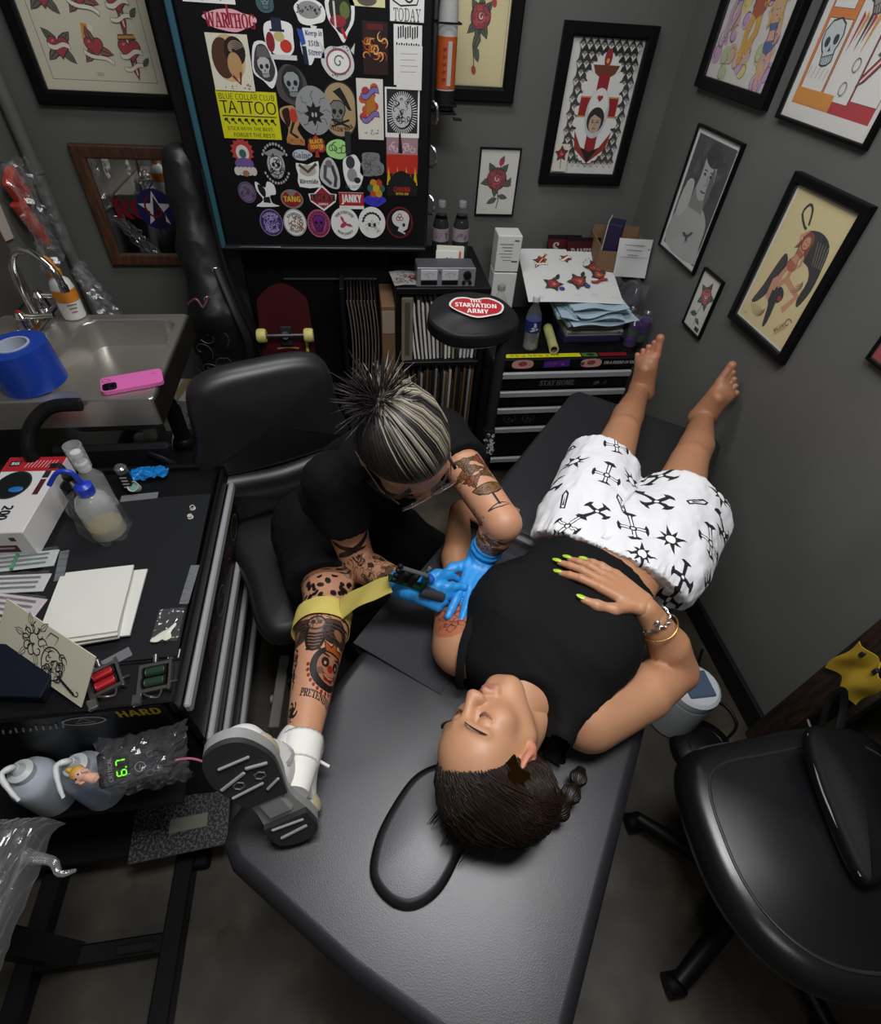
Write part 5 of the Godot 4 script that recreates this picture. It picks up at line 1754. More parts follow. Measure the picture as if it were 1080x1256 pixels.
func round_sticker(c: Vector2, w: float, h: float, ground: Color, rim: Color, top: String, low: String, ink: Color, label: String) -> Art:
	var a := Art.new()
	a.ell(Vector2.ZERO, w / 2, h / 2, ground, 0,32)
	a.line(Art.oval(Vector2.ZERO, w * 0.475, h * 0.475,0,32), w * 0.03, rim, true)
	a.line(Art.oval(Vector2.ZERO, w * 0.29, h * 0.29,0,24), w * 0.018, rim, true)
	var r := w * 0.37
	if top:
		a.text(top, Vector2(0, r), w * 0.72, w * 0.10, ink, 0, "Droid Sans", true, r)
	if low:
		a.text(low, Vector2(0,-r), w * 0.62, w * 0.10, ink, 0, "Droid Sans", true, -r)
	return a
func locker() -> void:
	var black := mat("121214", 0.42)
	var t := thing("wall_cabinet", "black metal wall cabinet with a door covered in stickers", "cabinet")
	locker_root = t
	put(geo().box(Vector3(-0.135,1.49,-2.425),Vector3(0.86,0.93,0.31),0.006), "body", black, t)
	put(geo().box(Vector3(-0.1,1.49,-2.262),Vector3(0.775,0.91,0.024),0.006), "door", black, t)
	put(geo().box(Vector3(-0.503,1.49,-2.258),Vector3(0.02,0.92,0.02),0.004), "teal_edge", mat("23505e", 0.6), t, "teal stripe along the left edge")
	put(geo().box(Vector3(-0.105,1.04,-2.24),Vector3(0.78,0.014,0.03),0.004), "door_lip", mat("1c1c1e", 0.35), t)
	put(geo().box(Vector3(-0.36,1.045,-2.232),Vector3(0.16,0.008,0.02),0.003), "door_handle", mat("3a3a3c", 0.3,0.5), t)
	for y in [1.16,1.32,1.45]:
		put(geo().tube(smooth3([Vector3(0.296, y, -2.27),Vector3(0.312, y + 0.01,-2.25),Vector3(0.312, y + 0.05,-2.25),Vector3(0.298, y + 0.065,-2.265)], 4),0.005,6), "latch", mat("b0b0b0", 0.2,0.95), t)
	put(geo().box(Vector3(0.0,1.39,-2.247),Vector3(0.02,0.07,0.003),0.001), "lock_plate", mat("3c3c40", 0.35,0.5), t)
	var a := Art.new()
	# top row
	a.rect(Vector2.ZERO, 0.15,0.05, WHITE)
	scribble(a, Vector2(0,-0.01),0.12,0.02,8,0.003, INK, 3)
	sticker(a, Vector2(-0.383,1.752), "white strip sticker cut by the top edge of the photo")
	a = Art.new()
	a.fill(blob(0.165,0.05,5,13),Color("d8a0a8"))
	a.text("WARTHOG", Vector2.ZERO, 0.148,0.034, Color("8a1830"), 0, "Droid Serif")
	a.rect(Vector2(-0.004,0.012),0.006,0.045, Color("8a1830"))
	sticker(a, Vector2(-0.332,1.691), "pink and dark red lettered sticker")
	a = Art.new()
	a.fill(blob(0.055,0.05,8),Color("3c565a"))
	skull(a, Vector2(0,0.005),0.035,0, Color("5c7a7c"))
	sticker(a, Vector2(-0.222,1.737), "dull teal skull sticker at the top")
	a = Art.new()
	a.fill(blob(0.10,0.072,2,11),WHITE)
	a.fill(pts([0.0,-0.03,0.02,-0.032,0.004,-0.052]), WHITE)
	a.ell(Vector2(0,0.004),0.036,0.02, Color("8a8a88"))
	scribble(a, Vector2(0,0.004),0.08,0.018,16,0.003, INK, 27)
	sticker(a, Vector2(-0.094,1.722), "white speech balloon sticker with gothic lettering")
	a = Art.new()
	a.fill(smooth(pts([-0.04,0.05,0.035,0.05,0.04,0.0,0.02,-0.03,0.004,-0.055,-0.015,-0.03,-0.04,0.0]), 3),WHITE)
	a.fill(smooth(pts([-0.03,0.045,0.025,0.045,0.03,0.0,0.0,-0.035,-0.03,0.0]), 3),Color("20241c"))
	a.ell(Vector2(0.012,0.02),0.015,0.02, Color("5a6a32"))
	a.ell(Vector2(-0.01,-0.005),0.025,0.014, Color("8a2430"))
	a.line(pts([-0.02,0.04,-0.018,-0.02]), 0.006, Color("c8c0b8"))
	a.line(pts([0.0,-0.02,0.012,-0.045]), 0.009, RED)
	sticker(a, Vector2(0.001,1.71), "pointed sticker in black, red and olive")
	a = Art.new()
	a.rect(Vector2.ZERO, 0.11,0.03, Color("cfcf9a"))
	a.ell(Vector2(0,0.0),0.03,0.014, Color("5a5048"))
	sticker(a, Vector2(0.082,1.757), "pale yellow sticker cut by the top edge")
	a = Art.new()
	a.rect(Vector2(0,0.02),0.106,0.095, WHITE)
	a.text("TODAY", Vector2(0,-0.012),0.085,0.03, INK, 0, "Droid Serif", false)
	a.line(curl_pts(Vector2(0.01,0.03),0.03,1.0,0.4,14),0.005, INK)
	a.line(pts([-0.045,0.02,-0.02,0.008,0.03,0.012,0.04,0.04]), 0.004, INK)
	sticker(a, Vector2(0.205,1.741), "white sticker with TODAY in tall letters")
	a = Art.new()
	a.rect(Vector2(0.0,0.0),0.09,0.15, WHITE)
	for k in 9:
		a.rect(Vector2(-0.03 + k * 0.0075,0.055 + 0.002 * (k % 3)), 0.0045,0.028, INK)
	for k in 10:
		a.rect(Vector2(-0.035 + k * 0.0078,0.018 - 0.002 * (k % 2)), 0.0045,0.028, INK)
	sticker(a, Vector2(0.208,1.632), "white sticker with two lines of heavy black letters")
	a = Art.new()
	a.rect(Vector2.ZERO, 0.084,0.112, Color("d6d5d0"))
	for k in 4:
		a.line(PackedVector2Array([Vector2(-0.03,0.035 - k * 0.015),Vector2(0.028 - 0.006 * (k % 2),0.036 - k * 0.015)]), 0.0015, Color("8a8a90"))
	sticker(a, Vector2(0.213,1.602), "white handwritten note paper hung on the door", 0.004)
	# second row; the cartoon shapes are plain stand-ins
	a = Art.new()
	a.fill(blob(0.10,0.10,31,10),WHITE)
	a.rect(Vector2(-0.004,0.03),0.03,0.03, Color("20243a"))
	a.rect(Vector2(-0.004,0.016),0.044,0.006, Color("20243a"))
	a.ell(Vector2(0.018,-0.02),0.018,0.016, Color("b83224"))
	a.ell(Vector2(-0.028,-0.012),0.013,0.024, Color("7a2028"))
	a.ell(Vector2(0,0.002),0.016,0.012, Color("b8a874"))
	a.rect(Vector2(0.008,-0.047),0.08,0.012, Color("c8c8c4"))
	sticker(a, Vector2(-0.193,1.659), "white outlined sticker with a top hat and red shapes")
	a = Art.new()
	a.rect(Vector2(0.018,0.012),0.062,0.07, WHITE)
	a.fill(blob(0.05,0.10,12),WHITE)
	a.text("Keep it", Vector2(0.02,0.034),0.052,0.016, Color("26386a"), 0, "Droid Serif")
	a.text("15th", Vector2(0.018,0.012),0.034,0.014, Color("26386a"), 0, "Droid Serif")
	a.text("Street", Vector2(0.022,-0.010),0.045,0.014, Color("26386a"), 0, "Droid Serif")
	a.fill(pts([-0.03,0.045,-0.012,0.042,-0.006,0.01,-0.02,0.004]), Color("2a4a9a"))
	a.fill(pts([-0.02,0.004,-0.006,0.004,-0.002,-0.04,-0.016,-0.04]), Color("1c2238"))
	sticker(a, Vector2(-0.107,1.638), "white and blue sticker reading Keep it 15th Street")
	a = Art.new()
	a.fill(smooth(pts([-0.02,0.055,0.015,0.055,0.03,0.02,0.038,-0.015,0.03,-0.04,0.014,-0.058,-0.01,-0.038,-0.036,-0.02,-0.034,0.02]), 3),WHITE)
	a.fill(smooth(pts([-0.014,0.048,0.012,0.048,0.026,0.015,0.032,-0.015,0.01,-0.042,-0.03,-0.018,-0.028,0.018]), 3),Color("3a3a3c"))
	skull(a, Vector2(0.0,-0.006),0.042,0.1, Color("b0aeaa"))
	a.fill(pts([-0.02,0.02,0.022,0.02,0.012,0.046,-0.014,0.046]), Color("5a5a5c"))
	sticker(a, Vector2(-0.25,1.59), "white edged sticker of a skull in a hat")
	a = Art.new()
	a.rect(Vector2.ZERO, 0.125,0.142, Color("cfccb8"))
	a.ell(Vector2(-0.004,0.012),0.05,0.058, Color("c0a478"))
	a.ell(Vector2(-0.02,0.012),0.034,0.05, Color("4a3020"))
	a.ell(Vector2(0.018,0.03),0.032,0.036, Color("241a16"))
	a.ell(Vector2(0.012,-0.004),0.022,0.032, Color("b08a5c"))
	for k in 5:
		a.line(curl_pts(Vector2(0.012,0.03),0.012 + 0.006 * k, 0.5,0.3,8),0.0025, Color("8a7a68"))
	a.line(pts([0.0,-0.03,0.02,-0.05,0.026,-0.02]), 0.008, Color("7a2a20"))
	scribble(a, Vector2(0.01,-0.058),0.08,0.014,12,0.002, INK, 6)
	sticker(a, Vector2(-0.352,1.59), "cream sticker with a brown portrait of a lady")
	a = Art.new()
	a.rect(Vector2.ZERO, 0.08,0.13, Color("2a1210"))
	for k in 18:
		var x := -0.032 + 0.064 * fmod(k * 0.37,1.0)
		a.line(curl_pts(Vector2(x, -0.02 + 0.05 * fmod(k * 0.61,1.0)), 0.016,0.7, k * 1.1,8),0.004,[Color("c8843a"),Color("d8b070"),Color("a8481c")][k % 3], false, true)
	a.rect(Vector2(0,0.052),0.05,0.014, Color("5a1a1c"))
	sticker(a, Vector2(0.104,1.645), "dark red sticker of orange flames")
	a = Art.new()
	a.fill(blob(0.115,0.09,77,12),Color("c4c6c4"))
	a.ell(Vector2.ZERO, 0.04,0.034, WHITE)
	a.line(Art.oval(Vector2.ZERO, 0.037,0.031),0.006, Color("8a4a58"), true)
	a.line(curl_pts(Vector2(0.0,0.0),0.018,1.1,0.5,12),0.004, Color("55585a"))
	scribble(a, Vector2(0,0.033),0.08,0.01,8,0.003, Color("55585a"), 4)
	scribble(a, Vector2(0,-0.033),0.08,0.01,8,0.003, Color("55585a"), 5)
	for s in [-1.0,1.0]:
		a.fill(PackedVector2Array([Vector2(s * 0.04,0.03),Vector2(s * 0.055,0.048),Vector2(s * 0.05,0.02)]), Color("c4c6c4"))
	sticker(a, Vector2(-0.015,1.608), "pale round sticker with horns and a dull red band")
	a = Art.new()
	a.fill(blob(0.10,0.115,14,10),Color("4a4444"))
	a.ell(Vector2(0.004,0.005),0.034,0.045, Color("26282a"))
	skull(a, Vector2(0.004,0.0),0.052,0.1, Color("8c9494"))
	sticker(a, Vector2(-0.173,1.544), "dark sticker of a hooded skull")
	a = Art.new()
	a.ell(Vector2.ZERO, 0.059,0.068, Color("8c8e8e"), 0.2,28)
	var star := PackedVector2Array()
	for k in 16:
		star.append(Vector2(0.0,-0.008) + Vector2.from_angle(TAU * k / 16) * (0.034 if k % 2 == 0 else 0.02))
	a.fill(star, Color("1a1a1c"))
	for k in 8:
		a.line(PackedVector2Array([Vector2.from_angle(k * 0.8) * 0.03, Vector2.from_angle(k * 0.8 + 0.15) * 0.042, Vector2.from_angle(k * 0.8 - 0.05) * 0.055]), 0.0018, Color("3a3a3c"))
	for s in [-0.005,0.006]:
		a.ell(Vector2(s, -0.01),0.004,0.007, Color("a8a8a8"), 0,8)
	sticker(a, Vector2(-0.108,1.477), "grey cracked egg sticker with a dark hole", 0.001)
	a = Art.new()
	var sh := round_rect(0.113,0.157,0.055,8)
	a.fill(sh, Color("1c1a18"))
	a.fill(round_rect(0.103,0.147,0.05,8),Color("a08c68"))
	a.fill(pts([-0.02,0.05,0.005,0.062,0.02,0.04,0.04,0.0,0.03,0.0,0.005,0.03]), Color("18181a"))
	skull(a, Vector2(-0.008,-0.008),0.052,0, Color("6f6f68"))
	a.line(pts([-0.03,-0.046,0.03,-0.026]), 0.006, INK)
	a.line(pts([-0.03,-0.026,0.03,-0.046]), 0.006, INK)
	a.text("YELLOW BEAK", Vector2(0,-0.054),0.085,0.013, Color("4a2a14"), 0, "Droid Sans", true, -0.07)
	sticker(a, Vector2(-0.021,1.482), "tan shield sticker with a crow on a skull")
	# yellow tattoo club sticker
	a = Art.new()
	a.rect(Vector2.ZERO, 0.191,0.13, Color("c6c416"))
	a.text("BLUE COLLAR CLUB", Vector2(0,0.05),0.175,0.015, INK, 0, "Droid Sans", false)
	a.text("TATTOO", Vector2(0,0.022),0.178,0.034, INK, 0, "Droid Sans", false)
	a.rect(Vector2(0,-0.002),0.175,0.003, INK)
	for k in 8:
		var x := -0.075 + k * 0.0214
		a.line(PackedVector2Array([Vector2(x - 0.006,-0.008),Vector2(x + 0.004,-0.02),Vector2(x + 0.008,-0.024)]), 0.004, INK)
		a.rect(Vector2(x - 0.003,-0.012),0.012,0.006, INK, 0.4)
	a.text("STICK WITH THE BEST,", Vector2(-0.003,-0.037),0.15,0.011, INK, 0, "Droid Sans", false)
	a.text("FORGET THE REST!", Vector2(0.006,-0.054),0.135,0.011, INK, 0, "Droid Sans", false)
	sticker(a, Vector2(-0.321,1.457), "yellow rectangular sticker with TATTOO in black")
	a = Art.new()
	a.rect(Vector2.ZERO, 0.088,0.168, Color("cfccc0"))
	for k in 9:
		a.ell(Vector2(-0.024 + 0.048 * fmod(k * 0.6,1.0),-0.02 + k * 0.01),0.014,0.013,[Color("b03a3c"),Color("9a3a48"),Color("b0502c")][k % 3], 0,10)
	a.ell(Vector2(0.002,0.01),0.016,0.04, Color("a86a2a"))
	banner(a, Vector2(0,0.045),0.06,0.016,0.2, Color("7a6aa0"))
	banner(a, Vector2(0,-0.02),0.06,0.016,0.2, Color("7a6aa0"))
	scribble(a, Vector2(0,-0.062),0.06,0.012,9,0.002, INK, 16)
	sticker(a, Vector2(0.082,1.486), "tall white sticker with a red flower and purple banners")
	a = Art.new()
	a.rect(Vector2.ZERO, 0.118,0.14, WHITE)
	a.rect(Vector2(0,0.004),0.106,0.122, Color("26262a"))
	for k in 46:
		var an := TAU * k / 46
		a.line(PackedVector2Array([Vector2(cos(an) * 0.036, sin(an) * 0.046),Vector2(cos(an) * 0.052, sin(an) * 0.06)]), 0.0022, WHITE)
	a.ell(Vector2(-0.002,0.004),0.034,0.045, Color("b8b8b8"))
	scribble(a, Vector2(0,0.004),0.05,0.07,22,0.003, INK, 9)
	sticker(a, Vector2(0.191,1.481), "white edged black engraving sticker")
	a = Art.new()
	a.fill(smooth(pts([-0.03,0.045,0.0,0.055,0.02,0.05,0.03,0.01,0.02,-0.01,0.04,-0.05,-0.02,-0.05,-0.01,-0.01,-0.03,0.02]), 3),Color("a8845c"))
	a.fill(smooth(pts([-0.024,0.04,-0.002,0.048,0.0,0.01,-0.012,-0.006,-0.022,0.02]), 3),Color("2a1c14"))
	a.ell(Vector2(0.012,0.028),0.013,0.02, Color("b0382a"))
	a.line(pts([0.01,0.01,-0.004,-0.02,0.02,-0.035]), 0.009, Color("2a1c14"))
	a.rect(Vector2(0.01,-0.044),0.06,0.018, Color("a8703c"), -0.12)
	scribble(a, Vector2(0.01,-0.044),0.05,0.01,9,0.002, INK, 22)
	sticker(a, Vector2(-0.189,1.434), "brown sticker of a hand with a red flame")
	a = Art.new()
	heart(a, Vector2(0,0.0),0.030, Color("a83222"))
	a.T = Transform2D(PI, Vector2(1,1),0,Vector2(0,0.002))
	heart(a, Vector2.ZERO, 0.032, Color("a83222"))
	a.T = Transform2D()
	a.fill(pts([-0.008,-0.036,0.008,-0.036,0.0,-0.01]), Color("a83222"))
	a.text("BLACK", Vector2(0,0.012),0.044,0.012, Color("c8b43a"), 0.1)
	a.text("TOOTH", Vector2(0,-0.004),0.044,0.012, Color("c8b43a"), 0.1)
	sticker(a, Vector2(-0.11,1.38), "red spade shaped sticker with yellow letters", 0.002)
	a = Art.new()
	a.fill(blob(0.09,0.07,41,10),Color("9fd080"))
	for k in 4:
		a.line(curl_pts(Vector2(-0.02 + k * 0.013,0.004 * (k % 2)), 0.017,0.9, k * 1.4,10),0.003, Color("35502c"))
	sticker(a, Vector2(-0.038,1.37), "pale green lettered sticker")
	a = Art.new()
	a.rect(Vector2.ZERO, 0.112,0.056, Color("9a7a80"))
	for k in 9:
		a.line(curl_pts(Vector2(-0.04 + k * 0.01,-0.006 + 0.008 * (k % 2)), 0.013,0.8, k * 1.2,8),0.004, Color("c8a8b0"))
	a.fill(pts([-0.012,0.04,-0.006,0.045,0.002,-0.02,-0.014,-0.018]), INK)
	sticker(a, Vector2(0.191,1.383), "pink photo sticker below the engraving")
	a = Art.new()
	a.rect(Vector2.ZERO, 0.114,0.134, Color("17171a"))
	a.rect(Vector2(0,0.037),0.114,0.06, Color("b02c20"))
	for k in 7:
		a.fill(PackedVector2Array([Vector2(-0.057 + k * 0.0163,-0.03),Vector2(-0.05 + k * 0.0163,0.03 - 0.02 * (k % 2)),Vector2(-0.04 + k * 0.0163,-0.03)]),[Color("c8a41c"),Color("b8481c")][k % 2])
	a.fill(smooth(pts([-0.05,-0.035,-0.03,0.005,0.0,0.016,0.03,0.0,0.052,-0.035]), 3),Color("1a1c18"))
	a.text("CHROMA", Vector2(0,-0.044),0.062,0.016, Color("a02820"))
	a.text("TATTOO INK", Vector2(0,-0.059),0.05,0.008, Color("b8a020"))
	sticker(a, Vector2(0.191,1.293), "red and yellow flame sticker with red letters")
	# third row
	a = Art.new()
	var sun := PackedVector2Array()
	for k in 28:
		sun.append(Vector2(0,0.025) + Vector2.from_angle(TAU * k / 28) * (0.04 if k % 2 == 0 else 0.032))
	a.fill(sun, Color("a83a3a"))
	a.ell(Vector2(0,0.02),0.022,0.024, Color("c8c4bc"))
	a.ell(Vector2(0,0.018),0.012,0.013, Color("3a5a58"))
	a.ell(Vector2(0.0,-0.012),0.032,0.018, Color("6a5288"))
	for k in 5:
		a.ell(Vector2(-0.028 + k * 0.014,-0.035),0.011,0.014, Color("c0bcb8"), 0,10)
	a.ell(Vector2(0.0,-0.042),0.012,0.01, Color("9a6a4a"), 0,10)
	sticker(a, Vector2(-0.366,1.33), "red feathered sticker with purple and white below")
	a = Art.new()
	a.ell(Vector2(0,-0.006),0.03,0.042, Color("a8a8a8"))
	a.fill(pts([-0.038,0.03,0.0,0.045,0.038,0.03,0.02,0.02,-0.02,0.02]), Color("8a8a8c"))
	skull(a, Vector2(0,-0.008),0.044,0, Color("c8c8c6"))
	scribble(a, Vector2(0,-0.005),0.05,0.07,16,0.003, INK, 18)
	for k in 11:
		a.ell(Vector2(0,-0.002) + Vector2.from_angle(0.5 + k * 0.215) * Vector2(0.046,0.06),0.004,0.005, Color("a0a0a0"), 0,6)
		a.ell(Vector2(0,-0.002) + Vector2.from_angle(-0.5 - k * 0.215) * Vector2(0.046,0.06),0.004,0.005, Color("a0a0a0"), 0,6)
	sticker(a, Vector2(-0.258,1.322), "black and white sticker of a bearded head ringed with letters")
	a = Art.new()
	a.fill(blob(0.072,0.034,6,9),Color("b4b8c0"))
	a.text("Gaine", Vector2.ZERO, 0.058,0.02, Color("5a6068"), 0, "Droid Serif")
	sticker(a, Vector2(-0.164,1.349), "small pale grey lettered sticker")
	a = Art.new()
	a.fill(smooth(pts([-0.04,0.035,0.0,0.03,0.04,0.042,0.036,-0.01,0.038,-0.04,-0.036,-0.04,-0.036,0.0]), 2),WHITE)
	a.ell(Vector2(0,0.012),0.03,0.018, Color("b0a898"))
	a.line(pts([-0.03,0.03,0.0,0.008,0.032,0.034]), 0.01, Color("4a443c"))
	a.text("Riverside", Vector2(0,-0.022),0.066,0.015, INK, 0, "Droid Serif")
	sticker(a, Vector2(-0.149,1.29), "white Riverside sticker with a bird")
	a = Art.new()
	a.fill(smooth(pts([-0.01,0.05,0.012,0.05,0.03,0.02,0.036,-0.02,0.028,-0.045,-0.005,-0.04,-0.034,-0.015,-0.03,0.02]), 3),Color("b8b8b8"))
	a.line(pts([-0.012,0.03,-0.018,-0.01,0.004,-0.03]), 0.012, Color("4a4a4c"))
	a.line(pts([0.01,0.03,0.022,-0.01,0.016,-0.04]), 0.012, Color("3a3a3c"))
	a.ell(Vector2(0.0,0.034),0.012,0.012, Color("6a6a6a"))
	sticker(a, Vector2(-0.073,1.291), "grey sticker of a hooded figure with folded arms")
	a = Art.new()
	a.fill(blob(0.078,0.125,52,10),WHITE)
	a.ell(Vector2(-0.008,0.03),0.016,0.02, Color("3a3a3c"))
	a.ell(Vector2(-0.004,-0.01),0.018,0.022, Color("8a8a8a"))
	a.ell(Vector2(0.014,-0.026),0.012,0.01, Color("2a2a2c"))
	a.text("UNLIMITED", Vector2(0,-0.047),0.058,0.01, Color("5a5a5c"), 0, "Droid Sans", false)
	sticker(a, Vector2(0.012,1.301), "tall white sticker with grey shapes and a caption")
	a = Art.new()
	a.fill(smooth(pts([-0.03,0.036,0.026,0.036,0.03,0.012,0.044,0.0,0.036,-0.03,-0.036,-0.034,-0.04,0.0,-0.032,0.01]), 3),Color("767878"))
	scribble(a, Vector2(0,0),0.06,0.05,18,0.002, Color("3a3c3c"), 12)
	sticker(a, Vector2(0.08,1.325), "grey sticker shaped like a hat")
	a = Art.new()
	for k in 7:
		var cc := Vector2.ZERO if k == 6 else Vector2.from_angle(k * TAU / 6) * 0.02
		a.ell(cc, 0.013,0.013,[Color("3a5a50"),Color("a83a2a"),Color("b8842a"),Color("3a5a50"),Color("a84a2a"),Color("b88a2a"),Color("b8a02a")][k], 0,10)
	sticker(a, Vector2(0.094,1.25), "small sticker of coloured flowers")
	a = Art.new()
	a.ell(Vector2.ZERO, 0.031,0.035, Color("6a5a78"), 0.2,24)
	a.line(Art.oval(Vector2.ZERO, 0.027,0.031,0.2,24),0.002, Color("2a2430"), true)
	scribble(a, Vector2.ZERO, 0.04,0.03,12,0.003, Color("2a2430"), 13)
	sticker(a, Vector2(-0.375,1.228), "small dull purple oval sticker")
	a = Art.new()
	a.fill(smooth(pts([-0.03,0.04,0.0,0.02,0.012,0.04,0.034,0.03,0.036,0.0,0.015,-0.005,0.02,-0.03,0.042,-0.04,-0.04,-0.042,-0.012,-0.02,-0.03,0.01]), 3),WHITE)
	a.fill(smooth(pts([-0.022,0.032,0.0,0.015,-0.004,-0.012,-0.022,0.008]), 3),INK)
	a.fill(pts([-0.01,-0.012,0.012,-0.008,0.014,-0.03,-0.012,-0.028]), INK)
	sticker(a, Vector2(-0.31,1.224), "black and white sticker with raised fists")
	a = Art.new()
	a.ell(Vector2.ZERO, 0.041,0.032, Color("7a7470"), -0.1,24)
	a.fill(smooth(pts([-0.036,0.0,-0.02,0.024,0.0,0.005,0.02,0.024,0.036,-0.004,0.01,-0.026,-0.02,-0.022]), 3),Color("8a1e26"))
	a.text("TANG", Vector2(0,0.0),0.06,0.018, Color("c8b03a"))
	sticker(a, Vector2(-0.218,1.209), "grey oval sticker reading TANG in yellow")
	a = Art.new()
	a.fill(pts([0.0,0.044,0.03,0.016,0.052,0.014,0.046,-0.012,0.0,-0.044,-0.046,-0.012,-0.052,0.014,-0.03,0.016]), WHITE)
	a.fill(pts([0.0,0.036,0.03,0.01,0.04,-0.01,0.0,-0.036,-0.04,-0.01,-0.03,0.01]), Color("8e2430"))
	a.rect(Vector2(0,0.002),0.09,0.022, Color("2a2426"))
	a.text("LUCKY", Vector2(0,0.002),0.08,0.018, Color("9a3038"))
	a.text("SUPPLY", Vector2(0,-0.02),0.036,0.008, WHITE)
	sticker(a, Vector2(-0.105,1.214), "red diamond sticker reading LUCKY")
	a = Art.new()
	a.rect(Vector2.ZERO, 0.092,0.056, WHITE)
	a.rect(Vector2(0,0.005),0.092,0.044, Color("a02428"))
	a.text("JANKY", Vector2(0,0.004),0.074,0.034, WHITE)
	sticker(a, Vector2(0.0,1.207), "red rectangular sticker with JANKY in white")
	a = Art.new()
	a.fill(blob(0.092,0.042,61,10),Color("3a34b0"))
	scribble(a, Vector2.ZERO, 0.06,0.016,8,0.003, Color("1c1a5c"), 17)
	sticker(a, Vector2(0.086,1.209), "blue tag sticker beside the red rectangle")
	# bottom row of round stickers
	a = round_sticker(Vector2.ZERO, 0.086,0.096, Color("3a2c54"),Color("8a78b0"), "FOREVER", "STENCIL", Color("b8a8d8"), "")
	scribble(a, Vector2.ZERO, 0.045,0.045,14,0.004, Color("a090c8"), 19)
	sticker(a, Vector2(-0.306,1.127), "purple round sticker, first of the bottom row")
	a = round_sticker(Vector2.ZERO, 0.086,0.096, WHITE, Color("8a8a88"), "RIVERSIDE", "TATTOO CO", Color("3a3a3a"), "")
	scribble(a, Vector2.ZERO, 0.045,0.045,14,0.005, Color("8a6a50"), 20)
	sticker(a, Vector2(-0.218,1.128), "white round sticker with a brown drawing and ring of letters")
	a = round_sticker(Vector2.ZERO, 0.087,0.1, Color("8a3a5a"),Color("b86a88"), "", "", Color("4a1a34"), "")
	for k in 22:
		a.rect(Vector2.from_angle(TAU * k / 22) * Vector2(0.034,0.04),0.006,0.004, Color("4a1a34"), TAU * k / 22)
	skull(a, Vector2(0,0.0),0.045,0, Color("6a2a78"))
	sticker(a, Vector2(-0.129,1.126), "magenta round sticker with a purple skull")
	a = round_sticker(Vector2.ZERO, 0.106,0.113, WHITE, WHITE, "YOURS TO KEEP TATTOO", "NEW JERSEY", Color("2a2a2c"), "")
	bird(a, Vector2(0,0.0),0.034, Color("a83a5c"), -0.7)
	a.ell(Vector2(-0.006,-0.006),0.014,0.008, Color("a83a5c"), 0.6)
	sticker(a, Vector2(-0.03,1.128), "white round sticker with a pink bird")
	a = Art.new()
	a.ell(Vector2.ZERO, 0.052,0.056, WHITE, 0,32)
	for k in 9:
		a.ell(Vector2.from_angle(0.4 + k * 0.32) * 0.034,0.004,0.007, INK, k * 0.3,8)
	for s in [-0.01,0.01]:
		a.ell(Vector2(s, -0.008),0.006,0.008, INK, 0,10)
	scribble(a, Vector2(0,-0.015),0.06,0.04,14,0.0015, Color("6a6a6a"), 23)
	sticker(a, Vector2(0.074,1.132), "white round sticker with fine black dots and a face")
	a = Art.new()
	a.ell(Vector2.ZERO, 0.052,0.057, Color("6a1a24"), 0,32)
	a.ell(Vector2.ZERO, 0.046,0.051, Color("141416"), 0,32)
	a.ell(Vector2(0.004,0.014),0.034,0.03, Color("c8c8c4"), 0,24)
	a.fill(pts([0.0,-0.01,0.036,0.004,0.03,-0.022,0.01,-0.034,-0.008,-0.03]), Color("c8c8c4"))
	a.ell(Vector2(0.016,-0.008),0.006,0.007, INK, 0,10)
	a.line(pts([-0.004,-0.028,0.022,-0.04]), 0.005, Color("c8c8c4"))
	for k in 3:
		a.line(Art.oval(Vector2(0.0,0.018) + Vector2.from_angle(PI / 2 + k * TAU / 3) * 0.007,0.007,0.007,0,10),0.0028, Color("8a1c34"), true)
	sticker(a, Vector2(0.182,1.133), "black round sticker with a white skull and red symbol")
func ring_rect(x0: float, x1: float, z0: float, z1: float, r: float, y: float) -> Array:
	var o := []
	for q in round_rect(x1 - x0, z1 - z0, r, 4):
		o.append(Vector3((x0 + x1) / 2 + q.x, y, (z0 + z1) / 2 + q.y))
	return o
func crumple(w: float, h: float, n: int, amp: float, seed_: int) -> Callable:
	var nz := FastNoiseLite.new()
	nz.seed = seed_
	nz.frequency = 1.0
	return func(u: float, v: float) -> Vector3: return Vector3((u - 0.5) * w + amp * 0.5 * nz.get_noise_2d(u * 7.0, v * 7.0 + 9.0), amp * nz.get_noise_2d(u * n, v * n) + amp * 0.22 * nz.get_noise_2d(u * n * 2.6, v * n * 2.6), (v - 0.5) * h + amp * 0.5 * nz.get_noise_2d(u * 7.0 + 5.0, v * 7.0))
func film_mat() -> StandardMaterial3D:
	return mat("ffffff", 0.07,0.0, {"alpha": 0.02, "spec": 0.3})
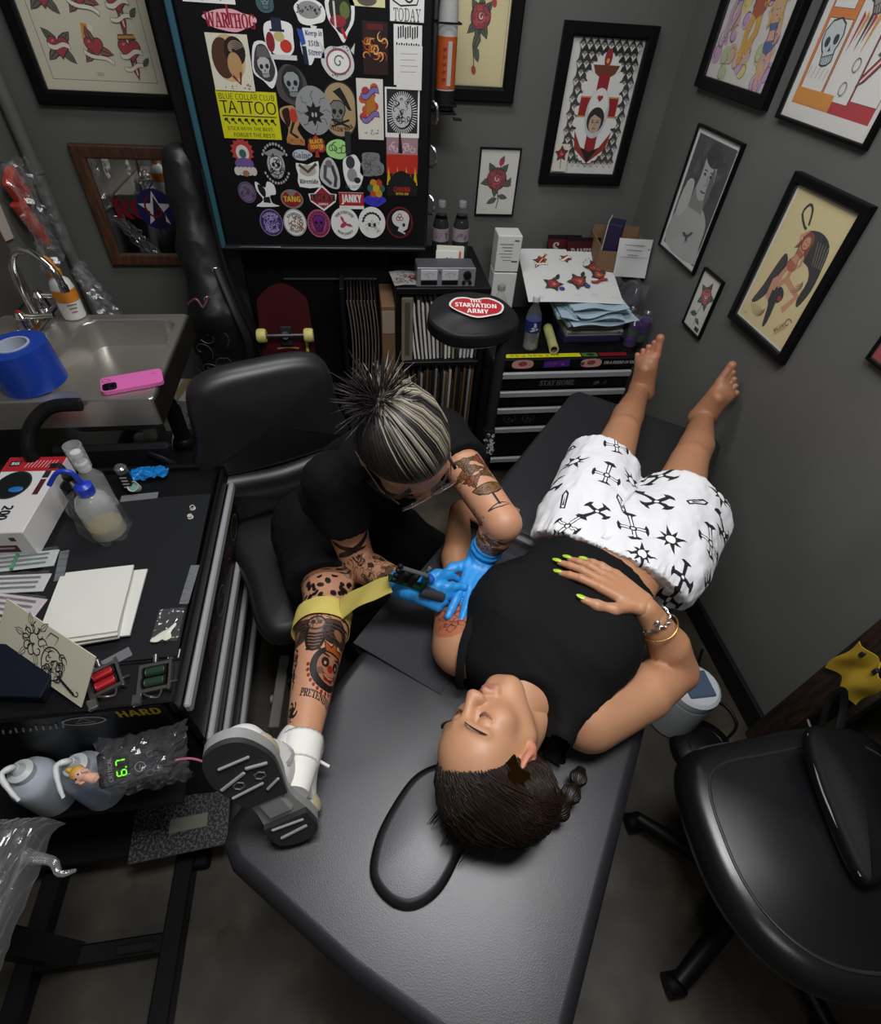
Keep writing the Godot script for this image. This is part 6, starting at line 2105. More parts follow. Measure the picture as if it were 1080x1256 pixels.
func sink() -> void:
	var steel := mat("b6b3ac", 0.34,0.85)
	var t := thing("sink", "small stainless steel wall sink in the back left corner", "sink")
	var rings := [ring_rect(-1.205,-0.60,-1.915,-1.385,0.012,0.84), ring_rect(-1.205,-0.60,-1.915,-1.385,0.012,0.926), ring_rect(-1.20,-0.605,-1.91,-1.39,0.012,0.932), ring_rect(-0.935,-0.628,-1.875,-1.432,0.05,0.932), ring_rect(-0.93,-0.633,-1.87,-1.437,0.05,0.924), ring_rect(-0.915,-0.648,-1.855,-1.455,0.05,0.77), ring_rect(-0.89,-0.672,-1.83,-1.48,0.05,0.752)]
	put(geo().loft(rings, 50.0), "basin", steel, t)
	put(geo().lathe([[0.0,0.0],[0.028,0.001],[0.03,0.003],[0.034,0.002]], 18, at(-0.78,0.754,-1.65)), "drain", mat("6a6862", 0.3,0.9), t)
	put(geo().box(Vector3(-1.215,1.05,-1.72),Vector3(0.016,0.30,0.86),0.003), "backsplash", mat("8a857c", 0.35,0.8), t)
	put(geo().box(Vector3(-0.597,0.885,-1.65),Vector3(0.004,0.085,0.53),0.001), "apron", mat("2a2826", 0.4,0.5), t)
	var a := Art.new()
	for q in [[0.16,0.0,0.10,0.075,0.2],[-0.14,-0.08,0.07,0.05,0.4]]:
		a = Art.new()
		a.fill(blob(q[2], q[3] * 1.5,9),Color("c8c4be"))
		scribble(a, Vector2.ZERO, q[2] * 0.75, q[3], 14,0.006, Color("26241f"), 15)
		put(a.onto(Geo.new(), Transform3D(Basis(Vector3.UP, PI / 2) * Basis(Vector3.BACK, 0.5),Vector3(-1.2055,1.05 + q[1], -1.72 - q[0]))), "sticker", print_mat(0.5), t, "white scribbled sticker")
	# faucet
	var f := thing("faucet", "chrome gooseneck faucet with two lever handles on the sink", "faucet", at(-1.065,0.932,-1.85))
	var chrome := mat("d0d0d0", 0.12,1.0)
	put(geo().box(Vector3(0,0.012,0.0),Vector3(0.06,0.024,0.20),0.008), "base", chrome, f)
	put(geo().tube(smooth3([Vector3(0,0.02,0),Vector3(0,0.12,0),Vector3(0.01,0.19,0.0),Vector3(0.045,0.235,0.01),Vector3(0.1,0.235,0.03),Vector3(0.145,0.195,0.05),Vector3(0.155,0.15,0.055)], 6),0.011,12), "spout", chrome, f)
	put(geo().cyl(Vector3(0.155,0.152,0.055),Vector3(0.156,0.132,0.056),0.013), "aerator", chrome, f)
	for s in [-1.0,1.0]:
		put(geo().lathe([[0.022,0.0],[0.02,0.02],[0.016,0.035],[0.02,0.042],[0.012,0.056],[0.0,0.058]], 16, at(0,0.02, s * 0.075)), "valve", chrome, f)
		put(geo().tube([Vector3(0.0,0.062, s * 0.075),Vector3(0.05,0.066, s * 0.075 + 0.01),Vector3(0.105,0.07, s * 0.075 + 0.012)],[0.008,0.009,0.007], 8), "lever", chrome, f)
	put(geo().cyl(Vector3(0,0.076,0.075),Vector3(0,0.079,0.075),0.008), "red_dot", mat("a01c24", 0.4), f)
	# soap bottle
	var s2 := thing("soap_bottle", "white squeeze bottle with orange nozzle behind the sink basin", "bottle", at(-0.965,0.933,-1.895))
	put(geo().lathe([[0.032,0.0],[0.036,0.006],[0.036,0.10],[0.03,0.124],[0.016,0.136],[0.014,0.144]], 22, Transform3D(), 60.0), "bottle", mat("cfcfca", 0.4,0.0, {"back": "404040"}), s2)
	put(geo().lathe([[0.0364,0.062],[0.0367,0.063],[0.0367,0.10],[0.0364,0.101]], 22), "orange_label", mat("c4781c", 0.5), s2)
	put(geo().lathe([[0.018,0.14],[0.018,0.158],[0.01,0.166],[0.008,0.178]], 16), "orange_cap", mat("c8791c", 0.4), s2)
	put(geo().tube([Vector3(0,0.172,0),Vector3(-0.004,0.19,0),Vector3(-0.012,0.20,0.004)],[0.009,0.007,0.006], 8), "nozzle", mat("c8791c", 0.4), s2)
	var lb := Art.new()
	for k in 3:
		lb.rect(Vector2(0,0.01 - k * 0.012),0.03 - 0.006 * k, 0.004, Color("a8485a") if k == 2 else Color("6a5a48"))
	put(lb.onto(Geo.new(), Transform3D(Basis(Vector3.UP, 0.6),Vector3(0.0205,0.045,0.031))), "label_print", print_mat(0.5), s2)
	# roll of blue film
	var br := thing("film_roll", "large roll of blue film standing at the front of the sink", "roll", at(-0.945,0.933,-1.485,0,0,4))
	put(geo().lathe([[0.045,0.0],[0.086,0.0],[0.086,0.118],[0.045,0.118],[0.045,0.0]], 36), "film", mat("143a98", 0.32), br)
	put(geo().lathe([[0.04,0.0],[0.045,0.0],[0.045,0.121],[0.04,0.121],[0.04,0.0]], 32), "core", mat("a8b0bc", 0.6), br)
	# phone
	var ph := thing("phone", "pink cased phone lying on the front right corner of the sink", "phone", at(-0.672,0.939,-1.465,18))
	var px := Transform3D(Basis(Vector3.RIGHT, -PI / 2), Vector3.ZERO)
	put(geo().prism(round_rect(0.166,0.080,0.014,6),-0.005,0.006, px), "case", mat("d264a8", 0.5), ph)
	put(geo().prism(round_rect(0.038,0.038,0.010,5),0.006,0.0075, px * at(-0.06,-0.016,0)), "camera_island", mat("18161c", 0.25), ph)
	for q in [Vector2(-0.069,-0.008),Vector2(-0.069,-0.024),Vector2(-0.052,-0.016)]:
		put(geo().cyl(px * Vector3(q.x, q.y, 0.0075), px * Vector3(q.x, q.y, 0.0095),0.0065), "camera_lens", mat("08080a", 0.1), ph)
	var pa := Art.new()
	pa.line(Art.oval(Vector2(-0.068,0.02),0.011,0.008),0.002, Color("5a2a48"), true)
	pa.line(pts([0.055,0.014,0.06,0.02,0.065,0.014]), 0.0018, Color("6a2a50"))
	put(pa.onto(Geo.new(), px * at(0,0,0.0062)), "case_print", print_mat(0.5), ph)
	# wrapped red tool hanging on the left wall, its film trailing down
	var rt := thing("wrapped_tool", "red handled tool in clear film hanging above the sink", "tool", at(-1.18,1.15,-2.30))
	put(geo().box(Vector3.ZERO, Vector3(0.035,0.10,0.09),0.008, at(0.0,0.06,-0.02,0,25)), "head", mat("a8382c", 0.35), rt)
	put(geo().box(Vector3.ZERO, Vector3(0.03,0.05,0.05),0.006, at(0.005,0.0,-0.035,0,25)), "collar", mat("1a1a1c", 0.4), rt)
	put(geo().tube([Vector3(0.0,0.02,0.02),Vector3(0.01,-0.06,0.0),Vector3(0.012,-0.13,-0.03)],[0.026,0.024,0.018], 10), "handle", mat("b04030", 0.35), rt)
	put(geo().cyl(Vector3(-0.05,0.14,0),Vector3(0.0,0.14,0),0.004), "hook", mat("8a8a8a", 0.3,0.9), rt)
	var fl := crumple(0.15,0.34,6,0.03,4)
	put(geo().sheet(func(u: float, v: float) -> Vector3:
		var q: Vector3 = fl.call(u, v)
		return Vector3(0.045 + q.y, -q.z - 0.02, q.x * (1.0 + v) + 0.0),22,30,0.0005,8.0), "film", film_mat(), rt)
	var fl2 := crumple(0.16,0.30,7,0.035,8)
	put(geo().sheet(func(u: float, v: float) -> Vector3:
		var q: Vector3 = fl2.call(u, v)
		return Vector3(0.10 + q.y + 0.12 * v, -0.20 - 0.28 * v, q.x * (0.6 + 0.5 * v) + 0.1 * v), 20,28,0.0005,8.0), "trailing_film", film_mat(), rt)
	# card with dark red print at the left edge
	var cd := thing("card", "white card printed with dark red curves on the left wall", "card", Transform3D(Basis(Vector3.UP, PI / 2) * Basis(Vector3.BACK, -0.15),Vector3(-1.222,1.20,-2.17)))
	put(geo().box(Vector3.ZERO, Vector3(0.16,0.24,0.003)), "card_board", mat("b8aca0", 0.7), cd)
	var ca := Art.new()
	for k in 7:
		ca.line(curl_pts(Vector2(-0.03 + 0.02 * (k % 3),-0.07 + k * 0.02),0.05,0.6, k * 1.3,10),0.012, Color("4a1614") if k % 2 else Color("201212"))
	put(ca.onto(Geo.new(), at(0,0,0.0018)), "print", print_mat(0.6), cd)
	# pipes and things under the sink
	var dp := thing("drain_pipe", "white and black drain pipes under the sink", "pipe", at(-0.80,0,-1.72))
	put(geo().tube(smooth3([Vector3(0.02,0.75,0.06),Vector3(0.02,0.62,0.05),Vector3(0.0,0.55,0.02),Vector3(-0.06,0.52,-0.02)], 5),0.022,12), "white_pipe", mat("b4b4ae", 0.4), dp)
	put(geo().lathe([[0.03,0.0],[0.045,0.02],[0.045,0.1],[0.038,0.12],[0.028,0.13],[0.028,0.26]], 18, at(0.115,0.42,0.02)), "black_trap", mat("121214", 0.4), dp)
	put(geo().tube(smooth3([Vector3(0.115,0.66,0.02),Vector3(0.12,0.72,0.04),Vector3(0.10,0.77,0.09)], 5),0.022,10), "black_pipe", mat("121214", 0.4), dp)
	var boxes := [[-0.80,-1.92,0.30,0.34,0.22, "1c1a1a", "dark box on the floor under the sink", 8],[-0.86,-2.32,0.20,0.36,0.18, "a8a49a", "pale box under the mirror in the back corner", -10],[-0.76,-2.12,0.16,0.22,0.14, "24406a", "blue box between the boxes under the sink", 14]]
	for q in boxes:
		var b := thing("box", q[6], "box", at(q[0], 0, q[1], q[7]))
		put(geo().box(Vector3(0, q[3] / 2,0),Vector3(q[2], q[3], q[4]), 0.003), "carton", mat(q[5], 0.6), b)
		put(geo().box(Vector3(0, q[3] + 0.0005,0),Vector3(q[2] * 0.2,0.001, q[4] * 1.0)), "tape", mat("8a7a5a", 0.4), b)
		var ba := Art.new()
		scribble(ba, Vector2.ZERO, q[2] * 0.7,0.08,14,0.005, Color("3a3436"), 7)
		put(ba.onto(Geo.new(), at(0, q[3] * 0.7, q[4] / 2 + 0.001)), "printing", print_mat(0.6), b)
	# chair with loop arms pushed between sink and cart
	var ch := thing("loop_arm_chair", "black chair with a round loop arm between the sink and the left cart", "chair")
	var pla := mat("131315", 0.38)
	put(geo().tube(smooth3([Vector3(-0.93,0.62,-1.35),Vector3(-0.937,0.80,-1.285),Vector3(-0.925,0.88,-1.32),Vector3(-0.872,0.925,-1.362),Vector3(-0.79,0.928,-1.372)], 7),0.019,12), "arm", pla, ch)
	put(geo().tube(smooth3([Vector3(-0.62,0.60,-1.355),Vector3(-0.60,0.70,-1.352),Vector3(-0.66,0.76,-1.36)], 7),0.017,12), "arm", pla, ch)
	put(geo().cushion(round_rect(0.36,0.30,0.08),0.44,0.51,0.03,0.01, at(-0.76,0,-1.55)), "seat", mat("161618", 0.45), ch)
	put(geo().box(Vector3(-0.76,0.68,-1.362),Vector3(0.34,0.22,0.03),0.012), "backrest", mat("161618", 0.45), ch)
	for q in [[-0.92,-1.36],[-0.60,-1.36],[-0.92,-1.72],[-0.60,-1.72]]:
		put(geo().cyl(Vector3(q[0], 0.0, q[1]),Vector3(q[0], 0.5, q[1]), 0.014), "leg", pla, ch)
func cart() -> void:
	var X := Transform3D(Basis(Vector3.UP, PI / 2),Vector3(-0.44,0,-0.935))
	var t := tool_chest("tool_cart", "black rolling tool cart covered with supplies at the left edge", X, 0.77,0.68,0.10,0.72,[0.665,0.47,0.345,0.18])
	# raised rim round the top tray at the back
	put(geo().box(Vector3(0.378,0.728,-0.33),Vector3(0.014,0.018,0.66),0.003), "tray_rim", mat("141416", 0.35), t)
	var a := Art.new()
	a.rect(Vector2.ZERO, 0.10,0.026, Color("0e0e10"))
	a.line(pts([-0.046,-0.011,0.046,-0.011,0.046,0.011,-0.046,0.011]), 0.002, WHITE, true)
	a.text("TEK", Vector2(-0.012,0),0.05,0.016, WHITE)
	flat_sticker(a, Transform3D(Basis(Vector3.RIGHT, -PI / 2),Vector3(-0.30,0.7205,-0.022)), t, "black and white badge reading TEK")
	var r := RandomNumberGenerator.new()
	r.seed = 3
	for k in 5:
		a = Art.new()
		a.line(Art.oval(Vector2.ZERO, 0.05,0.03),0.004,[Color("6a5a3a"),Color("5a1a3a"),Color("6a6a5a"),Color("6a3a34"),Color("3a3440")][k], true)
		scribble(a, Vector2.ZERO, 0.07,0.035,7,0.004,[Color("4a4030"),Color("7a2448"),Color("5a5a4a"),Color("6a3a34"),Color("3a3440")][k], 40 + k)
		flat_sticker(a, at(0.28 - k * 0.14,0.55 - 0.002 * k, 0.0035), t, "faint sticker on the top drawer")
	# end of the cart: stickers
	var end := Transform3D(Basis(Vector3.UP, -PI / 2),Vector3(-0.3865,0,0))
	a = Art.new()
	a.text("HARD", Vector2.ZERO, 0.085,0.03, Color("b09a20"), 0, "Droid Sans")
	flat_sticker(a, end * at(-0.075,0.70,0), t, "yellow lettering reading HARD")
	a = Art.new()
	a.line(Art.oval(Vector2.ZERO, 0.042,0.018,0,26),0.004, Color("b0b0b0"), true)
	a.line(pts([-0.02,-0.008,0.02,-0.008,0.0,0.014]), 0.003, Color("b0b0b0"), true)
	flat_sticker(a, end * at(-0.19,0.685,0), t, "oval white emblem")
	a = Art.new()
	for k in 11:
		a.line(PackedVector2Array([Vector2(-0.07 + k * 0.013,-0.012),Vector2(-0.062 + k * 0.013,0.012 - 0.004 * (k % 3))]), 0.004, Color("8a8a8c"))
	flat_sticker(a, end * at(-0.30,0.675,0), t, "slanted white brush lettering")
	# ledge with bottles, base plate
	put(geo().box(Vector3(-0.437,0.40,-0.36),Vector3(0.10,0.016,0.62),0.004), "side_ledge", mat("17171a", 0.4), t)
	put(geo().box(Vector3(-0.45,0.11,-0.32),Vector3(0.14,0.018,0.62),0.004), "base_plate", mat("131315", 0.4), t)
	# black paper sheet with tape
	var m := mat("1d1e20", 0.8,0.0, {"weave": 0.05})
	var o := put(geo().sheet(func(u: float, v: float) -> Vector3: return Vector3((u - 0.5) * 0.375,0.0008 * sin(v * 160.0) + 0.0008 * sin(u * 9.0), (v - 0.5) * 0.53),24,70,0.0007), "paper_sheet", m)
	o.transform = at(-0.645,0.7225,-0.925,1)
	tag(o, "black ribbed paper sheet taped on top of the left cart", "sheet")
	for q in [[-0.66,-1.195,0.10,0.026,5, "strip of clear tape at the far edge of the black sheet"],[-0.79,-0.955,0.022,0.10,10, "strip of clear tape by the needle packets"],[-0.60,-0.66,0.10,0.026,32, "strip of clear tape at the near edge of the black sheet"],[-0.462,-0.865,0.022,0.12,-3, "crinkled clear tape at the right edge of the black sheet"]]:
		var tp := put(geo().box(Vector3.ZERO, Vector3(q[2], 0.0008, q[3])), "tape_strip", mat("8c8e90", 0.25,0.0, {"alpha": 0.45}))
		tp.transform = at(q[0], 0.7245, q[1], q[4])
		tag(tp, q[5], "tape")
	# glove box
	var gb := thing("glove_box", "red and white box of 200 gloves on the left cart", "box", at(-0.928,0.7205,-1.145,-2))
	put(geo().box(Vector3(0,0.045,0),Vector3(0.15,0.09,0.29),0.002), "carton", mat("cfcdca", 0.6), gb)
	a = Art.new()
	a.rect(Vector2(0,0.115),0.15,0.06, Color("a8202a"))
	for k in 9:
		a.line(PackedVector2Array([Vector2(-0.02 + k * 0.009,0.1),Vector2(-0.014 + k * 0.009,0.13)]), 0.0018, Color("d8b8b8"))
	a.rect(Vector2(-0.05,0.118),0.028,0.022, Color("1a1a1c"))
	a.text("SG", Vector2(-0.05,0.118),0.02,0.012, WHITE)
	a.rect(Vector2(0.055,0.105),0.022,0.022, Color("1a1a1c"))
	a.ell(Vector2(-0.02,0.03),0.044,0.055, Color("2a2c30"), 0,26)
	a.ell(Vector2(-0.02,0.03),0.040,0.050, Color("0c0d10"), 0,26)
	a.text("200", Vector2(0.005,-0.075),0.05,0.026, INK, -PI / 2)
	a.text("GLOVES", Vector2(-0.02,-0.075),0.045,0.012, Color("5a5a5c"), -PI / 2)
	a.rect(Vector2(0.05,0.02),0.014,0.06, Color("4a1a22"))
	a.rect(Vector2(0.05,0.07),0.016,0.028, Color("2a2a2c"))
	flat_sticker(a, Transform3D(Basis(Vector3.RIGHT, -PI / 2),Vector3(0,0.0905,0)), gb, "printed top panel")
	a = Art.new()
	a.rect(Vector2(-0.03,0.022),0.04,0.02, Color("2a2026"))
	a.rect(Vector2(0.04,0.02),0.014,0.014, Color("4a1a22"))
	a.rect(Vector2(-0.01,-0.015),0.1,0.026, Color("4a1a22"))
	a.rect(Vector2(-0.01,-0.013),0.08,0.006, Color("b8a0a0"))
	flat_sticker(a, at(0,0.045,0.1455), gb, "printed end panel")
	put(geo().ball(Vector3(-0.005,0.0895,-0.012),Vector3(0.02,0.004,0.012)), "glove_showing", mat("1c6ab0", 0.5), gb)
	# wash bottle in a clear bag
	var wb := thing("wash_bottle", "clear squeeze bottle with blue cap and bent spout, in a film bag", "bottle", at(-0.705,0.7235,-1.065))
	put(geo().lathe([[0.04,0.0],[0.044,0.006],[0.044,0.105],[0.036,0.13],[0.018,0.145],[0.016,0.15]], 24, Transform3D(), 60.0), "bottle", mat("d4d8d8", 0.15,0.0, {"alpha": 0.35}), wb)
	put(geo().lathe([[0.038,0.003],[0.042,0.008],[0.042,0.035]], 24, Transform3D(), 60.0), "liquid", mat("b09a58", 0.2,0.0, {"alpha": 0.75}), wb)
	put(geo().lathe([[0.02,0.146],[0.021,0.172],[0.012,0.18]], 18), "cap", mat("2038b0", 0.35), wb)
	put(geo().tube(smooth3([Vector3(0,0.175,0),Vector3(-0.008,0.215,0),Vector3(-0.035,0.222,0.004),Vector3(-0.065,0.19,0.012)], 6),0.006,8), "spout", mat("2038b0", 0.35), wb)
	var bag := []
	for q in [[0.052,0.0],[0.058,0.04],[0.054,0.08],[0.058,0.11],[0.05,0.135],[0.03,0.15]]:
		var ring := []
		for k in 28:
			var rr: float = q[0] + 0.008 * r.randf_range(-1,1)
			ring.append(Vector3(cos(TAU * k / 28) * rr, q[1] + 0.006 * r.randf_range(0,1), sin(TAU * k / 28) * rr))
		bag.append(ring)
	put(geo().loft(bag, 10.0), "film_bag", film_mat(), wb)
	# pump bottle behind
	var pb := thing("pump_bottle", "clear bottle with white spray top behind the blue capped bottle", "bottle", at(-0.742,0.7235,-1.165))
	put(geo().lathe([[0.03,0.0],[0.033,0.006],[0.033,0.11],[0.016,0.135],[0.015,0.145]], 22, Transform3D(), 60.0), "bottle", mat("d8dada", 0.1,0.0, {"alpha": 0.2}), pb)
	put(geo().lathe([[0.016,0.14],[0.016,0.165],[0.01,0.168],[0.01,0.185],[0.013,0.186],[0.013,0.2],[0.004,0.204]], 18), "spray_top", mat("d4d4d2", 0.4), pb)
	put(geo().lathe([[0.02,0.15],[0.022,0.2],[0.022,0.222],[0.02,0.222],[0.019,0.16]], 18), "clear_cap", mat("ffffff", 0.06,0.0, {"alpha": 0.14}), pb)
	var ib := thing("ink_bottle", "small black bottle with a dark nozzle beside the glove box", "bottle", at(-0.80,0.7205,-1.17))
	put(geo().lathe([[0.026,0.0],[0.028,0.005],[0.028,0.09],[0.012,0.105],[0.012,0.12]], 18), "bottle", mat("101012", 0.3), ib)
	put(geo().lathe([[0.011,0.118],[0.008,0.15],[0.003,0.165]], 12), "nozzle", mat("2a2a2c", 0.35), ib)
	put(geo().lathe([[0.0284,0.01],[0.0287,0.011],[0.0287,0.03],[0.0284,0.031]], 18), "red_band", mat("6a1a24", 0.4), ib)
	var tb := thing("battery_pack", "round black battery pack with silver top standing behind the bottles", "battery", at(-0.695,0.7205,-1.235))
	put(geo().lathe([[0.016,0.0],[0.017,0.003],[0.017,0.07]], 18), "body", mat("1c1c1e", 0.35), tb)
	put(geo().lathe([[0.017,0.07],[0.017,0.085],[0.012,0.09]], 18), "silver_top", mat("b8b8b8", 0.2,0.9), tb)
	a = Art.new()
	for k in 4:
		a.rect(Vector2(0,0.02 - k * 0.012),0.018,0.005, Color("b8b8b8"))
	put(a.onto(Geo.new(), at(0.004,0.04,0.0175)), "label_print", print_mat(0.4), tb)
	var cp := thing("cup", "small white plastic cup lying at the back of the cart", "cup", at(-0.675,0.735,-1.225,20,30,15))
	put(geo().lathe([[0.012,-0.012],[0.016,0.015],[0.0145,0.015],[0.0105,-0.010],[0.0,-0.010]], 18), "cup", mat("c8ccc4", 0.4), cp)
	put(geo().lathe([[0.0,-0.008],[0.0125,0.008],[0.0,0.009]], 14), "green_inside", mat("6a9a86", 0.5), cp)
	var bw := thing("blue_packet", "crinkled bright blue film packet at the back of the cart", "packet", at(-0.655,0.7205,-1.285,8))
	var cr := crumple(0.11,0.045,6,0.016,12)
	put(geo().sheet(func(u: float, v: float) -> Vector3:
		var q: Vector3 = cr.call(u, v)
		return q + Vector3(0,0.014 + 0.016 * sin(v * PI) * sin(u * PI), 0),18,10,0.002,12.0), "packet", mat("1c7ac0", 0.18), bw)
	put(geo().box(Vector3(0,0.010,0),Vector3(0.085,0.018,0.028),0.007), "roll_inside", mat("2a90c8", 0.4), bw)
	for k in 2:
		var ic := thing("ink_pot", ["tiny ink cap with dark ink, farther one on the black sheet", "tiny ink cap with pale ink, nearer one on the black sheet"][k], "ink cap", at(-0.502,0.7245,[-1.135,-1.10][k]))
		put(geo().lathe([[0.005,0.0],[0.0065,0.009],[0.0055,0.009],[0.004,0.002],[0.0,0.002]], 14), "cap", mat("d0cec6", 0.4), ic)
		put(geo().lathe([[0.008,0.0],[0.008,0.0012],[0.004,0.0012]], 14), "foot", mat("d0cec6", 0.4), ic)
		put(geo().cyl(Vector3(0,0.002,0),Vector3(0,0.007,0),0.005), "ink", mat("1a1a1c" if k == 0 else "b8a888", 0.2), ic)
	# paper towels
	for k in 5:
		var w := thing("paper_towel", ["folded white paper towel at the bottom of the pile, sticking out right", "folded white paper towel second from the bottom", "folded white paper towel in the middle of the pile", "folded white paper towel second from the top", "folded white paper towel on top of the pile"][k], "paper towel", at([-0.645,-0.672,-0.685,-0.668,-0.667][k], 0.7262 + k * 0.0052,[-0.815,-0.80,-0.808,-0.803,-0.812][k],[2,7,3,5,4][k]), "folded paper towels on the cart")
		put(geo().sheet(func(u: float, v: float) -> Vector3: return Vector3((u - 0.5) * 0.155,0.004 + 0.0008 * sin(u * 7.0 + k) * sin(v * 6.0) + 0.0015 * (1.0 - cos(v * PI)), (v - 0.5) * 0.195),12,14,0.0045), "folded_sheets", mat("d6d6cc", 0.9,0.0, {"weave": 0.02}), w)
		put(geo().sheet(func(u: float, v: float) -> Vector3: return Vector3((u - 0.5) * 0.153,0.0052 + 0.001 * sin(u * 6.0 + k * 2.0) + 0.001 * v, (v - 0.45) * 0.17),12,10,0.001), "top_layer", mat("d9d9cf", 0.9,0.0, {"weave": 0.02}), w)
	# ointment on film
	var og := thing("ointment", "smear of white ointment on a patch of cling film on the black sheet", "ointment", at(-0.488,0.7245,-0.735))
	var cf := crumple(0.06,0.09,7,0.004,20)
	put(geo().sheet(func(u: float, v: float) -> Vector3: return cf.call(u, v) + Vector3(0,0.003,-0.012),14,18,0.0004,8.0), "cling_film", film_mat(), og)
	put(geo().cushion(smooth(pts([-0.03,0.032,-0.012,0.012,0.004,0.002,0.016,-0.012,0.02,-0.006,0.012,0.012,0.016,0.026,0.004,0.034,-0.004,0.03,-0.014,0.036]), 3),0.0045,0.0085,0.0018,0.0015), "smear", mat("d2d2c2", 0.35), og)
	# needle packets
	var packs := [[-0.905,0.7212,-0.975,4, "b8c0bc", "3a8a5a", "clear needle packet with a green band beside the glove box"],[-0.90,0.7212,-0.905,-2, "c4c4c2", "8a8a8c", "white backed needle packet, second from the glove box"],[-0.885,0.7212,-0.845,-14, "c8bcc0", "c03a5a", "needle packet printed in pink"],[-0.87,0.7212,-0.775,-24, "b8a898", "4a4040", "crinkled brown needle packet partly under the drawing card"]]
	for q in packs:
		var n := thing("needle_packet", q[6], "packet", at(q[0], q[1], q[2], q[3]), "needle packets on the cart")
		put(geo().box(Vector3(0,0.004,0),Vector3(0.19,0.003,0.055),0.001), "backing", mat(q[4], 0.5), n)
		for k in 3:
			put(geo().cyl(Vector3(-0.08,0.0085,-0.015 + k * 0.015),Vector3(0.075,0.0085,-0.015 + k * 0.015),0.0025), "needle_bar", mat("b0b4b4", 0.25,0.8), n)
		put(geo().box(Vector3(-0.02 + 0.05 * fmod(q[3] * 0.1,1.0),0.009,0),Vector3(0.006,0.007,0.056),0.001), "band", mat(q[5], 0.5), n)
		var pf := crumple(0.19,0.058,6,0.005, int(q[3]) + 60)
		put(geo().sheet(func(u: float, v: float) -> Vector3: return pf.call(u, v) + Vector3(0,0.0145,0),18,8,0.0004,8.0), "clear_front", film_mat(), n)
	# drawing card
	var n1 := Vector3(0.81,0.0,0.586).normalized()
	var n2 := Vector3(0.381,0.761,-0.526)
	n2 = (n2 - n1 * n2.dot(n1)).normalized()
	var dc := thing("drawing_card", "cream card with a black ink flower and dragon drawing", "card", Transform3D(Basis(n1, n2, n1.cross(n2)),Vector3(-0.7125,0.776,-0.6725)))
	put(geo().box(Vector3.ZERO, Vector3(0.285,0.118,0.0025)), "card_board", mat("cfc9b2", 0.7), dc)
	a = Art.new()
	for k in 9:
		a.line(curl_pts(Vector2(-0.035,0.012) + Vector2.from_angle(k * 0.7) * 0.026,0.018,0.9, k * 1.1,12),0.003, INK)
	for k in 6:
		leaf(a, Vector2(-0.035,0.012) + Vector2.from_angle(k * 1.05) * 0.03, k * 1.05,0.03, Color("cfc9b2"))
	a.line(Art.oval(Vector2(0.035,-0.012),0.032,0.036,0.5),0.003, INK, true)
	scribble(a, Vector2(0.038,-0.012),0.055,0.055,24,0.0028, INK, 50)
	a.line(pts([0.0,0.03,0.01,0.05,0.035,0.05,0.03,0.03]), 0.0028, INK, false, true)
	for k in 7:
		a.ell(Vector2(0.065 + k * 0.008,-0.03 - k * 0.002),0.006,0.004, INK, -0.3,8)
	a.line(curl_pts(Vector2(0.122,-0.036),0.01,0.8,3.4,10),0.0025, INK)
	put(a.onto(Geo.new(), at(0,0,0.0014)), "ink_drawing", print_mat(0.7), dc)
	coil_machine(at(-0.592,0.7235,-0.615,28,0,0), "a81c26", "tattoo machine with red coils lying on the left cart")
	coil_machine(at(-0.487,0.7235,-0.61,8,0,0), "2c4034", "tattoo machine with dark green coils lying on the left cart")
	var bt := thing("machine_tray", "shallow black tray under the two tattoo machines", "tray", at(-0.54,0.7205,-0.605))
	put(geo().box(Vector3(0,0.001,0),Vector3(0.20,0.002,0.10),0.0008), "tray_floor", mat("1a1a1c", 0.4), bt)
	put(geo().tube([Vector3(-0.1,0.004,-0.05),Vector3(0.1,0.004,-0.05),Vector3(0.1,0.004,0.05),Vector3(-0.1,0.004,0.05)], 0.003,6, true), "tray_rim", mat("1a1a1c", 0.4), bt)
	dark_box()
	supply_unit()
	# bottles on the ledge
	for k in 2:
		var b := thing("squeeze_bottle", ["white squeeze bottle with bent nozzle at the left edge below the cart top", "squeeze bottle half filled with blue liquid below the cart top"][k], "bottle", at([-0.782,-0.672][k], 0.409,-0.497,[30,10][k]), "squeeze bottles on the cart ledge")
		put(geo().lathe([[0.044,0.0],[0.048,0.006],[0.048,0.12],[0.042,0.145],[0.022,0.16],[0.02,0.165]], 26, Transform3D(), 60.0), "bottle", mat("ccd4de", 0.35,0.0, {"alpha": 0.86 if k == 0 else 0.6}), b)
		put(geo().lathe([[0.044,0.003],[0.0465,0.008],[0.0465,0.085 if k == 0 else 0.06]], 26, Transform3D(), 60.0), "liquid", mat("a8acae" if k == 0 else "1c4a8a", 0.3), b)
		put(geo().lathe([[0.024,0.158],[0.025,0.178],[0.014,0.184],[0.008,0.2]], 18), "cap", mat("ccd0d0", 0.4), b)
		put(geo().tube(smooth3([Vector3(0,0.195,0),Vector3(-0.004,0.212,0.004),Vector3(-0.02,0.215,0.012),Vector3(-0.016,0.20,0.045),Vector3(-0.010,0.185,0.068)], 5),[0.007,0.007,0.007,0.007,0.007,0.007,0.007,0.007,0.006,0.006,0.006,0.006,0.006,0.006,0.005,0.005,0.005,0.005,0.004,0.004,0.004], 8), "nozzle", mat("d4d6d4", 0.4), b)
	# notebook on the base plate
	var nb := thing("notebook", "black and white speckled notebook on the cart's base plate", "notebook", at(-0.575,0.12,-0.485,4))
	put(geo().box(Vector3(0,0.008,0),Vector3(0.25,0.012,0.16),0.001), "pages", mat("a8a498", 0.8), nb)
	var nm := StandardMaterial3D.new()
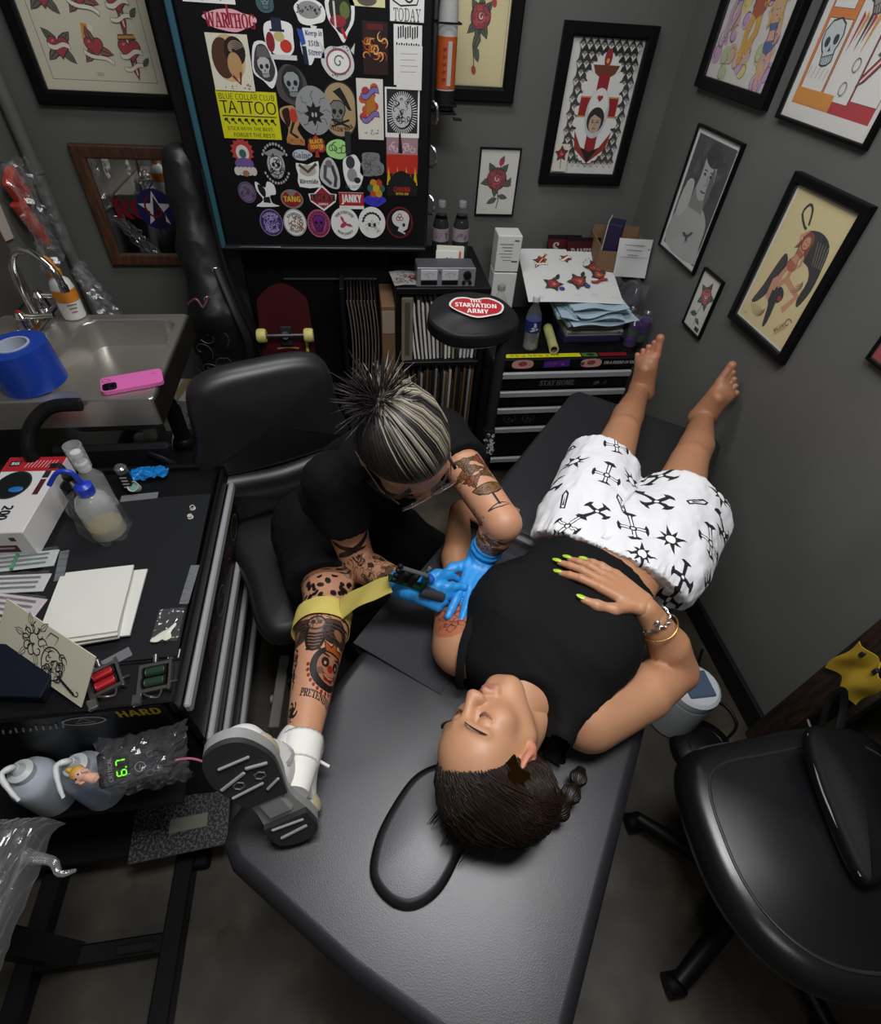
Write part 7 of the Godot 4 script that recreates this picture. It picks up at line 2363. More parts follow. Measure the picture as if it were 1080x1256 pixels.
	nm.albedo_texture = noise_tex("marble", 0.05, FastNoiseLite.TYPE_SIMPLEX, 2,[[0.0, Color("121212")],[0.52, Color("161616")],[0.6, Color("4c4c4a")],[1.0, Color("5a5a57")]], 256)
	nm.uv1_triplanar = true
	nm.uv1_scale = Vector3.ONE * 8.0
	nm.roughness = 0.5
	put(geo().box(Vector3(0,0.0155,0),Vector3(0.254,0.003,0.165),0.001), "marbled_cover", nm, nb)
	put(geo().box(Vector3(0.02,0.0175,0.01),Vector3(0.10,0.001,0.035)), "name_label", mat("6a685e", 0.7), nb)
	# strip of pale board on the floor by the cart
	var sb := thing("board_strip", "pale narrow board on the floor beside the cart drawers", "board", at(-0.395,0,-0.88,-4))
	put(geo().box(Vector3(0.05,0.04,0.0),Vector3(0.035,0.08,0.26),0.003), "board", mat("8a8880", 0.6), sb)
	put(geo().cyl(Vector3(0.03,0.05,0.02),Vector3(0.02,0.05,0.02),0.014), "peg", mat("9a9890", 0.5), sb)
func dark_box() -> void:
	var b := thing("dark_box", "dark blue printed box at the left edge under the drawing card", "box", at(-0.80,0.7205,-0.655,-8))
	put(geo().box(Vector3(0,0.014,0),Vector3(0.22,0.028,0.12),0.002), "carton", mat("10131f", 0.5), b)
	var a := Art.new()
	a.line(pts([-0.06,0,-0.02,0.008,0.02,-0.004]), 0.008, Color("3a3c44"))
	put(a.onto(Geo.new(), at(0,0.014,0.0605)), "printing", print_mat(0.5), b)
func coil_machine(xf: Transform3D, coil: String, label: String) -> void:
	# lying on its side: x along the tube, z across the two coils
	var t := thing("tattoo_machine", label, "tattoo machine", xf)
	var st := mat("9a9894", 0.25,0.95)
	put(geo().prism(pts([-0.032,-0.034,0.03,-0.034,0.03,-0.026,-0.022,-0.026,-0.022,0.026,0.03,0.026,0.03,0.034,-0.032,0.034]), 0.004,0.014, Transform3D(Basis(Vector3.RIGHT, -PI / 2), Vector3.ZERO)), "frame", st, t)
	put(geo().box(Vector3(0.033,0.010,0),Vector3(0.007,0.014,0.078),0.001), "armature_bar", st, t)
	for s in [-1.0,1.0]:
		var prof := []
		for k in 22:
			prof.append([0.0108 if k % 2 == 0 else 0.0100,-0.019 + k * 0.00182])
		put(geo().lathe(prof, 16, Transform3D(Basis(Vector3.BACK, -PI / 2),Vector3(0.003,0.012, s * 0.0125)), 60.0), "coil", mat(coil, 0.3,0.3), t)
		put(geo().cyl(Vector3(-0.022,0.012, s * 0.0125),Vector3(-0.018,0.012, s * 0.0125),0.0125), "coil_washer", mat("141416", 0.4), t)
		put(geo().cyl(Vector3(0.023,0.012, s * 0.0125),Vector3(0.027,0.012, s * 0.0125),0.0125), "coil_washer", mat("141416", 0.4), t)
	put(geo().cyl(Vector3(0.0,0.012,-0.034),Vector3(0.0,0.012,-0.052),0.005,0.007), "thumb_screw", st, t)
	put(geo().cyl(Vector3(0.036,0.012,0.02),Vector3(0.05,0.014,0.022),0.003), "contact_screw", st, t)
	put(geo().tube(smooth3([Vector3(-0.02,0.014,0.034),Vector3(-0.005,0.02,0.048),Vector3(0.012,0.012,0.05),Vector3(0.02,0.018,0.038)], 4),0.0022,6), "spring", st, t)
	put(geo().box(Vector3(-0.03,0.01,0.046),Vector3(0.02,0.012,0.024),0.002), "tube_vise", st, t)
func supply_unit() -> void:
	var X := Transform3D(Basis.from_euler(Vector3(deg_to_rad(-52), deg_to_rad(6),0)),Vector3(-0.535,0.60,-0.485))
	var t := thing("digital_power_supply", "digital power supply with green numbers wrapped in clear film", "power supply", X)
	put(geo().box(Vector3(0,0,0),Vector3(0.145,0.075,0.05),0.006), "case", mat("1e1e20", 0.45), t)
	var a := Art.new()
	a.rect(Vector2(-0.005,0),0.125,0.062, Color("2a2a2c"))
	a.T = Transform2D(PI / 2,Vector2(-0.046,0.0))
	a.text("CRITICAL", Vector2.ZERO, 0.05,0.008, Color("9a9a9a"), 0, "Droid Sans", false)
	a.T = Transform2D()
	a.rect(Vector2(-0.024,0.002),0.03,0.05, Color("0a0c0a"))
	a.line(Art.oval(Vector2(0.012,-0.006),0.010,0.010),0.0016, Color("8a8a8a"), true)
	a.rect(Vector2(0.012,-0.006),0.002,0.008, Color("8a8a8a"))
	a.T = Transform2D()
	for q in [Vector2(0.035,0.016),Vector2(0.046,-0.016),Vector2(0.03,-0.022)]:
		a.line(Art.oval(q, 0.008,0.006),0.0014, Color("6a6a6a"), true)
	put(a.onto(Geo.new(), at(0,0,0.0255)), "front_panel", print_mat(0.45), t)
	# seven segment digits 6.7, read with the unit turned on its side
	var g := Geo.new()
	var seg := Art.new()
	seg.T = Transform2D(PI / 2,Vector2(-0.024,0.0))
	for d in 2:
		var on: Array = [[1,0,1,1,1,1,1],[1,1,1,0,0,0,0]][d]
		var cx := -0.0105 + d * 0.021
		for k in 7:
			if on[k] == 0:
				continue
			var c: Vector2 = [Vector2(0,0.009),Vector2(0.0055,0.0045),Vector2(0.0055,-0.0045),Vector2(0,-0.009),Vector2(-0.0055,-0.0045),Vector2(-0.0055,0.0045),Vector2(0,0)][k]
			seg.rect(Vector2(cx, 0) + c, 0.009 if k in [0,3,6] else 0.0028,0.0028 if k in [0,3,6] else 0.0075, Color("7aff20"))
	seg.rect(Vector2(0.0,-0.0095),0.003,0.003, Color("7aff20"))
	seg.T = Transform2D()
	put(seg.onto(g, at(0,0,0.0266)), "led_display", mat("6ae01c", 0.4,0.0, {"emit": 1.2}), t)
	put(geo().cyl(Vector3(0.05,0.02,0.025),Vector3(0.05,0.02,0.036),0.008), "knob", mat("18181a", 0.4), t)
	var fw := crumple(0.185,0.125,6,0.02,31)
	put(geo().sheet(func(u: float, v: float) -> Vector3:
		var q: Vector3 = fw.call(u, v)
		return Vector3(q.x + 0.012,-q.z, 0.036 + absf(q.y) - 0.03 * pow(absf(u - 0.5) * 2.0,4.0) - 0.03 * pow(absf(v - 0.5) * 2.0,4.0)), 30,22,0.0005,6.0), "clear_film", film_mat(), t)
	put(geo().tube(smooth3([Vector3(0.075,-0.015,0.0),Vector3(0.11,-0.02,0.0),Vector3(0.14,-0.045,-0.01),Vector3(0.15,-0.09,-0.03)], 5),0.0025,6), "pink_lead", mat("b86078", 0.4), t)
	put(geo().box(Vector3(0,0.01,-0.055),Vector3(0.05,0.02,0.07),0.003), "bracket", mat("1a1a1c", 0.5), t)
	# little doll stuck to its side
	var d := thing("toy_figure", "small toy figure with yellow hair stuck to the wrapped power supply", "toy", X * at(-0.088,0.0,0.035,0,0,60))
	put(geo().ball(Vector3(0,0.012,0),Vector3(0.015,0.016,0.014)), "head", mat("d8a890", 0.5), d)
	put(geo().ball(Vector3(0,0.021,-0.003),Vector3(0.016,0.013,0.015)), "hair", mat("c89a38", 0.6), d)
	put(geo().ball(Vector3(0.0,0.036,-0.003),Vector3(0.006,0.008,0.006)), "hair_knot", mat("c89a38", 0.6), d)
	put(geo().lathe([[0.006,-0.025],[0.012,-0.018],[0.009,0.0],[0.004,0.003]], 14), "torso", mat("d8a890", 0.5), d)
	for s in [-1.0,1.0]:
		put(geo().tube([Vector3(s * 0.008,-0.003,0),Vector3(s * 0.014,0.003,0.006),Vector3(s * 0.010,0.010,0.012)], 0.0035,8), "arm", mat("d8a890", 0.5), d)
		put(geo().ball(Vector3(s * 0.005,0.013,0.0135),Vector3(0.0018,0.0022,0.001)), "eye", mat("1a1a2a", 0.3), d)
func corner_frame() -> void:
	# wrapped arm rest on its floor stand, bottom left
	var pla := mat("121214", 0.38)
	var t := thing("arm_rest_stand", "black steel floor stand at the bottom left corner", "stand")
	put(geo().box(Vector3(-0.575,0.03,-0.17),Vector3(0.05,0.05,0.52),0.004), "floor_bar", pla, t)
	put(geo().box(Vector3(-0.92,0.03,-0.25),Vector3(0.05,0.05,0.6),0.004), "floor_bar", pla, t)
	put(geo().box(Vector3(-0.76,0.03,-0.225),Vector3(0.34,0.045,0.045),0.004), "cross_bar", pla, t)
	put(geo().box(Vector3(-0.66,0.057,-0.222),Vector3(0.09,0.012,0.02),0.003), "clamp_plate", mat("1e1e20", 0.3), t)
	put(geo().box(Vector3(-0.545,0.02,-0.405),Vector3(0.06,0.035,0.04),0.006), "foot", mat("0c0c0d", 0.6), t)
	put(geo().box(Vector3(-0.82,0.32,-0.23),Vector3(0.05,0.58,0.05),0.004), "post", pla, t)
	var p := thing("arm_rest", "arm rest pad wrapped in shiny clear film at the bottom left corner", "arm rest", at(-0.80,0.60,-0.19,-4))
	put(geo().cushion(round_rect(0.26,0.36,0.05),0.0,0.06,0.024,0.008), "pad", mat("1a1a1c", 0.4), p)
	var nz := FastNoiseLite.new()
	nz.seed = 44
	nz.frequency = 1.0
	var wrap := func(u: float, v: float) -> Vector3:
		var e := maxf(0.0, absf(u - 0.5) * 2.0 - 0.8) * 5.0
		var f := maxf(0.0, absf(v - 0.5) * 2.0 - 0.85) * 6.0
		var streak := absf(nz.get_noise_2d(u * 22.0 + v * 3.0, v * 3.5)) * 0.018 + 0.010 * nz.get_noise_2d(u * 5.0, v * 4.0) + 0.004 * absf(nz.get_noise_2d(u * 50.0 + v * 9.0, v * 9.0))
		return Vector3((u - 0.5) * 0.285,0.082 + streak - 0.05 * e * e - 0.04 * f * f, (v - 0.5) * 0.39)
	put(geo().sheet(wrap, 110,30,0.0006,12.0), "clear_film", mat("ffffff", 0.1,0.0, {"alpha": 0.04, "spec": 0.7}), p)
	put(geo().tube(smooth3([Vector3(0.12,0.05,-0.13),Vector3(0.17,0.055,-0.12),Vector3(0.19,0.05,-0.10),Vector3(0.215,0.045,-0.105)], 4),[0.016,0.012,0.010,0.009,0.008,0.008,0.007,0.007,0.006,0.006,0.005,0.004,0.003], 7), "film_twist", mat("ffffff", 0.08,0.0, {"alpha": 0.08, "spec": 0.6}), p)
func work_things() -> void:
	# machine held in the right glove: x along the grip towards the needle
	var a := Vector3(0.037,0.925,-0.677)
	var b := Vector3(0.190,0.844,-0.667)
	var X := along(a, b, Vector3.UP)
	var t := thing("tattoo_machine", "black and green tattoo machine held over the client's arm", "tattoo machine", X)
	var L := a.distance_to(b)
	var bk := mat("161618", 0.4)
	put(geo().cyl(Vector3(0,0.07,0),Vector3(0,0.13,0),0.0145,0.013,16,0.002), "grip", mat("2c2c30", 0.6,0.0, {"weave": 0.04}), t)
	put(geo().cyl(Vector3(0,0.13,0),Vector3(0, L - 0.012,0),0.007,0.004), "tip", mat("8a8a8c", 0.3,0.8), t)
	put(geo().cyl(Vector3(0, L - 0.012,0),Vector3(0, L, 0),0.0012,0.0006,6), "needle", mat("b0b0b0", 0.2,0.9), t)
	put(geo().box(Vector3(0.012,0.03,0),Vector3(0.008,0.085,0.018),0.002), "frame", mat("0e3a24", 0.35,0.4), t, "dark green frame")
	put(geo().box(Vector3(0.03,0.065,0),Vector3(0.035,0.008,0.018),0.002), "frame_front", mat("0e3a24", 0.35,0.4), t)
	for k in 2:
		put(geo().cyl(Vector3(0.018,0.012 + k * 0.024,0),Vector3(0.046,0.012 + k * 0.024,0),0.0105), "coil", bk, t)
		put(geo().cyl(Vector3(0.046,0.012 + k * 0.024,0),Vector3(0.05,0.012 + k * 0.024,0),0.006), "coil_core", mat("a8a8a8", 0.25,0.9), t)
	put(geo().box(Vector3(0.053,0.03,0),Vector3(0.005,0.06,0.010),0.001), "armature_bar", mat("8a8a8c", 0.3,0.8), t)
	put(geo().cyl(Vector3(0.04,0.058,0.012),Vector3(0.066,0.058,0.012),0.004), "contact_screw", mat("b0b0b0", 0.25,0.9), t)
	put(geo().ball(Vector3(0.03,0.075,0.014),Vector3(0.010,0.016,0.012)), "blue_wrap", mat("1c5cb8", 0.45), t)
	for k in 4:
		put(geo().ball(Vector3(0.02 + 0.01 * k, -0.004,-0.008 + 0.005 * k),Vector3(0.006,0.007,0.006)), "binding_post", bk, t)
	# yellow paper tape round the knee, running up to the machine
	var y := thing("paper_tape", "pale yellow paper tape wound round the artist's leg up to the machine", "tape")
	var ym := mat("c2b25c", 0.75,0.0, {"back": "302c10", "weave": 0.02})
	var kn := Vector3(-0.115,0.735,-0.80)
	var an := Vector3(-0.150,0.805,-0.435)
	var A := along(kn.lerp(an, 0.22), kn.lerp(an, 0.36),Vector3(0,1,0))
	var hgt := kn.distance_to(an) * 0.14
	put(geo().sheet(func(u: float, v: float) -> Vector3:
		var q := u * TAU
		var rad := 0.0655 + 0.0012 * sin(q * 5.0 + v * 3.0)
		return A * Vector3(cos(q) * rad, (v - 0.1 * sin(q)) * hgt, sin(q) * rad), 48,6,0.0008), "leg_band", ym, y)
	var s0 := A * Vector3(0.054, hgt * 0.02,-0.04)
	var s1 := A * Vector3(0.046, hgt * 1.0,-0.05)
	if s0.x < A.origin.x:
		s0 = A * Vector3(0.054, hgt * 0.02,0.04)
		s1 = A * Vector3(0.046, hgt * 1.0,0.05)
	var e0 := Vector3(0.032,0.925,-0.692)
	var e1 := Vector3(0.038,0.905,-0.662)
	put(geo().sheet(func(u: float, v: float) -> Vector3:
		var w := u * u * (3.0 - 2.0 * u)
		return s0.lerp(s1, v).lerp(e0.lerp(e1, v), u) + Vector3(0,0.012 * sin(u * PI) + 0.003 * sin(u * 9.0 + v * 5.0),0.0),26,6,0.0008), "ribbon", ym, y)
	# gauze under the left glove
	var gz := thing("gauze", "folded white gauze pressed under the blue gloved fingers", "gauze", Transform3D(Basis.from_euler(Vector3(0.15,0.6,-0.1)),Vector3(0.213,0.845,-0.672)))
	for k in 3:
		put(geo().sheet(func(u: float, v: float) -> Vector3: return Vector3((u - 0.5) * 0.05, k * 0.004 - 0.012 * pow(absf(u - 0.5) * 2.0,2.0) + 0.0015 * sin(v * 8.0 + k), (v - 0.5) * (0.05 - 0.006 * k)), 8,8,0.003), "ply", mat("d8d6d2", 0.9,0.0, {"weave": 0.02}), gz)
func left_side() -> void:
	sink()
	cart()
	corner_frame()
	work_things()
func lin(hex: String) -> Color:
	return Color(hex).srgb_to_linear()
func skin_mat() -> StandardMaterial3D:
	return mat("ffffff", 0.48,0.0, {"vcol": 1, "sss": 0.06, "weave": 0.006})
# one body mesh; triangles near a listed limb take that limb's inked skin
func body(called: String, v: PackedVector3Array, n: PackedVector3Array, t: PackedInt32Array, cols: PackedColorArray, limbs: Array, parent: Node) -> MeshInstance3D:
	var which := PackedInt32Array()
	which.resize(v.size())
	for i in v.size():
		var best := 0
		for k in limbs.size():
			var l: Dictionary = limbs[k]
			var ab: Vector3 = l.b - l.a
			var q: float = (v[i] - l.a).dot(ab) / ab.length_squared()
			if q >= 0.0 and q <= 1.0 and (v[i] - l.a - ab * q).length() < l.r:
				best = k + 1
		which[i] = best
	var mesh := ArrayMesh.new()
	for k in limbs.size() + 1:
		var g := Geo.new()
		g.with_color = true
		if k == 0:
			var map := PackedInt32Array()
			map.resize(v.size())
			map.fill(-1)
			for i in range(0, t.size(), 3):
				if limb_of(which, t, i) == 0:
					for c in 3:
						var j := t[i + c]
						if map[j] < 0:
							map[j] = g.V.size()
							g.V.append(v[j])
							g.N.append(n[j])
							g.C.append(cols[j])
							g.U.append(Vector2.ZERO)
						g.I.append(map[j])
		else:
			var l: Dictionary = limbs[k - 1]
			var X := along(l.a, l.b, l.ref)
			var inv := X.affine_inverse()
			var ln: float = l.a.distance_to(l.b)
			for i in range(0, t.size(), 3):
				if limb_of(which, t, i) == k:
					var uv := []
					for c in 3:
						var p := inv * v[t[i + c]]
						uv.append(Vector2(atan2(p.z, p.x) / TAU + 0.5, p.y / ln))
					var mx: float = maxf(uv[0].x, maxf(uv[1].x, uv[2].x))
					for c in 3:
						if mx - uv[c].x > 0.5:
							uv[c].x += 1.0
						var j := t[i + c]
						g.I.append(g.V.size())
						g.V.append(v[j])
						g.N.append(n[j])
						g.C.append(cols[j])
						g.U.append(uv[c])
		if g.V.size() > 0:
			mesh.add_surface_from_arrays(Mesh.PRIMITIVE_TRIANGLES, g.arrays())
			var m: StandardMaterial3D = skin_mat()
			if k > 0:
				m = m.duplicate()
				m.uv1_triplanar = false
				m.heightmap_enabled = false
				m.uv1_scale = Vector3.ONE
				m.albedo_texture = limbs[k - 1].tex
			mesh.surface_set_material(mesh.get_surface_count() - 1, m)
	var o := MeshInstance3D.new()
	o.name = called
	o.mesh = mesh
	parent.add_child(o, true)
	return o
func limb_of(which: PackedInt32Array, t: PackedInt32Array, i: int) -> int:
	var a := which[t[i]]
	return a if which[t[i + 1]] == a and which[t[i + 2]] == a else 0
# palm, four fingers and thumb. d: along the hand, n: out of its back, s: towards the thumb
func hand(S: Sdf, W: Vector3, d: Vector3, n: Vector3, s: Vector3, sc: float, curl: Array, splay: float, thumb: Array, fat := 0.0) -> Array:
	d = d.normalized()
	n = (n - d * n.dot(d)).normalized()
	s = (s - d * s.dot(d) - n * s.dot(n)).normalized()
	var off := [0.029,0.010,-0.010,-0.028]
	var reach := [0.086,0.090,0.086,0.078]
	var lens := [0.96,1.07,1.0,0.78]
	var tips := []
	for i in 4:
		var K: Vector3 = W + (d * reach[i] + s * off[i]) * sc
		S.cap(W + s * off[i] * 0.55 * sc + d * 0.006, K, 0.0135 * sc + fat, 0.0112 * sc + fat, 0.011)
		var fd: Vector3 = (d + s * off[i] * splay * 30.0).normalized()
		var a := 0.0
		var p := K
		var seg := [0.044,0.026,0.021]
		var part := [0.3,0.42,0.28]
		var rad := [0.0098,0.0088,0.0080,0.0066]
		for k in 3:
			a += curl[i] * part[k]
			var q: Vector3 = p + (fd * cos(a) - n * sin(a)) * seg[k] * lens[i] * sc
			S.cap(p, q, rad[k] * sc + fat, rad[k + 1] * sc + fat, 0.004)
			p = q
		tips.append(p)
		tips.append((fd * cos(a) - n * sin(a)))
		tips.append((n * cos(a) + fd * sin(a)))
	var tb: Vector3 = W + (d * 0.022 + s * 0.022 - n * 0.004) * sc
	var p0 := tb
	var tl := [0.042,0.034,0.027]
	var tr := [0.0145,0.0112,0.0098,0.0076]
	for k in 3:
		var td: Vector3 = (d * thumb[k].x + s * thumb[k].y + n * thumb[k].z).normalized()
		var q: Vector3 = p0 + td * tl[k] * sc
		S.cap(p0, q, tr[k] * sc + fat, tr[k + 1] * sc + fat, 0.010)
		p0 = q
		if k == 2:
			tips.append(p0)
			tips.append(td)
			tips.append(n)
	return tips
func nail(g: Geo, tip: Vector3, d: Vector3, n: Vector3, sc := 1.0) -> void:
	n = (n - d * n.dot(d)).normalized()
	var s := d.cross(n)
	g.ball(tip + d * 0.006 * sc + n * 0.0058 * sc, Vector3(0.0062,0.0024,0.0125) * sc, Basis(s, n, d), 10)
# foot: heel to ball to toes. f: towards the toes, dn: out of the sole, side: towards the big toe
func foot(S: Sdf, H: Vector3, A: Vector3, f: Vector3, dn: Vector3, side: Vector3, sc: float) -> void:
	f = f.normalized()
	dn = (dn - f * dn.dot(f)).normalized()
	side = (side - f * side.dot(f) - dn * side.dot(dn)).normalized()
	var heel := H - dn * 0.026 * sc + f * 0.022 * sc
	S.cap(A, heel, 0.036 * sc, 0.029 * sc, 0.03)
	S.cap(A, heel + f * 0.09 * sc + side * 0.004 - dn * 0.022,0.034 * sc, 0.027 * sc, 0.03)
	for k in 3:
		S.cap(heel + side * (k - 1) * 0.008 * sc, heel + (f * (0.135 - absf(k - 1.6) * 0.012) + side * (k - 1) * 0.026) * sc, 0.026 * sc, 0.0175 * sc, 0.025)
	var L := [0.060,0.052,0.046,0.040,0.033]
	var R := [0.0145,0.0098,0.0092,0.0088,0.0088]
	for k in 5:
		var x := 0.031 - k * 0.0165
		var b: Vector3 = heel + (f * (0.138 - k * 0.009) + side * x + dn * 0.006) * sc
		var e: Vector3 = b + (f * L[k] + side * x * 0.12 + dn * 0.004) * sc
		S.cap(b, e, R[k] * sc, R[k] * 0.92 * sc, 0.007)
		S.ell(e - dn * 0.001, Vector3.ONE * R[k] * 1.05 * sc, Basis(), 0.004)
# head at C with crown along up and face along f; returns its frame (x to its left, y up, z out of the face)
func head_frame(C: Vector3, f: Vector3, up: Vector3) -> Transform3D:
	f = f.normalized()
	up = (up - f * up.dot(f)).normalized()
	return Transform3D(Basis(up.cross(f), up, f), C)
func head(X: Transform3D, cell := 0.0034) -> Sdf:
	var S := Sdf.new(Vector3(-0.1,-0.15,-0.125),Vector3(0.1,0.13,0.135), cell)
	var B := Basis()
	S.ell(Vector3(0,0.03,-0.012),Vector3(0.073,0.09,0.094))
	S.ell(Vector3(0,-0.03,0.028),Vector3(0.06,0.075,0.064), B, 0.03)
	S.ell(Vector3(0,0.035,0.045),Vector3(0.062,0.05,0.045), B, 0.03)
	S.cap(Vector3(-0.012,-0.103,0.062),Vector3(0.012,-0.103,0.062),0.022,0.022,0.03)
	for s in [-1.0,1.0]:
		S.cap(Vector3(s * 0.052,-0.05,0.0),Vector3(s * 0.018,-0.1,0.055),0.018,0.018,0.03)
		S.ell(Vector3(s * 0.04,-0.025,0.06),Vector3(0.023,0.02,0.022), B, 0.025)
		S.ell(Vector3(s * 0.032,0.006,0.094),Vector3(0.019,0.013,0.016), B, 0.014, true)
		S.ell(Vector3(s * 0.032,0.003,0.074),Vector3(0.0165,0.0125,0.0145), B, 0.004)
		S.cap(Vector3(s * 0.047,0.026,0.077),Vector3(s * 0.014,0.024,0.091),0.008,0.008,0.012)
		# ear: rim, hollow, lobe
		S.ell(Vector3(s * 0.076,-0.002,-0.012),Vector3(0.011,0.031,0.019), Basis(Vector3.UP, s * 0.45),0.006)
		S.ell(Vector3(s * 0.0875,0.002,-0.01),Vector3(0.006,0.018,0.010), Basis(Vector3.UP, s * 0.45),0.005, true)
		S.ell(Vector3(s * 0.074,-0.03,-0.006),Vector3(0.007,0.01,0.009), B, 0.006)
		S.ell(Vector3(s * 0.0105,-0.032,0.101),Vector3(0.009,0.0085,0.011), B, 0.008)
		S.ell(Vector3(s * 0.007,-0.0405,0.104),Vector3(0.0035,0.003,0.005), B, 0.003, true)
	S.cap(Vector3(0,0.018,0.091),Vector3(0,-0.028,0.112),0.0075,0.0105,0.014)
	S.cap(Vector3(-0.019,-0.064,0.084),Vector3(0,-0.060,0.094),0.0055,0.0068,0.008)
	S.cap(Vector3(0.019,-0.064,0.084),Vector3(0,-0.060,0.094),0.0055,0.0068,0.008)
	S.cap(Vector3(-0.014,-0.074,0.086),Vector3(0.014,-0.074,0.086),0.0078,0.0078,0.008)
	S.cap(Vector3(-0.02,-0.0675,0.097),Vector3(0.02,-0.0675,0.097),0.0018,0.0018,0.003, true)
	S.cap(Vector3(0,-0.04,-0.03),Vector3(0,-0.145,-0.03),0.05,0.048,0.03)
	return S
func face_paint(p: Vector3, base: Color) -> Color:
	var c := base
	var lip := clampf(1.3 - Vector2((absf(p.x)) / 0.022, (p.y + 0.068) / 0.011).length(), 0.0,1.0)
	if p.z > 0.07:
		c = c.lerp(lin("a8605a"), lip * 0.75)
	var blush := clampf(1.0 - Vector2((absf(p.x) - 0.042) / 0.026, (p.y + 0.028) / 0.024).length(), 0.0,1.0)
	if p.z > 0.02:
		c = c.lerp(lin("c0705c"), blush * 0.28)
		var tip := clampf(1.0 - Vector2(p.x / 0.02, (p.y + 0.03) / 0.02).length(), 0.0,1.0)
		c = c.lerp(lin("c0705c"), tip * 0.25)
	if absf(p.x) > 0.074:
		c = c.lerp(lin("c46e5e"), 0.55)
	return c
func strand(g: Geo, p: Array, r: float, c: Color, cols := PackedColorArray()) -> void:
	var n := p.size()
	var b := g.V.size()
	for i in n:
		var d: Vector3 = (p[mini(i + 1, n - 1)] - p[maxi(i - 1,0)]).normalized()
		var u := d.cross(Vector3(0.31,0.87,0.38)).normalized()
		var w := d.cross(u)
		var rr := r * (1.0 if i < n - 1 else 0.25)
		for k in 3:
			var a := TAU * k / 3.0
			var o := u * cos(a) + w * sin(a)
			g.V.append(p[i] + o * rr)
			g.N.append(o)
			g.C.append(cols[i] if cols.size() > 0 else c)
			g.U.append(Vector2.ZERO)
	for i in n - 1:
		for k in 3:
			var k2 := (k + 1) % 3
			var q := [b + i * 3 + k, b + i * 3 + k2, b + i * 3 + 3 + k2, b + i * 3 + 3 + k]
			g.I.append_array(PackedInt32Array([q[0], q[2], q[1], q[0], q[3], q[2]]))
func eyebrow_and_lash(X: Transform3D, parent: Node, closed: bool) -> void:
	var dark := mat("3a2820", 0.8)
	for s in [-1.0,1.0]:
		var b := Geo.new()
		for k in 16:
			var q := k / 15.0
			var p := Vector3(s * (0.016 + 0.034 * q), 0.0275 + 0.006 * sin(q * 2.4),0.1035 - 0.021 * q * q)
			strand(b, [X * p, X * (p + Vector3(s * 0.005,0.0035 - 0.004 * q, 0.0012)), X * (p + Vector3(s * 0.009,0.003 - 0.006 * q, -0.0005))], 0.0013, Color.BLACK)
		put(b, "eyebrow", dark, parent)
		var l := Geo.new()
		for k in 14:
			var q := k / 13.0
			var p := Vector3(s * (0.019 + 0.026 * q), -0.002 - 0.004 * sin(q * PI), 0.0885 - 0.007 * pow(q - 0.4,2.0) * 4.0)
			strand(l, [X * p, X * (p + Vector3(s * 0.001,-0.003,0.0035)), X * (p + Vector3(s * 0.002,-0.004,0.006))], 0.0006, Color.BLACK)
		put(l, "eyelashes", dark, parent)
func ink_image(base: Color, a: Art, w := 384, h := 512) -> ImageTexture:
	var im := Image.create(w, h, false, Image.FORMAT_RGB8)
	im.fill(base)
	a.into(im)
	return ImageTexture.create_from_image(im)
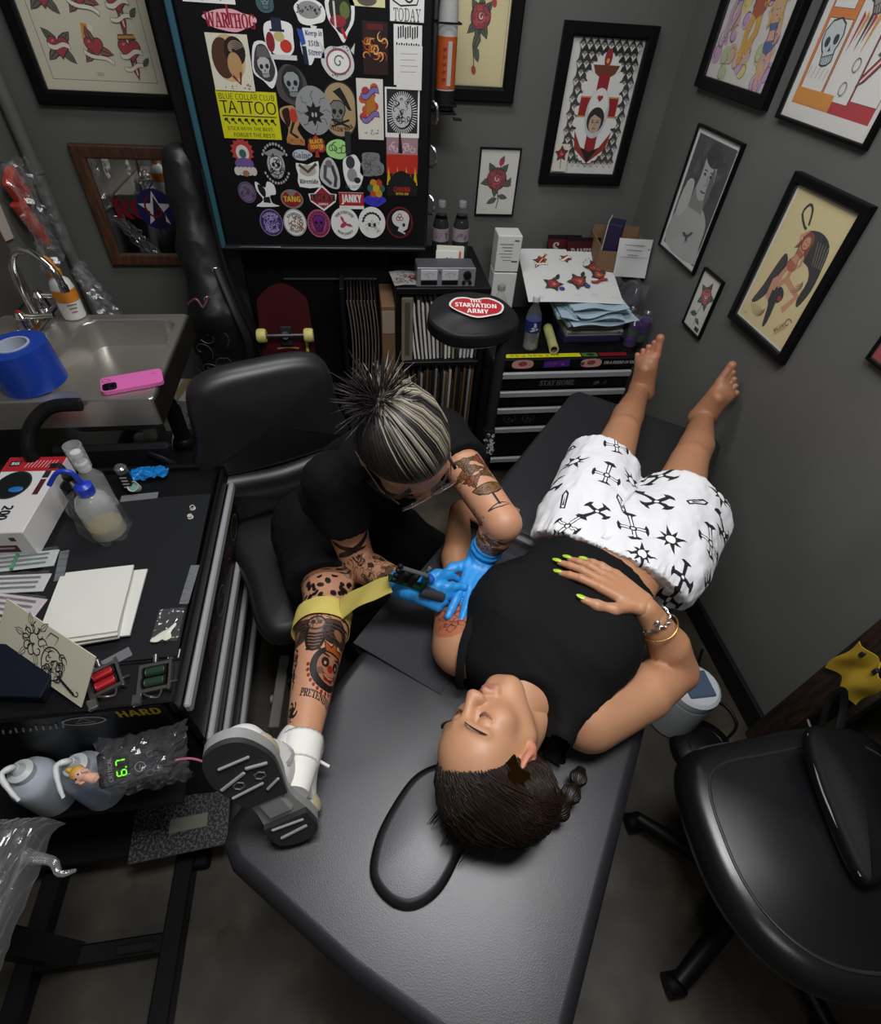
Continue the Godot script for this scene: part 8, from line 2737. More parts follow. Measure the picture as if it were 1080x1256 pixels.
# curl of ink used by the tattoos and prints
func curl_pts(c: Vector2, r: float, turns: float, a0: float, n := 18) -> PackedVector2Array:
	var p := PackedVector2Array()
	for i in n + 1:
		var q := float(i) / n
		p.append(c + Vector2.from_angle(a0 + turns * TAU * q) * r * (1.0 - 0.85 * q))
	return p
func client() -> void:
	var X := table_frame()
	var t := thing("person", "woman in black top and white cross print shorts lying on the black table", "person", X)
	var base := lin("b3805e")
	var V := PackedVector3Array()
	var N := PackedVector3Array()
	var T := PackedInt32Array()
	var S := Sdf.new(Vector3(0.36,0.68,-0.06),Vector3(1.98,0.99,0.76),0.0095)
	# trunk
	S.ell(Vector3(0.70,0.815,0.37),Vector3(0.20,0.088,0.155), Basis(), 0.03)
	S.ell(Vector3(0.94,0.812,0.405),Vector3(0.17,0.08,0.15), Basis(), 0.05)
	S.ell(Vector3(1.09,0.80,0.42),Vector3(0.14,0.085,0.18), Basis(), 0.05)
	S.cap(Vector3(0.57,0.80,0.235),Vector3(0.57,0.80,0.50),0.056,0.056,0.05)
	S.cap(Vector3(0.54,0.80,0.36),Vector3(0.42,0.81,0.385),0.056,0.05,0.05)
	# collar bones
	S.cap(Vector3(0.555,0.852,0.385),Vector3(0.535,0.843,0.50),0.009,0.008,0.02)
	S.cap(Vector3(0.553,0.852,0.355),Vector3(0.535,0.843,0.25),0.009,0.008,0.02)
	# arms
	S.cap(Vector3(0.565,0.79,0.212),Vector3(0.66,0.782,0.155),0.066,0.056,0.03)
	S.cap(Vector3(0.65,0.782,0.16),Vector3(0.755,0.765,0.108),0.056,0.043,0.008)
	S.cap(Vector3(0.755,0.765,0.108),Vector3(0.80,0.768,0.075),0.043,0.041,0.006)
	S.cap(Vector3(0.80,0.768,0.075),Vector3(0.955,0.765,-0.005),0.041,0.028,0.015)
	S.cap(Vector3(0.56,0.79,0.515),Vector3(0.68,0.785,0.60),0.068,0.058,0.03)
	S.cap(Vector3(0.68,0.785,0.60),Vector3(0.785,0.765,0.655),0.057,0.046,0.008)
	S.cap(Vector3(0.785,0.765,0.655),Vector3(0.785,0.835,0.61),0.046,0.045,0.008)
	S.cap(Vector3(0.785,0.835,0.61),Vector3(0.774,0.928,0.53),0.044,0.0275,0.006)
	# legs
	S.cap(Vector3(1.12,0.80,0.32),Vector3(1.54,0.795,0.288),0.092,0.056,0.02)
	S.ell(Vector3(1.555,0.815,0.287),Vector3(0.045,0.034,0.038), Basis(), 0.02)
	S.cap(Vector3(1.54,0.793,0.288),Vector3(1.68,0.778,0.275),0.055,0.053,0.006)
	S.cap(Vector3(1.68,0.778,0.275),Vector3(1.885,0.768,0.265),0.053,0.035,0.006)
	S.cap(Vector3(1.12,0.80,0.525),Vector3(1.525,0.792,0.515),0.094,0.058,0.02)
	S.ell(Vector3(1.54,0.812,0.515),Vector3(0.045,0.034,0.038), Basis(), 0.02)
	S.cap(Vector3(1.525,0.79,0.515),Vector3(1.65,0.778,0.52),0.057,0.055,0.006)
	S.cap(Vector3(1.65,0.778,0.52),Vector3(1.845,0.768,0.507),0.055,0.035,0.006)
	S.out(V, N, T)
	# feet
	S = Sdf.new(Vector3(1.82,0.69,0.15),Vector3(2.06,1.0,0.36),0.0042)
	foot(S, Vector3(1.905,0.737,0.285),Vector3(1.885,0.768,0.265),Vector3(0.055,0.205,-0.055),Vector3(1.0,-0.2,0.1),Vector3(0.05,0.2,1.0),1.0)
	S.cap(Vector3(1.84,0.772,0.268),Vector3(1.885,0.768,0.265),0.038,0.0355,0.01)
	S.out(V, N, T)
	S = Sdf.new(Vector3(1.78,0.69,0.40),Vector3(2.02,1.0,0.66),0.0042)
	foot(S, Vector3(1.85,0.737,0.49),Vector3(1.845,0.768,0.507),Vector3(0.085,0.205,0.062),Vector3(1.0,-0.35,-0.1),Vector3(0.1,0.35,-1.0),1.0)
	S.cap(Vector3(1.80,0.772,0.51),Vector3(1.845,0.768,0.507),0.038,0.0355,0.01)
	S.out(V, N, T)
	# right hand flat on the belly
	S = Sdf.new(Vector3(0.68,0.86,0.28),Vector3(0.88,1.0,0.62),0.003)
	S.cap(Vector3(0.775,0.905,0.553),Vector3(0.775,0.928,0.525),0.030,0.023,0.01)
	var tips := hand(S, Vector3(0.776,0.936,0.525),Vector3(0.16,0.09,-1.0),Vector3(0.1,1.0,0.05),Vector3(-1,0,0),1.06,[0.5,0.42,0.45,0.5], 0.11,[Vector3(0.5,0.9,0.1),Vector3(0.85,0.5,0.0),Vector3(0.98,0.2,-0.12)])
	S.out(V, N, T)
	# left hand past the glove, palm down, on the table edge
	S = Sdf.new(Vector3(0.90,0.69,-0.08),Vector3(1.16,0.82,0.14),0.0036)
	S.cap(Vector3(0.935,0.765,0.005),Vector3(0.962,0.764,-0.008),0.029,0.024,0.01)
	hand(S, Vector3(0.962,0.764,-0.006),Vector3(0.72,-0.02,0.7),Vector3(0,1,0),Vector3(-0.7,0,0.7),1.0,[0.5,0.55,0.6,0.65], 0.06,[Vector3(0.7,0.7,-0.2),Vector3(0.95,0.3,-0.1),Vector3(1,0.0,-0.2)])
	S.out(V, N, T)
	var cols := PackedColorArray()
	cols.resize(V.size())
	var warm := lin("b9785a")
	var pale := lin("c0906e")
	for i in V.size():
		var p := V[i]
		var c := base
		if p.x > 1.55:
			c = base.lerp(lin("9e6e50"), clampf((p.x - 1.55) / 0.2,0,1))
		if p.x > 1.9:
			c = c.lerp(lin("b8705a"), 0.35)
		for e in [Vector3(0.785,0.765,0.66),Vector3(1.555,0.85,0.287),Vector3(1.54,0.85,0.515)]:
			c = c.lerp(warm, 0.5 * clampf(1.0 - p.distance_to(e) / 0.06,0,1))
		if p.x < 0.72:
			c = c.lerp(pale, 0.35)
		cols[i] = c
	# head, turned to her left
	var H := head_frame(Vector3(0.378,0.832,0.376),Vector3(0.14,0.73,-0.66),Vector3(-1.0,0.05,-0.02))
	var hv := PackedVector3Array()
	var hn := PackedVector3Array()
	var ht := PackedInt32Array()
	head(H).out(hv, hn, ht)
	var b0 := V.size()
	for i in hv.size():
		V.append(H * hv[i])
		N.append(H.basis * hn[i])
		cols.append(face_paint(hv[i], lin("bd8c6a")))
	for i in ht:
		T.append(b0 + i)
	# fresh outline of a rose tattoo on the left upper arm
	var a := Art.new()
	var red := Color("a06a66")
	var tc := Vector2(0.56,0.27)
	a.ell(tc, 0.13,0.2, Color("f2cabe"))
	for k in 7:
		a.line(curl_pts(tc + Vector2.from_angle(k * 0.9) * Vector2(0.05,0.085),0.042,1.1, k * 1.3),0.006, red)
	for k in 7:
		var d := Vector2.from_angle(k * 0.9 + 0.3) * Vector2(0.55,0.9)
		a.line(PackedVector2Array([tc + d * 0.08, tc + d * 0.13 + d.orthogonal() * 0.035, tc + d * 0.18, tc + d * 0.13 - d.orthogonal() * 0.03, tc + d * 0.08]), 0.006, Color("86504e"))
	var limbs := [{"a": Vector3(0.53,0.795,0.23), "b": Vector3(0.755,0.765,0.108), "ref": Vector3(0,1,0), "r": 0.09, "tex": ink_image(Color("ffffff"), a)}]
	body("body", V, N, T, cols, limbs, t)
	eyebrow_and_lash(H, t, true)
	for k in 5:
		var g := Geo.new()
		nail(g, tips[k * 3], tips[k * 3 + 1], tips[k * 3 + 2])
		put(g, "fingernail", mat("a9cf2c", 0.25,0.0, {"coat": 0.6}), t, "lime green painted fingernail")
	client_top(t)
	client_shorts(t)
	client_hair(t, H)
	# jewellery
	var br := thing("bracelet", "silver chain bracelet on the client's right wrist", "bracelet", X)
	put(wrist_chain(Vector3(0.776,0.905,0.552),Vector3(-0.02,0.77,-0.64),0.036,14,0.0045), "chain", mat("c8c8c8", 0.25,0.9), br)
	put(geo().ball(Vector3(0.752,0.931,0.560), Vector3.ONE * 0.006), "charm", mat("d0d0d0", 0.2,0.9), br)
	var b2 := thing("bangle", "thin gold bangle on the client's right forearm below the chain", "bracelet", X)
	put(wrist_chain(Vector3(0.778,0.885,0.57),Vector3(0.1,0.75,-0.64),0.043,0,0.0016), "ring", mat("d8a860", 0.25,0.9), b2)
	var an := thing("anklet", "thin gold anklet chain on the client's right ankle", "anklet", X)
	put(wrist_chain(Vector3(1.825,0.772,0.509),Vector3(1,0.25,0),0.041,0,0.0017), "ring", mat("c89a54", 0.3,0.9), an)
	put(geo().ball(Vector3(1.815,0.812,0.503), Vector3.ONE * 0.0035), "bead", mat("c89a54", 0.3,0.9), an)
func wrist_chain(c: Vector3, ax: Vector3, r: float, beads: int, w: float) -> Geo:
	var X := along(c, c + ax)
	var g := Geo.new()
	var p := []
	for i in 28:
		var a := TAU * i / 28.0
		p.append(X * Vector3(cos(a) * r, 0.004 * sin(a * 2.0), sin(a) * r))
	g.tube(p, 0.0016,6, true)
	if beads > 0:
		p = []
		for i in beads * 4:
			var a := TAU * i / (beads * 4)
			var k := r + (0.0012 if i % 2 == 0 else -0.0012)
			p.append(X * Vector3(cos(a) * k, 0.004 * sin(a * 3.0) + (0.0025 if i % 4 < 2 else -0.0025), sin(a) * k))
		g = Geo.new()
		g.tube(p, w * 0.55,6, true)
	return g
func client_top(t: Node3D) -> void:
	var S := Sdf.new(Vector3(0.46,0.70,0.14),Vector3(0.98,1.0,0.62),0.007)
	S.ell(Vector3(0.69,0.82,0.372),Vector3(0.205,0.105,0.168), Basis(), 0.03)
	S.ell(Vector3(0.675,0.868,0.285),Vector3(0.115,0.082,0.10), Basis(), 0.06)
	S.ell(Vector3(0.685,0.868,0.462),Vector3(0.115,0.082,0.10), Basis(), 0.06)
	S.ell(Vector3(0.90,0.812,0.402),Vector3(0.19,0.087,0.158), Basis(), 0.08)
	S.cap(Vector3(0.565,0.80,0.26),Vector3(0.555,0.805,0.49),0.062,0.060,0.05)
	# straps
	S.cap(Vector3(0.56,0.848,0.455),Vector3(0.485,0.828,0.475),0.03,0.026,0.02)
	S.cap(Vector3(0.485,0.828,0.475),Vector3(0.47,0.76,0.485),0.026,0.024,0.02)
	# neckline, arm holes
	S.ell(Vector3(0.462,0.872,0.40),Vector3(0.062,0.075,0.066), Basis(Vector3.UP, 0.2),0.015, true)
	S.cap(Vector3(0.53,0.79,0.17),Vector3(0.70,0.775,0.115),0.083,0.07,0.02, true)
	S.cap(Vector3(0.545,0.78,0.565),Vector3(0.70,0.785,0.66),0.083,0.075,0.02, true)
	S.clip(Vector3(0.908,0.85,0.38),Vector3(1.0,-0.12,0.08))
	var nz := FastNoiseLite.new()
	nz.seed = 3
	nz.frequency = 7.0
	var wr := func(p: Vector3, n: Vector3) -> float:
		var q := p.x * 1.0 + p.z * 0.35
		return 0.0035 * nz.get_noise_3d(q * 3.2, p.y * 1.0, p.z * 0.9) + 0.0016 * sin((p.x * 0.8 + p.z * 0.5) * 95.0 + 3.0 * nz.get_noise_2d(p.x, p.z)) * clampf((p.x - 0.6) * 4.0,0.0,1.0)
	put(S.to(Geo.new(), null, wr), "tank_top", mat("0e0f10", 0.85,0.0, {"weave": 0.01}), t, "black sleeveless cropped top")
	# loose strap over the left shoulder
	var g := Geo.new()
	g.tube(smooth3([Vector3(0.66,0.895,0.225),Vector3(0.60,0.885,0.222),Vector3(0.54,0.868,0.228),Vector3(0.495,0.825,0.245),Vector3(0.485,0.77,0.255)], 6),0.0095,8, false, 0.3)
	put(g, "shoulder_strap", mat("0e0f10", 0.85), t)
func cross_art() -> Art:
	var a := Art.new()
	var ink := Color("17181b")
	# print motifs
	# x across the body, y down the legs; some crosses, suns and daggers
	var put_cross := func(c: Vector2, r: float, rot: float, kind: int) -> void:
		a.T = Transform2D(rot, c)
		if kind == 0 or kind == 1:
			for k in 4:
				var d := Vector2.from_angle(k * PI / 2)
				var L := r * (1.35 if k == 1 else 0.85)
				var o := d.orthogonal()
				var w := r * 0.17
				a.fill(PackedVector2Array([o * w * 0.6, d * L * 0.75 + o * w * 0.8, d * L * 0.88 + o * w * 2.4, d * L + o * w * 1.0, d * L - o * w * 1.0, d * L * 0.88 - o * w * 2.4, d * L * 0.75 - o * w * 0.8,-o * w * 0.6]), ink)
				if kind == 1:
					a.line(PackedVector2Array([d * r * 0.2, d * L * 0.8]), w * 0.7, Color("f2f2f2"))
			a.ell(Vector2.ZERO, r * 0.22, r * 0.22, ink, 0,10)
			a.ell(Vector2.ZERO, r * 0.12, r * 0.12, Color("f2f2f2"), 0,8)
		elif kind == 2:
			for k in 8:
				var d := Vector2.from_angle(k * PI / 4)
				var L := r * (1.0 if k % 2 == 0 else 0.7)
				a.fill(PackedVector2Array([d.orthogonal() * r * 0.22, d * L, -d.orthogonal() * r * 0.22]), ink)
			a.ell(Vector2.ZERO, r * 0.36, r * 0.36, ink, 0,14)
			a.ell(Vector2.ZERO, r * 0.28, r * 0.28, Color("f2f2f2"), 0,14)
		else:
			a.fill(PackedVector2Array([Vector2(0, r),Vector2(r * 0.22, r * 0.55),Vector2(r * 0.18,-r),Vector2(-r * 0.18,-r),Vector2(-r * 0.22, r * 0.55)]), ink)
			a.fill(PackedVector2Array([Vector2(0, r * 0.75),Vector2(r * 0.1, r * 0.5),Vector2(r * 0.08,-r * 0.85),Vector2(-r * 0.08,-r * 0.85),Vector2(-r * 0.1, r * 0.5)]), Color("f0f0f0"))
			a.fill(PackedVector2Array([Vector2(0, r * 0.5),Vector2(r * 0.06,-r * 0.6),Vector2(-r * 0.06,-r * 0.6)]), ink)
	for q in [[0.30,0.83,0.085,0.3,1],[0.57,0.80,0.10,-0.6,0],[0.33,0.52,0.09,0.1,1],[0.60,0.50,0.10,0.9,0],[0.14,0.60,0.08,0.5,2],[0.20,0.25,0.07,0.2,3],[0.37,0.22,0.08,2.6,0],[0.55,0.20,0.09,0.4,1],[0.78,0.62,0.075,-0.7,3],[0.88,0.82,0.085,0.2,2],[0.72,0.25,0.085,0.5,2],[0.90,0.42,0.09,0.3,1],[0.96,0.62,0.08,0.9,0],[0.83,0.10,0.07,0.1,0],[0.08,0.38,0.08,-0.3,0],[0.46,0.95,0.07,0.3,3],[0.05,0.85,0.07,0.6,3],[0.45,0.66,0.075,1.2,2],[0.45,0.36,0.07,0.5,3],[0.63,0.06,0.075,0.3,2],[0.28,0.05,0.075,-0.4,1],[0.98,0.25,0.08,0.5,2]]:
		put_cross.call(Vector2(q[0], q[1]), q[2], q[3], q[4])
	a.T = Transform2D()
	return a
func client_shorts(t: Node3D) -> void:
	var S := Sdf.new(Vector3(0.90,0.69,0.12),Vector3(1.42,0.95,0.72),0.0075)
	S.ell(Vector3(1.05,0.80,0.412),Vector3(0.20,0.108,0.212), Basis(), 0.03)
	S.cap(Vector3(0.95,0.80,0.33),Vector3(0.95,0.80,0.48),0.098,0.098,0.05)
	S.cap(Vector3(1.10,0.80,0.31),Vector3(1.42,0.80,0.280),0.116,0.116,0.03)
	S.cap(Vector3(1.10,0.80,0.525),Vector3(1.42,0.795,0.535),0.114,0.116,0.03)
	S.cap(Vector3(1.02,0.79,0.57),Vector3(1.28,0.78,0.60),0.085,0.085,0.04)
	S.clip(Vector3(0.925,0.88,0.40),Vector3(-1.0,-0.35,0.02))
	S.clip(Vector3(1.333,0.80,0.4),Vector3(1.0,0.1,0.06))
	var nz := FastNoiseLite.new()
	nz.seed = 11
	nz.frequency = 6.0
	var wr := func(p: Vector3, n: Vector3) -> float:
		var band := clampf(1.0 - (p.x - 0.925) / 0.05,0.0,1.0)
		var folds := 0.006 * nz.get_noise_3d(p.x * 1.3, p.y * 2.0, p.z * 3.2) + 0.003 * nz.get_noise_3d(p.x * 5.0, p.y * 4.0, p.z * 4.0)
		var slack := 0.002 * sin((p.z - 0.4) * 120.0 + p.x * 25.0) * clampf(1.0 - (p.x - 0.97) / 0.16,0.0,1.0)
		return folds + slack + band * 0.0028 * sin(p.z * 420.0)
	var g := S.to(Geo.new(), null, wr)
	for i in g.V.size():
		g.U[i] = Vector2((g.V[i].z - 0.15) / 0.53, (g.V[i].x - 0.92) / 0.46)
	var m := StandardMaterial3D.new()
	m.albedo_texture = ink_image(Color("e4e4e6"), cross_art(), 1024,1024)
	m.roughness = 0.85
	put(g, "shorts", m, t, "white shorts printed with black crosses and suns")
	var cord := mat("dcdcdc", 0.8)
	put(geo().tube(smooth3([Vector3(0.94,0.905,0.385),Vector3(1.02,0.903,0.388),Vector3(1.10,0.905,0.395),Vector3(1.17,0.90,0.405)], 6),0.0045,6), "drawstring", cord, t)
	put(geo().tube(smooth3([Vector3(0.94,0.905,0.39),Vector3(0.985,0.905,0.44),Vector3(1.01,0.90,0.49),Vector3(1.05,0.892,0.515)], 6),0.0045,6), "drawstring", cord, t)
# how far along d from p the far side of an ellipsoid lies
func ray_out(p: Vector3, d: Vector3, c: Vector3, r: Vector3) -> float:
	var o := (p - c) / r
	var v := d / r
	var a := v.dot(v)
	var b := o.dot(v)
	var k := b * b - a * (o.dot(o) - 1.0)
	return (-b + sqrt(k)) / a if k > 0.0 else 0.0
func client_hair(t: Node3D, H: Transform3D) -> void:
	var dark := print_mat(0.4)
	var base := lin("160f0a")
	# scalp cap
	var S := Sdf.new(Vector3(-0.13,-0.12,-0.17),Vector3(0.13,0.165,0.12),0.005)
	S.ell(Vector3(0,0.042,-0.028),Vector3(0.083,0.096,0.098))
	S.ell(Vector3(-0.032,0.03,-0.06),Vector3(0.085,0.085,0.065), Basis(), 0.04)
	S.ell(Vector3(0,-0.02,0.088),Vector3(0.067,0.083,0.066), Basis(), 0.012, true)
	for s in [-1.0,1.0]:
		S.ell(Vector3(s * 0.082,-0.02,0.0),Vector3(0.02,0.04,0.026), Basis(), 0.008, true)
	S.clip(Vector3(0,-0.085,0),Vector3(0,-1,0))
	var g := Geo.new()
	g.with_color = true
	g.color = base
	S.to(g)
	var V2 := PackedVector3Array()
	for i in g.V.size():
		g.V[i] = H * g.V[i]
		g.N[i] = H.basis * g.N[i]
	put(g, "hair_cap", mat("ffffff", 0.9,0.0, {"vcol": 1, "spec": 0.1}), t)
	# strands: from the front hairline, parted, back over the crown
	var r := RandomNumberGenerator.new()
	r.seed = 21
	g = Geo.new()
	g.with_color = true
	for k in 1500:
		var an := r.randf_range(-2.2,2.2)  # round the hairline, 0 at the forehead
		var sx := sin(an)
		var start := Vector3(0.074 * sx, 0.062 * cos(an * 0.85) + 0.016 * r.randf() - 0.008,0.086 * cos(an * 0.8) - 0.012 * absf(sx))
		var end := Vector3(-0.05 + 0.05 * r.randf_range(-1,1) + 0.03 * sx, 0.06 * r.randf_range(-1,1),-0.125)
		var lift := 0.001 + 0.008 * r.randf()
		var p := []
		var c := Vector3(0,0.042,-0.028)
		for i in 9:
			var q := i / 8.0
			var d := (start.lerp(end, q) + Vector3(-0.02,0.05,0.0) * sin(q * PI) - c).normalized()
			var v := c + d * (maxf(ray_out(c, d, c, Vector3(0.083,0.096,0.098)), ray_out(c, d, Vector3(-0.032,0.03,-0.06),Vector3(0.088,0.088,0.068))) + lift * sin(minf(q * 1.6,1.0) * PI * 0.5))
			p.append(H * v)
		strand(g, p, 0.0009 + 0.0005 * r.randf(), base.lerp(lin("2e1f15"), r.randf() * 0.8))
	var o := put(g, "hair_strands", dark, t)
	o.set_meta("kind", "stuff")
	# loose hair fanning on the table under the crown
	g = Geo.new()
	g.with_color = true
	for k in 320:
		var a := r.randf_range(-0.15,1.25)
		var st := Vector3(0.27 + r.randf() * 0.03,0.80 + r.randf() * 0.05,0.36 + r.randf() * 0.08)
		var dir := Vector3(-cos(a), 0, sin(a) - 0.25)
		var ln := 0.015 + 0.03 * r.randf()
		var w := r.randf_range(-0.03,0.03)
		var p := []
		for i in 6:
			var q := i / 5.0
			p.append(st + dir * ln * q + Vector3(w * q * q, 0, w * q) + Vector3(0,-(st.y - 0.735 - 0.02 * r.randf()) * q * q, 0))
		strand(g, p, 0.0015, base.lerp(lin("33241a"), r.randf() * 0.5))
	o = put(g, "loose_hair", dark, t)
	o.set_meta("kind", "stuff")
	# bubble braid lying beside the ear
	var line := [Vector3(0.315,0.785,0.49),Vector3(0.355,0.775,0.52),Vector3(0.395,0.767,0.535),Vector3(0.435,0.762,0.54),Vector3(0.47,0.757,0.54)]
	for k in 4:
		var bg := Geo.new()
		bg.with_color = true
		bg.color = base
		var d: Vector3 = line[k + 1] - line[k]
		bg.ball((line[k] + line[k + 1]) * 0.5,Vector3(0.021 - k * 0.002, d.length() * 0.56,0.021 - k * 0.002), along(line[k], line[k + 1]).basis, 14)
		for j in 26:
			var an := j * TAU / 26.0
			var B := along(line[k], line[k + 1])
			var p := []
			for i in 6:
				var q := i / 5.0
				var rad := 0.006 + (0.0165 - k * 0.002) * sin(q * PI)
				p.append(B * Vector3(cos(an) * rad, d.length() * q, sin(an) * rad))
			strand(bg, p, 0.0014, base.lerp(lin("33241a"), r.randf() * 0.6))
		put(bg, "braid_bubble", dark, t)
		put(geo().tube(wrist_ring(line[k + 1], d, 0.0075),0.0025,6, true), "hair_tie", mat("0c0c0c", 0.6), t)
func wrist_ring(c: Vector3, ax: Vector3, r: float, n := 14) -> Array:
	var X := along(c, c + ax)
	var p := []
	for i in n:
		var a := TAU * i / n
		p.append(X * Vector3(cos(a) * r, 0, sin(a) * r))
	return p
func tattoo(seed_: int, kind: int) -> Art:
	var a := Art.new()
	var r := RandomNumberGenerator.new()
	r.seed = seed_
	var ink := Color("211f22")
	var soft := Color("66686c")
	if kind == 0:  # sleeve of scrolls and scales
		for k in 16:
			var c := Vector2(r.randf_range(0.05,0.95), r.randf_range(0.06,0.94))
			a.ell(c, 0.05 + 0.05 * r.randf(), 0.03 + 0.03 * r.randf(), Color("9a9694"), r.randf() * TAU, 12)
			for j in 4:
				a.line(PackedVector2Array([c + Vector2(-0.04,-0.02 + j * 0.014), c + Vector2(0.0,-0.012 + j * 0.014), c + Vector2(0.04,-0.022 + j * 0.014)]), 0.006, soft)
		for k in 110:
			var c := Vector2(r.randf_range(0.0,1.0), r.randf_range(0.03,0.97))
			a.line(curl_pts(c, 0.03 + 0.06 * r.randf(), r.randf_range(0.5,1.3) * (1.0 if r.randf() < 0.5 else -1.0), r.randf() * TAU), 0.007 + 0.008 * r.randf(), ink if k % 3 else soft, false, true)
		for k in 5:
			leaf(a, Vector2(r.randf(), r.randf_range(0.1,0.9)), r.randf() * TAU, 0.12, soft)
	elif kind == 1:  # crossed blades over a fox face
		for s in [-1.0,1.0]:
			a.fill(PackedVector2Array([Vector2(0.5 - s * 0.18,0.16),Vector2(0.5 + s * 0.12,0.42),Vector2(0.5 + s * 0.2,0.60),Vector2(0.5 + s * 0.05,0.50),Vector2(0.5 - s * 0.2,0.24)]), ink)
			a.fill(PackedVector2Array([Vector2(0.5 + s * 0.06,0.64),Vector2(0.5 + s * 0.2,0.60),Vector2(0.5 + s * 0.15,0.76)]), ink)
		a.fill(pts([0.32,0.66,0.68,0.66,0.70,0.82,0.60,0.94,0.40,0.94,0.30,0.82]), soft)
		for k in 9:
			a.fill(PackedVector2Array([Vector2(0.34 + k * 0.04,0.88),Vector2(0.36 + k * 0.04,0.95),Vector2(0.38 + k * 0.04,0.88)]), Color("e8d8c8"))
		for k in 26:
			a.line(curl_pts(Vector2(0.28 + 0.44 * r.randf(), 0.64 + 0.3 * r.randf()), 0.05,0.8, r.randf() * TAU), 0.008, ink)
		scribble(a, Vector2(0.12,0.5),0.25,0.9,30,0.009, ink, 9)
		scribble(a, Vector2(0.88,0.5),0.25,0.9,30,0.009, ink, 10)
		for k in 8:
			a.fill(PackedVector2Array([Vector2(0.3 + k * 0.06,0.05),Vector2(0.33 + k * 0.06,0.11),Vector2(0.36 + k * 0.06,0.05)]), ink)
	elif kind == 2:  # flowers in a cup
		a.line(pts([0.38,0.90,0.5,0.93,0.62,0.90,0.5,0.87,0.38,0.90]), 0.015, ink)
		a.line(pts([0.5,0.89,0.5,0.72]), 0.022, ink)
		a.fill(pts([0.36,0.58,0.66,0.56,0.62,0.66,0.54,0.72,0.46,0.72,0.40,0.67]), Color("9a9a72"))
		scribble(a, Vector2(0.5,0.64),0.2,0.09,14,0.005, ink, 7)
		a.line(pts([0.36,0.58,0.66,0.56,0.62,0.66,0.54,0.72,0.46,0.72,0.40,0.67]), 0.014, ink, true)
		for q in [[0.42,0.46, "a87a68"],[0.56,0.42, "848a60"],[0.64,0.29, "b07a70"],[0.48,0.32, "8c8a62"],[0.37,0.33, "a0906c"],[0.57,0.18, "b07a70"],[0.44,0.18, "8c8a62"]]:
			var c := Vector2(q[0], q[1])
			for k in 3:
				leaf(a, c, k * 2.1 + q[0] * 9.0,0.11, Color("8c9066"))
			for k in 5:
				a.ell(c + Vector2.from_angle(k * TAU / 5) * 0.032,0.028,0.026, Color(q[2]), 0,10)
				a.line(Art.oval(c + Vector2.from_angle(k * TAU / 5) * 0.032,0.028,0.026,0,12),0.006, ink, true)
			a.ell(c, 0.016,0.014, Color("c8a878"), 0,8)
			a.line(curl_pts(c, 0.022,1.1,0.3,10),0.005, ink)
		scribble(a, Vector2(0.2,0.6),0.2,0.7,26,0.007, soft, 5)
		scribble(a, Vector2(0.85,0.6),0.2,0.7,26,0.007, soft, 6)
	elif kind == 3:  # lower leg: big moth, clown head with crown, lettering, vines
		a.T = Transform2D(0,Vector2(1,0.85),0,Vector2(0,0.29))
		a.fill(pts([0.5,0.10,0.66,0.06,0.80,0.14,0.78,0.24,0.62,0.26,0.5,0.22,0.38,0.26,0.22,0.24,0.20,0.14,0.34,0.06]), Color("5c5a5a"))
		for s in [-1.0,1.0]:
			for k in 5:
				a.line(PackedVector2Array([Vector2(0.5 + s * 0.05,0.12 + k * 0.02),Vector2(0.5 + s * 0.27,0.09 + k * 0.035)]), 0.014, ink)
			a.ell(Vector2(0.5 + s * 0.18,0.17),0.05,0.03, Color("a8a09a"), s * 0.4,12)
		a.ell(Vector2(0.5,0.22),0.07,0.11, Color("b8aca0"), 0,18)
		a.line(Art.oval(Vector2(0.5,0.22),0.07,0.11),0.02, ink, true)
		for k in 6:
			a.line(PackedVector2Array([Vector2(0.44,0.19 + k * 0.025),Vector2(0.5,0.205 + k * 0.025),Vector2(0.56,0.19 + k * 0.025)]), 0.017, ink)
		a.ell(Vector2(0.5,0.12),0.06,0.045, Color("cfc4b8"), 0,14)
		a.line(Art.oval(Vector2(0.5,0.12),0.06,0.045),0.012, ink, true)
		for s in [-0.022,0.022]:
			a.ell(Vector2(0.5 + s, 0.115),0.016,0.016, ink, 0,8)
		# clown
		a.T = Transform2D(0,Vector2(1,0.9),0,Vector2(0,0.145))
		a.ell(Vector2(0.66,0.58),0.165,0.15, ink, 0,24)
		a.ell(Vector2(0.67,0.57),0.12,0.112, Color("c8bcae"), 0,24)
		for s in [-1.0,1.0]:
			a.ell(Vector2(0.67 + s * 0.055,0.545),0.034,0.036, ink, s * 0.5,12)
			a.ell(Vector2(0.67 + s * 0.055,0.55),0.012,0.013, Color("e8e0d4"), 0,8)
			a.line(PackedVector2Array([Vector2(0.67 + s * 0.03,0.50),Vector2(0.67 + s * 0.09,0.485)]), 0.014, ink)
			a.ell(Vector2(0.67 + s * 0.085,0.61),0.03,0.025, Color("8a8688"), 0,10)
		a.ell(Vector2(0.67,0.58),0.03,0.026, Color("b83838"), 0,12)
		a.fill(pts([0.60,0.61,0.67,0.635,0.74,0.61,0.71,0.665,0.63,0.665]), Color("8c2424"))
		a.line(pts([0.62,0.628,0.67,0.645,0.72,0.628]), 0.01, Color("e8e0d4"))
		a.fill(pts([0.60,0.47,0.58,0.40,0.64,0.43,0.67,0.385,0.70,0.43,0.77,0.41,0.75,0.47]), Color("c88a34"))
		a.line(pts([0.60,0.47,0.58,0.40,0.64,0.43,0.67,0.385,0.70,0.43,0.77,0.41,0.75,0.47]), 0.012, ink, true)
		for k in 13:
			var an := 0.3 + k * 0.24
			a.ell(Vector2(0.66,0.58) + Vector2(cos(an) * 0.18, sin(an) * 0.165),0.014,0.014, Color("a83838"), 0,8)
		a.T = Transform2D(0,Vector2(1,-1),0, Vector2.ZERO)
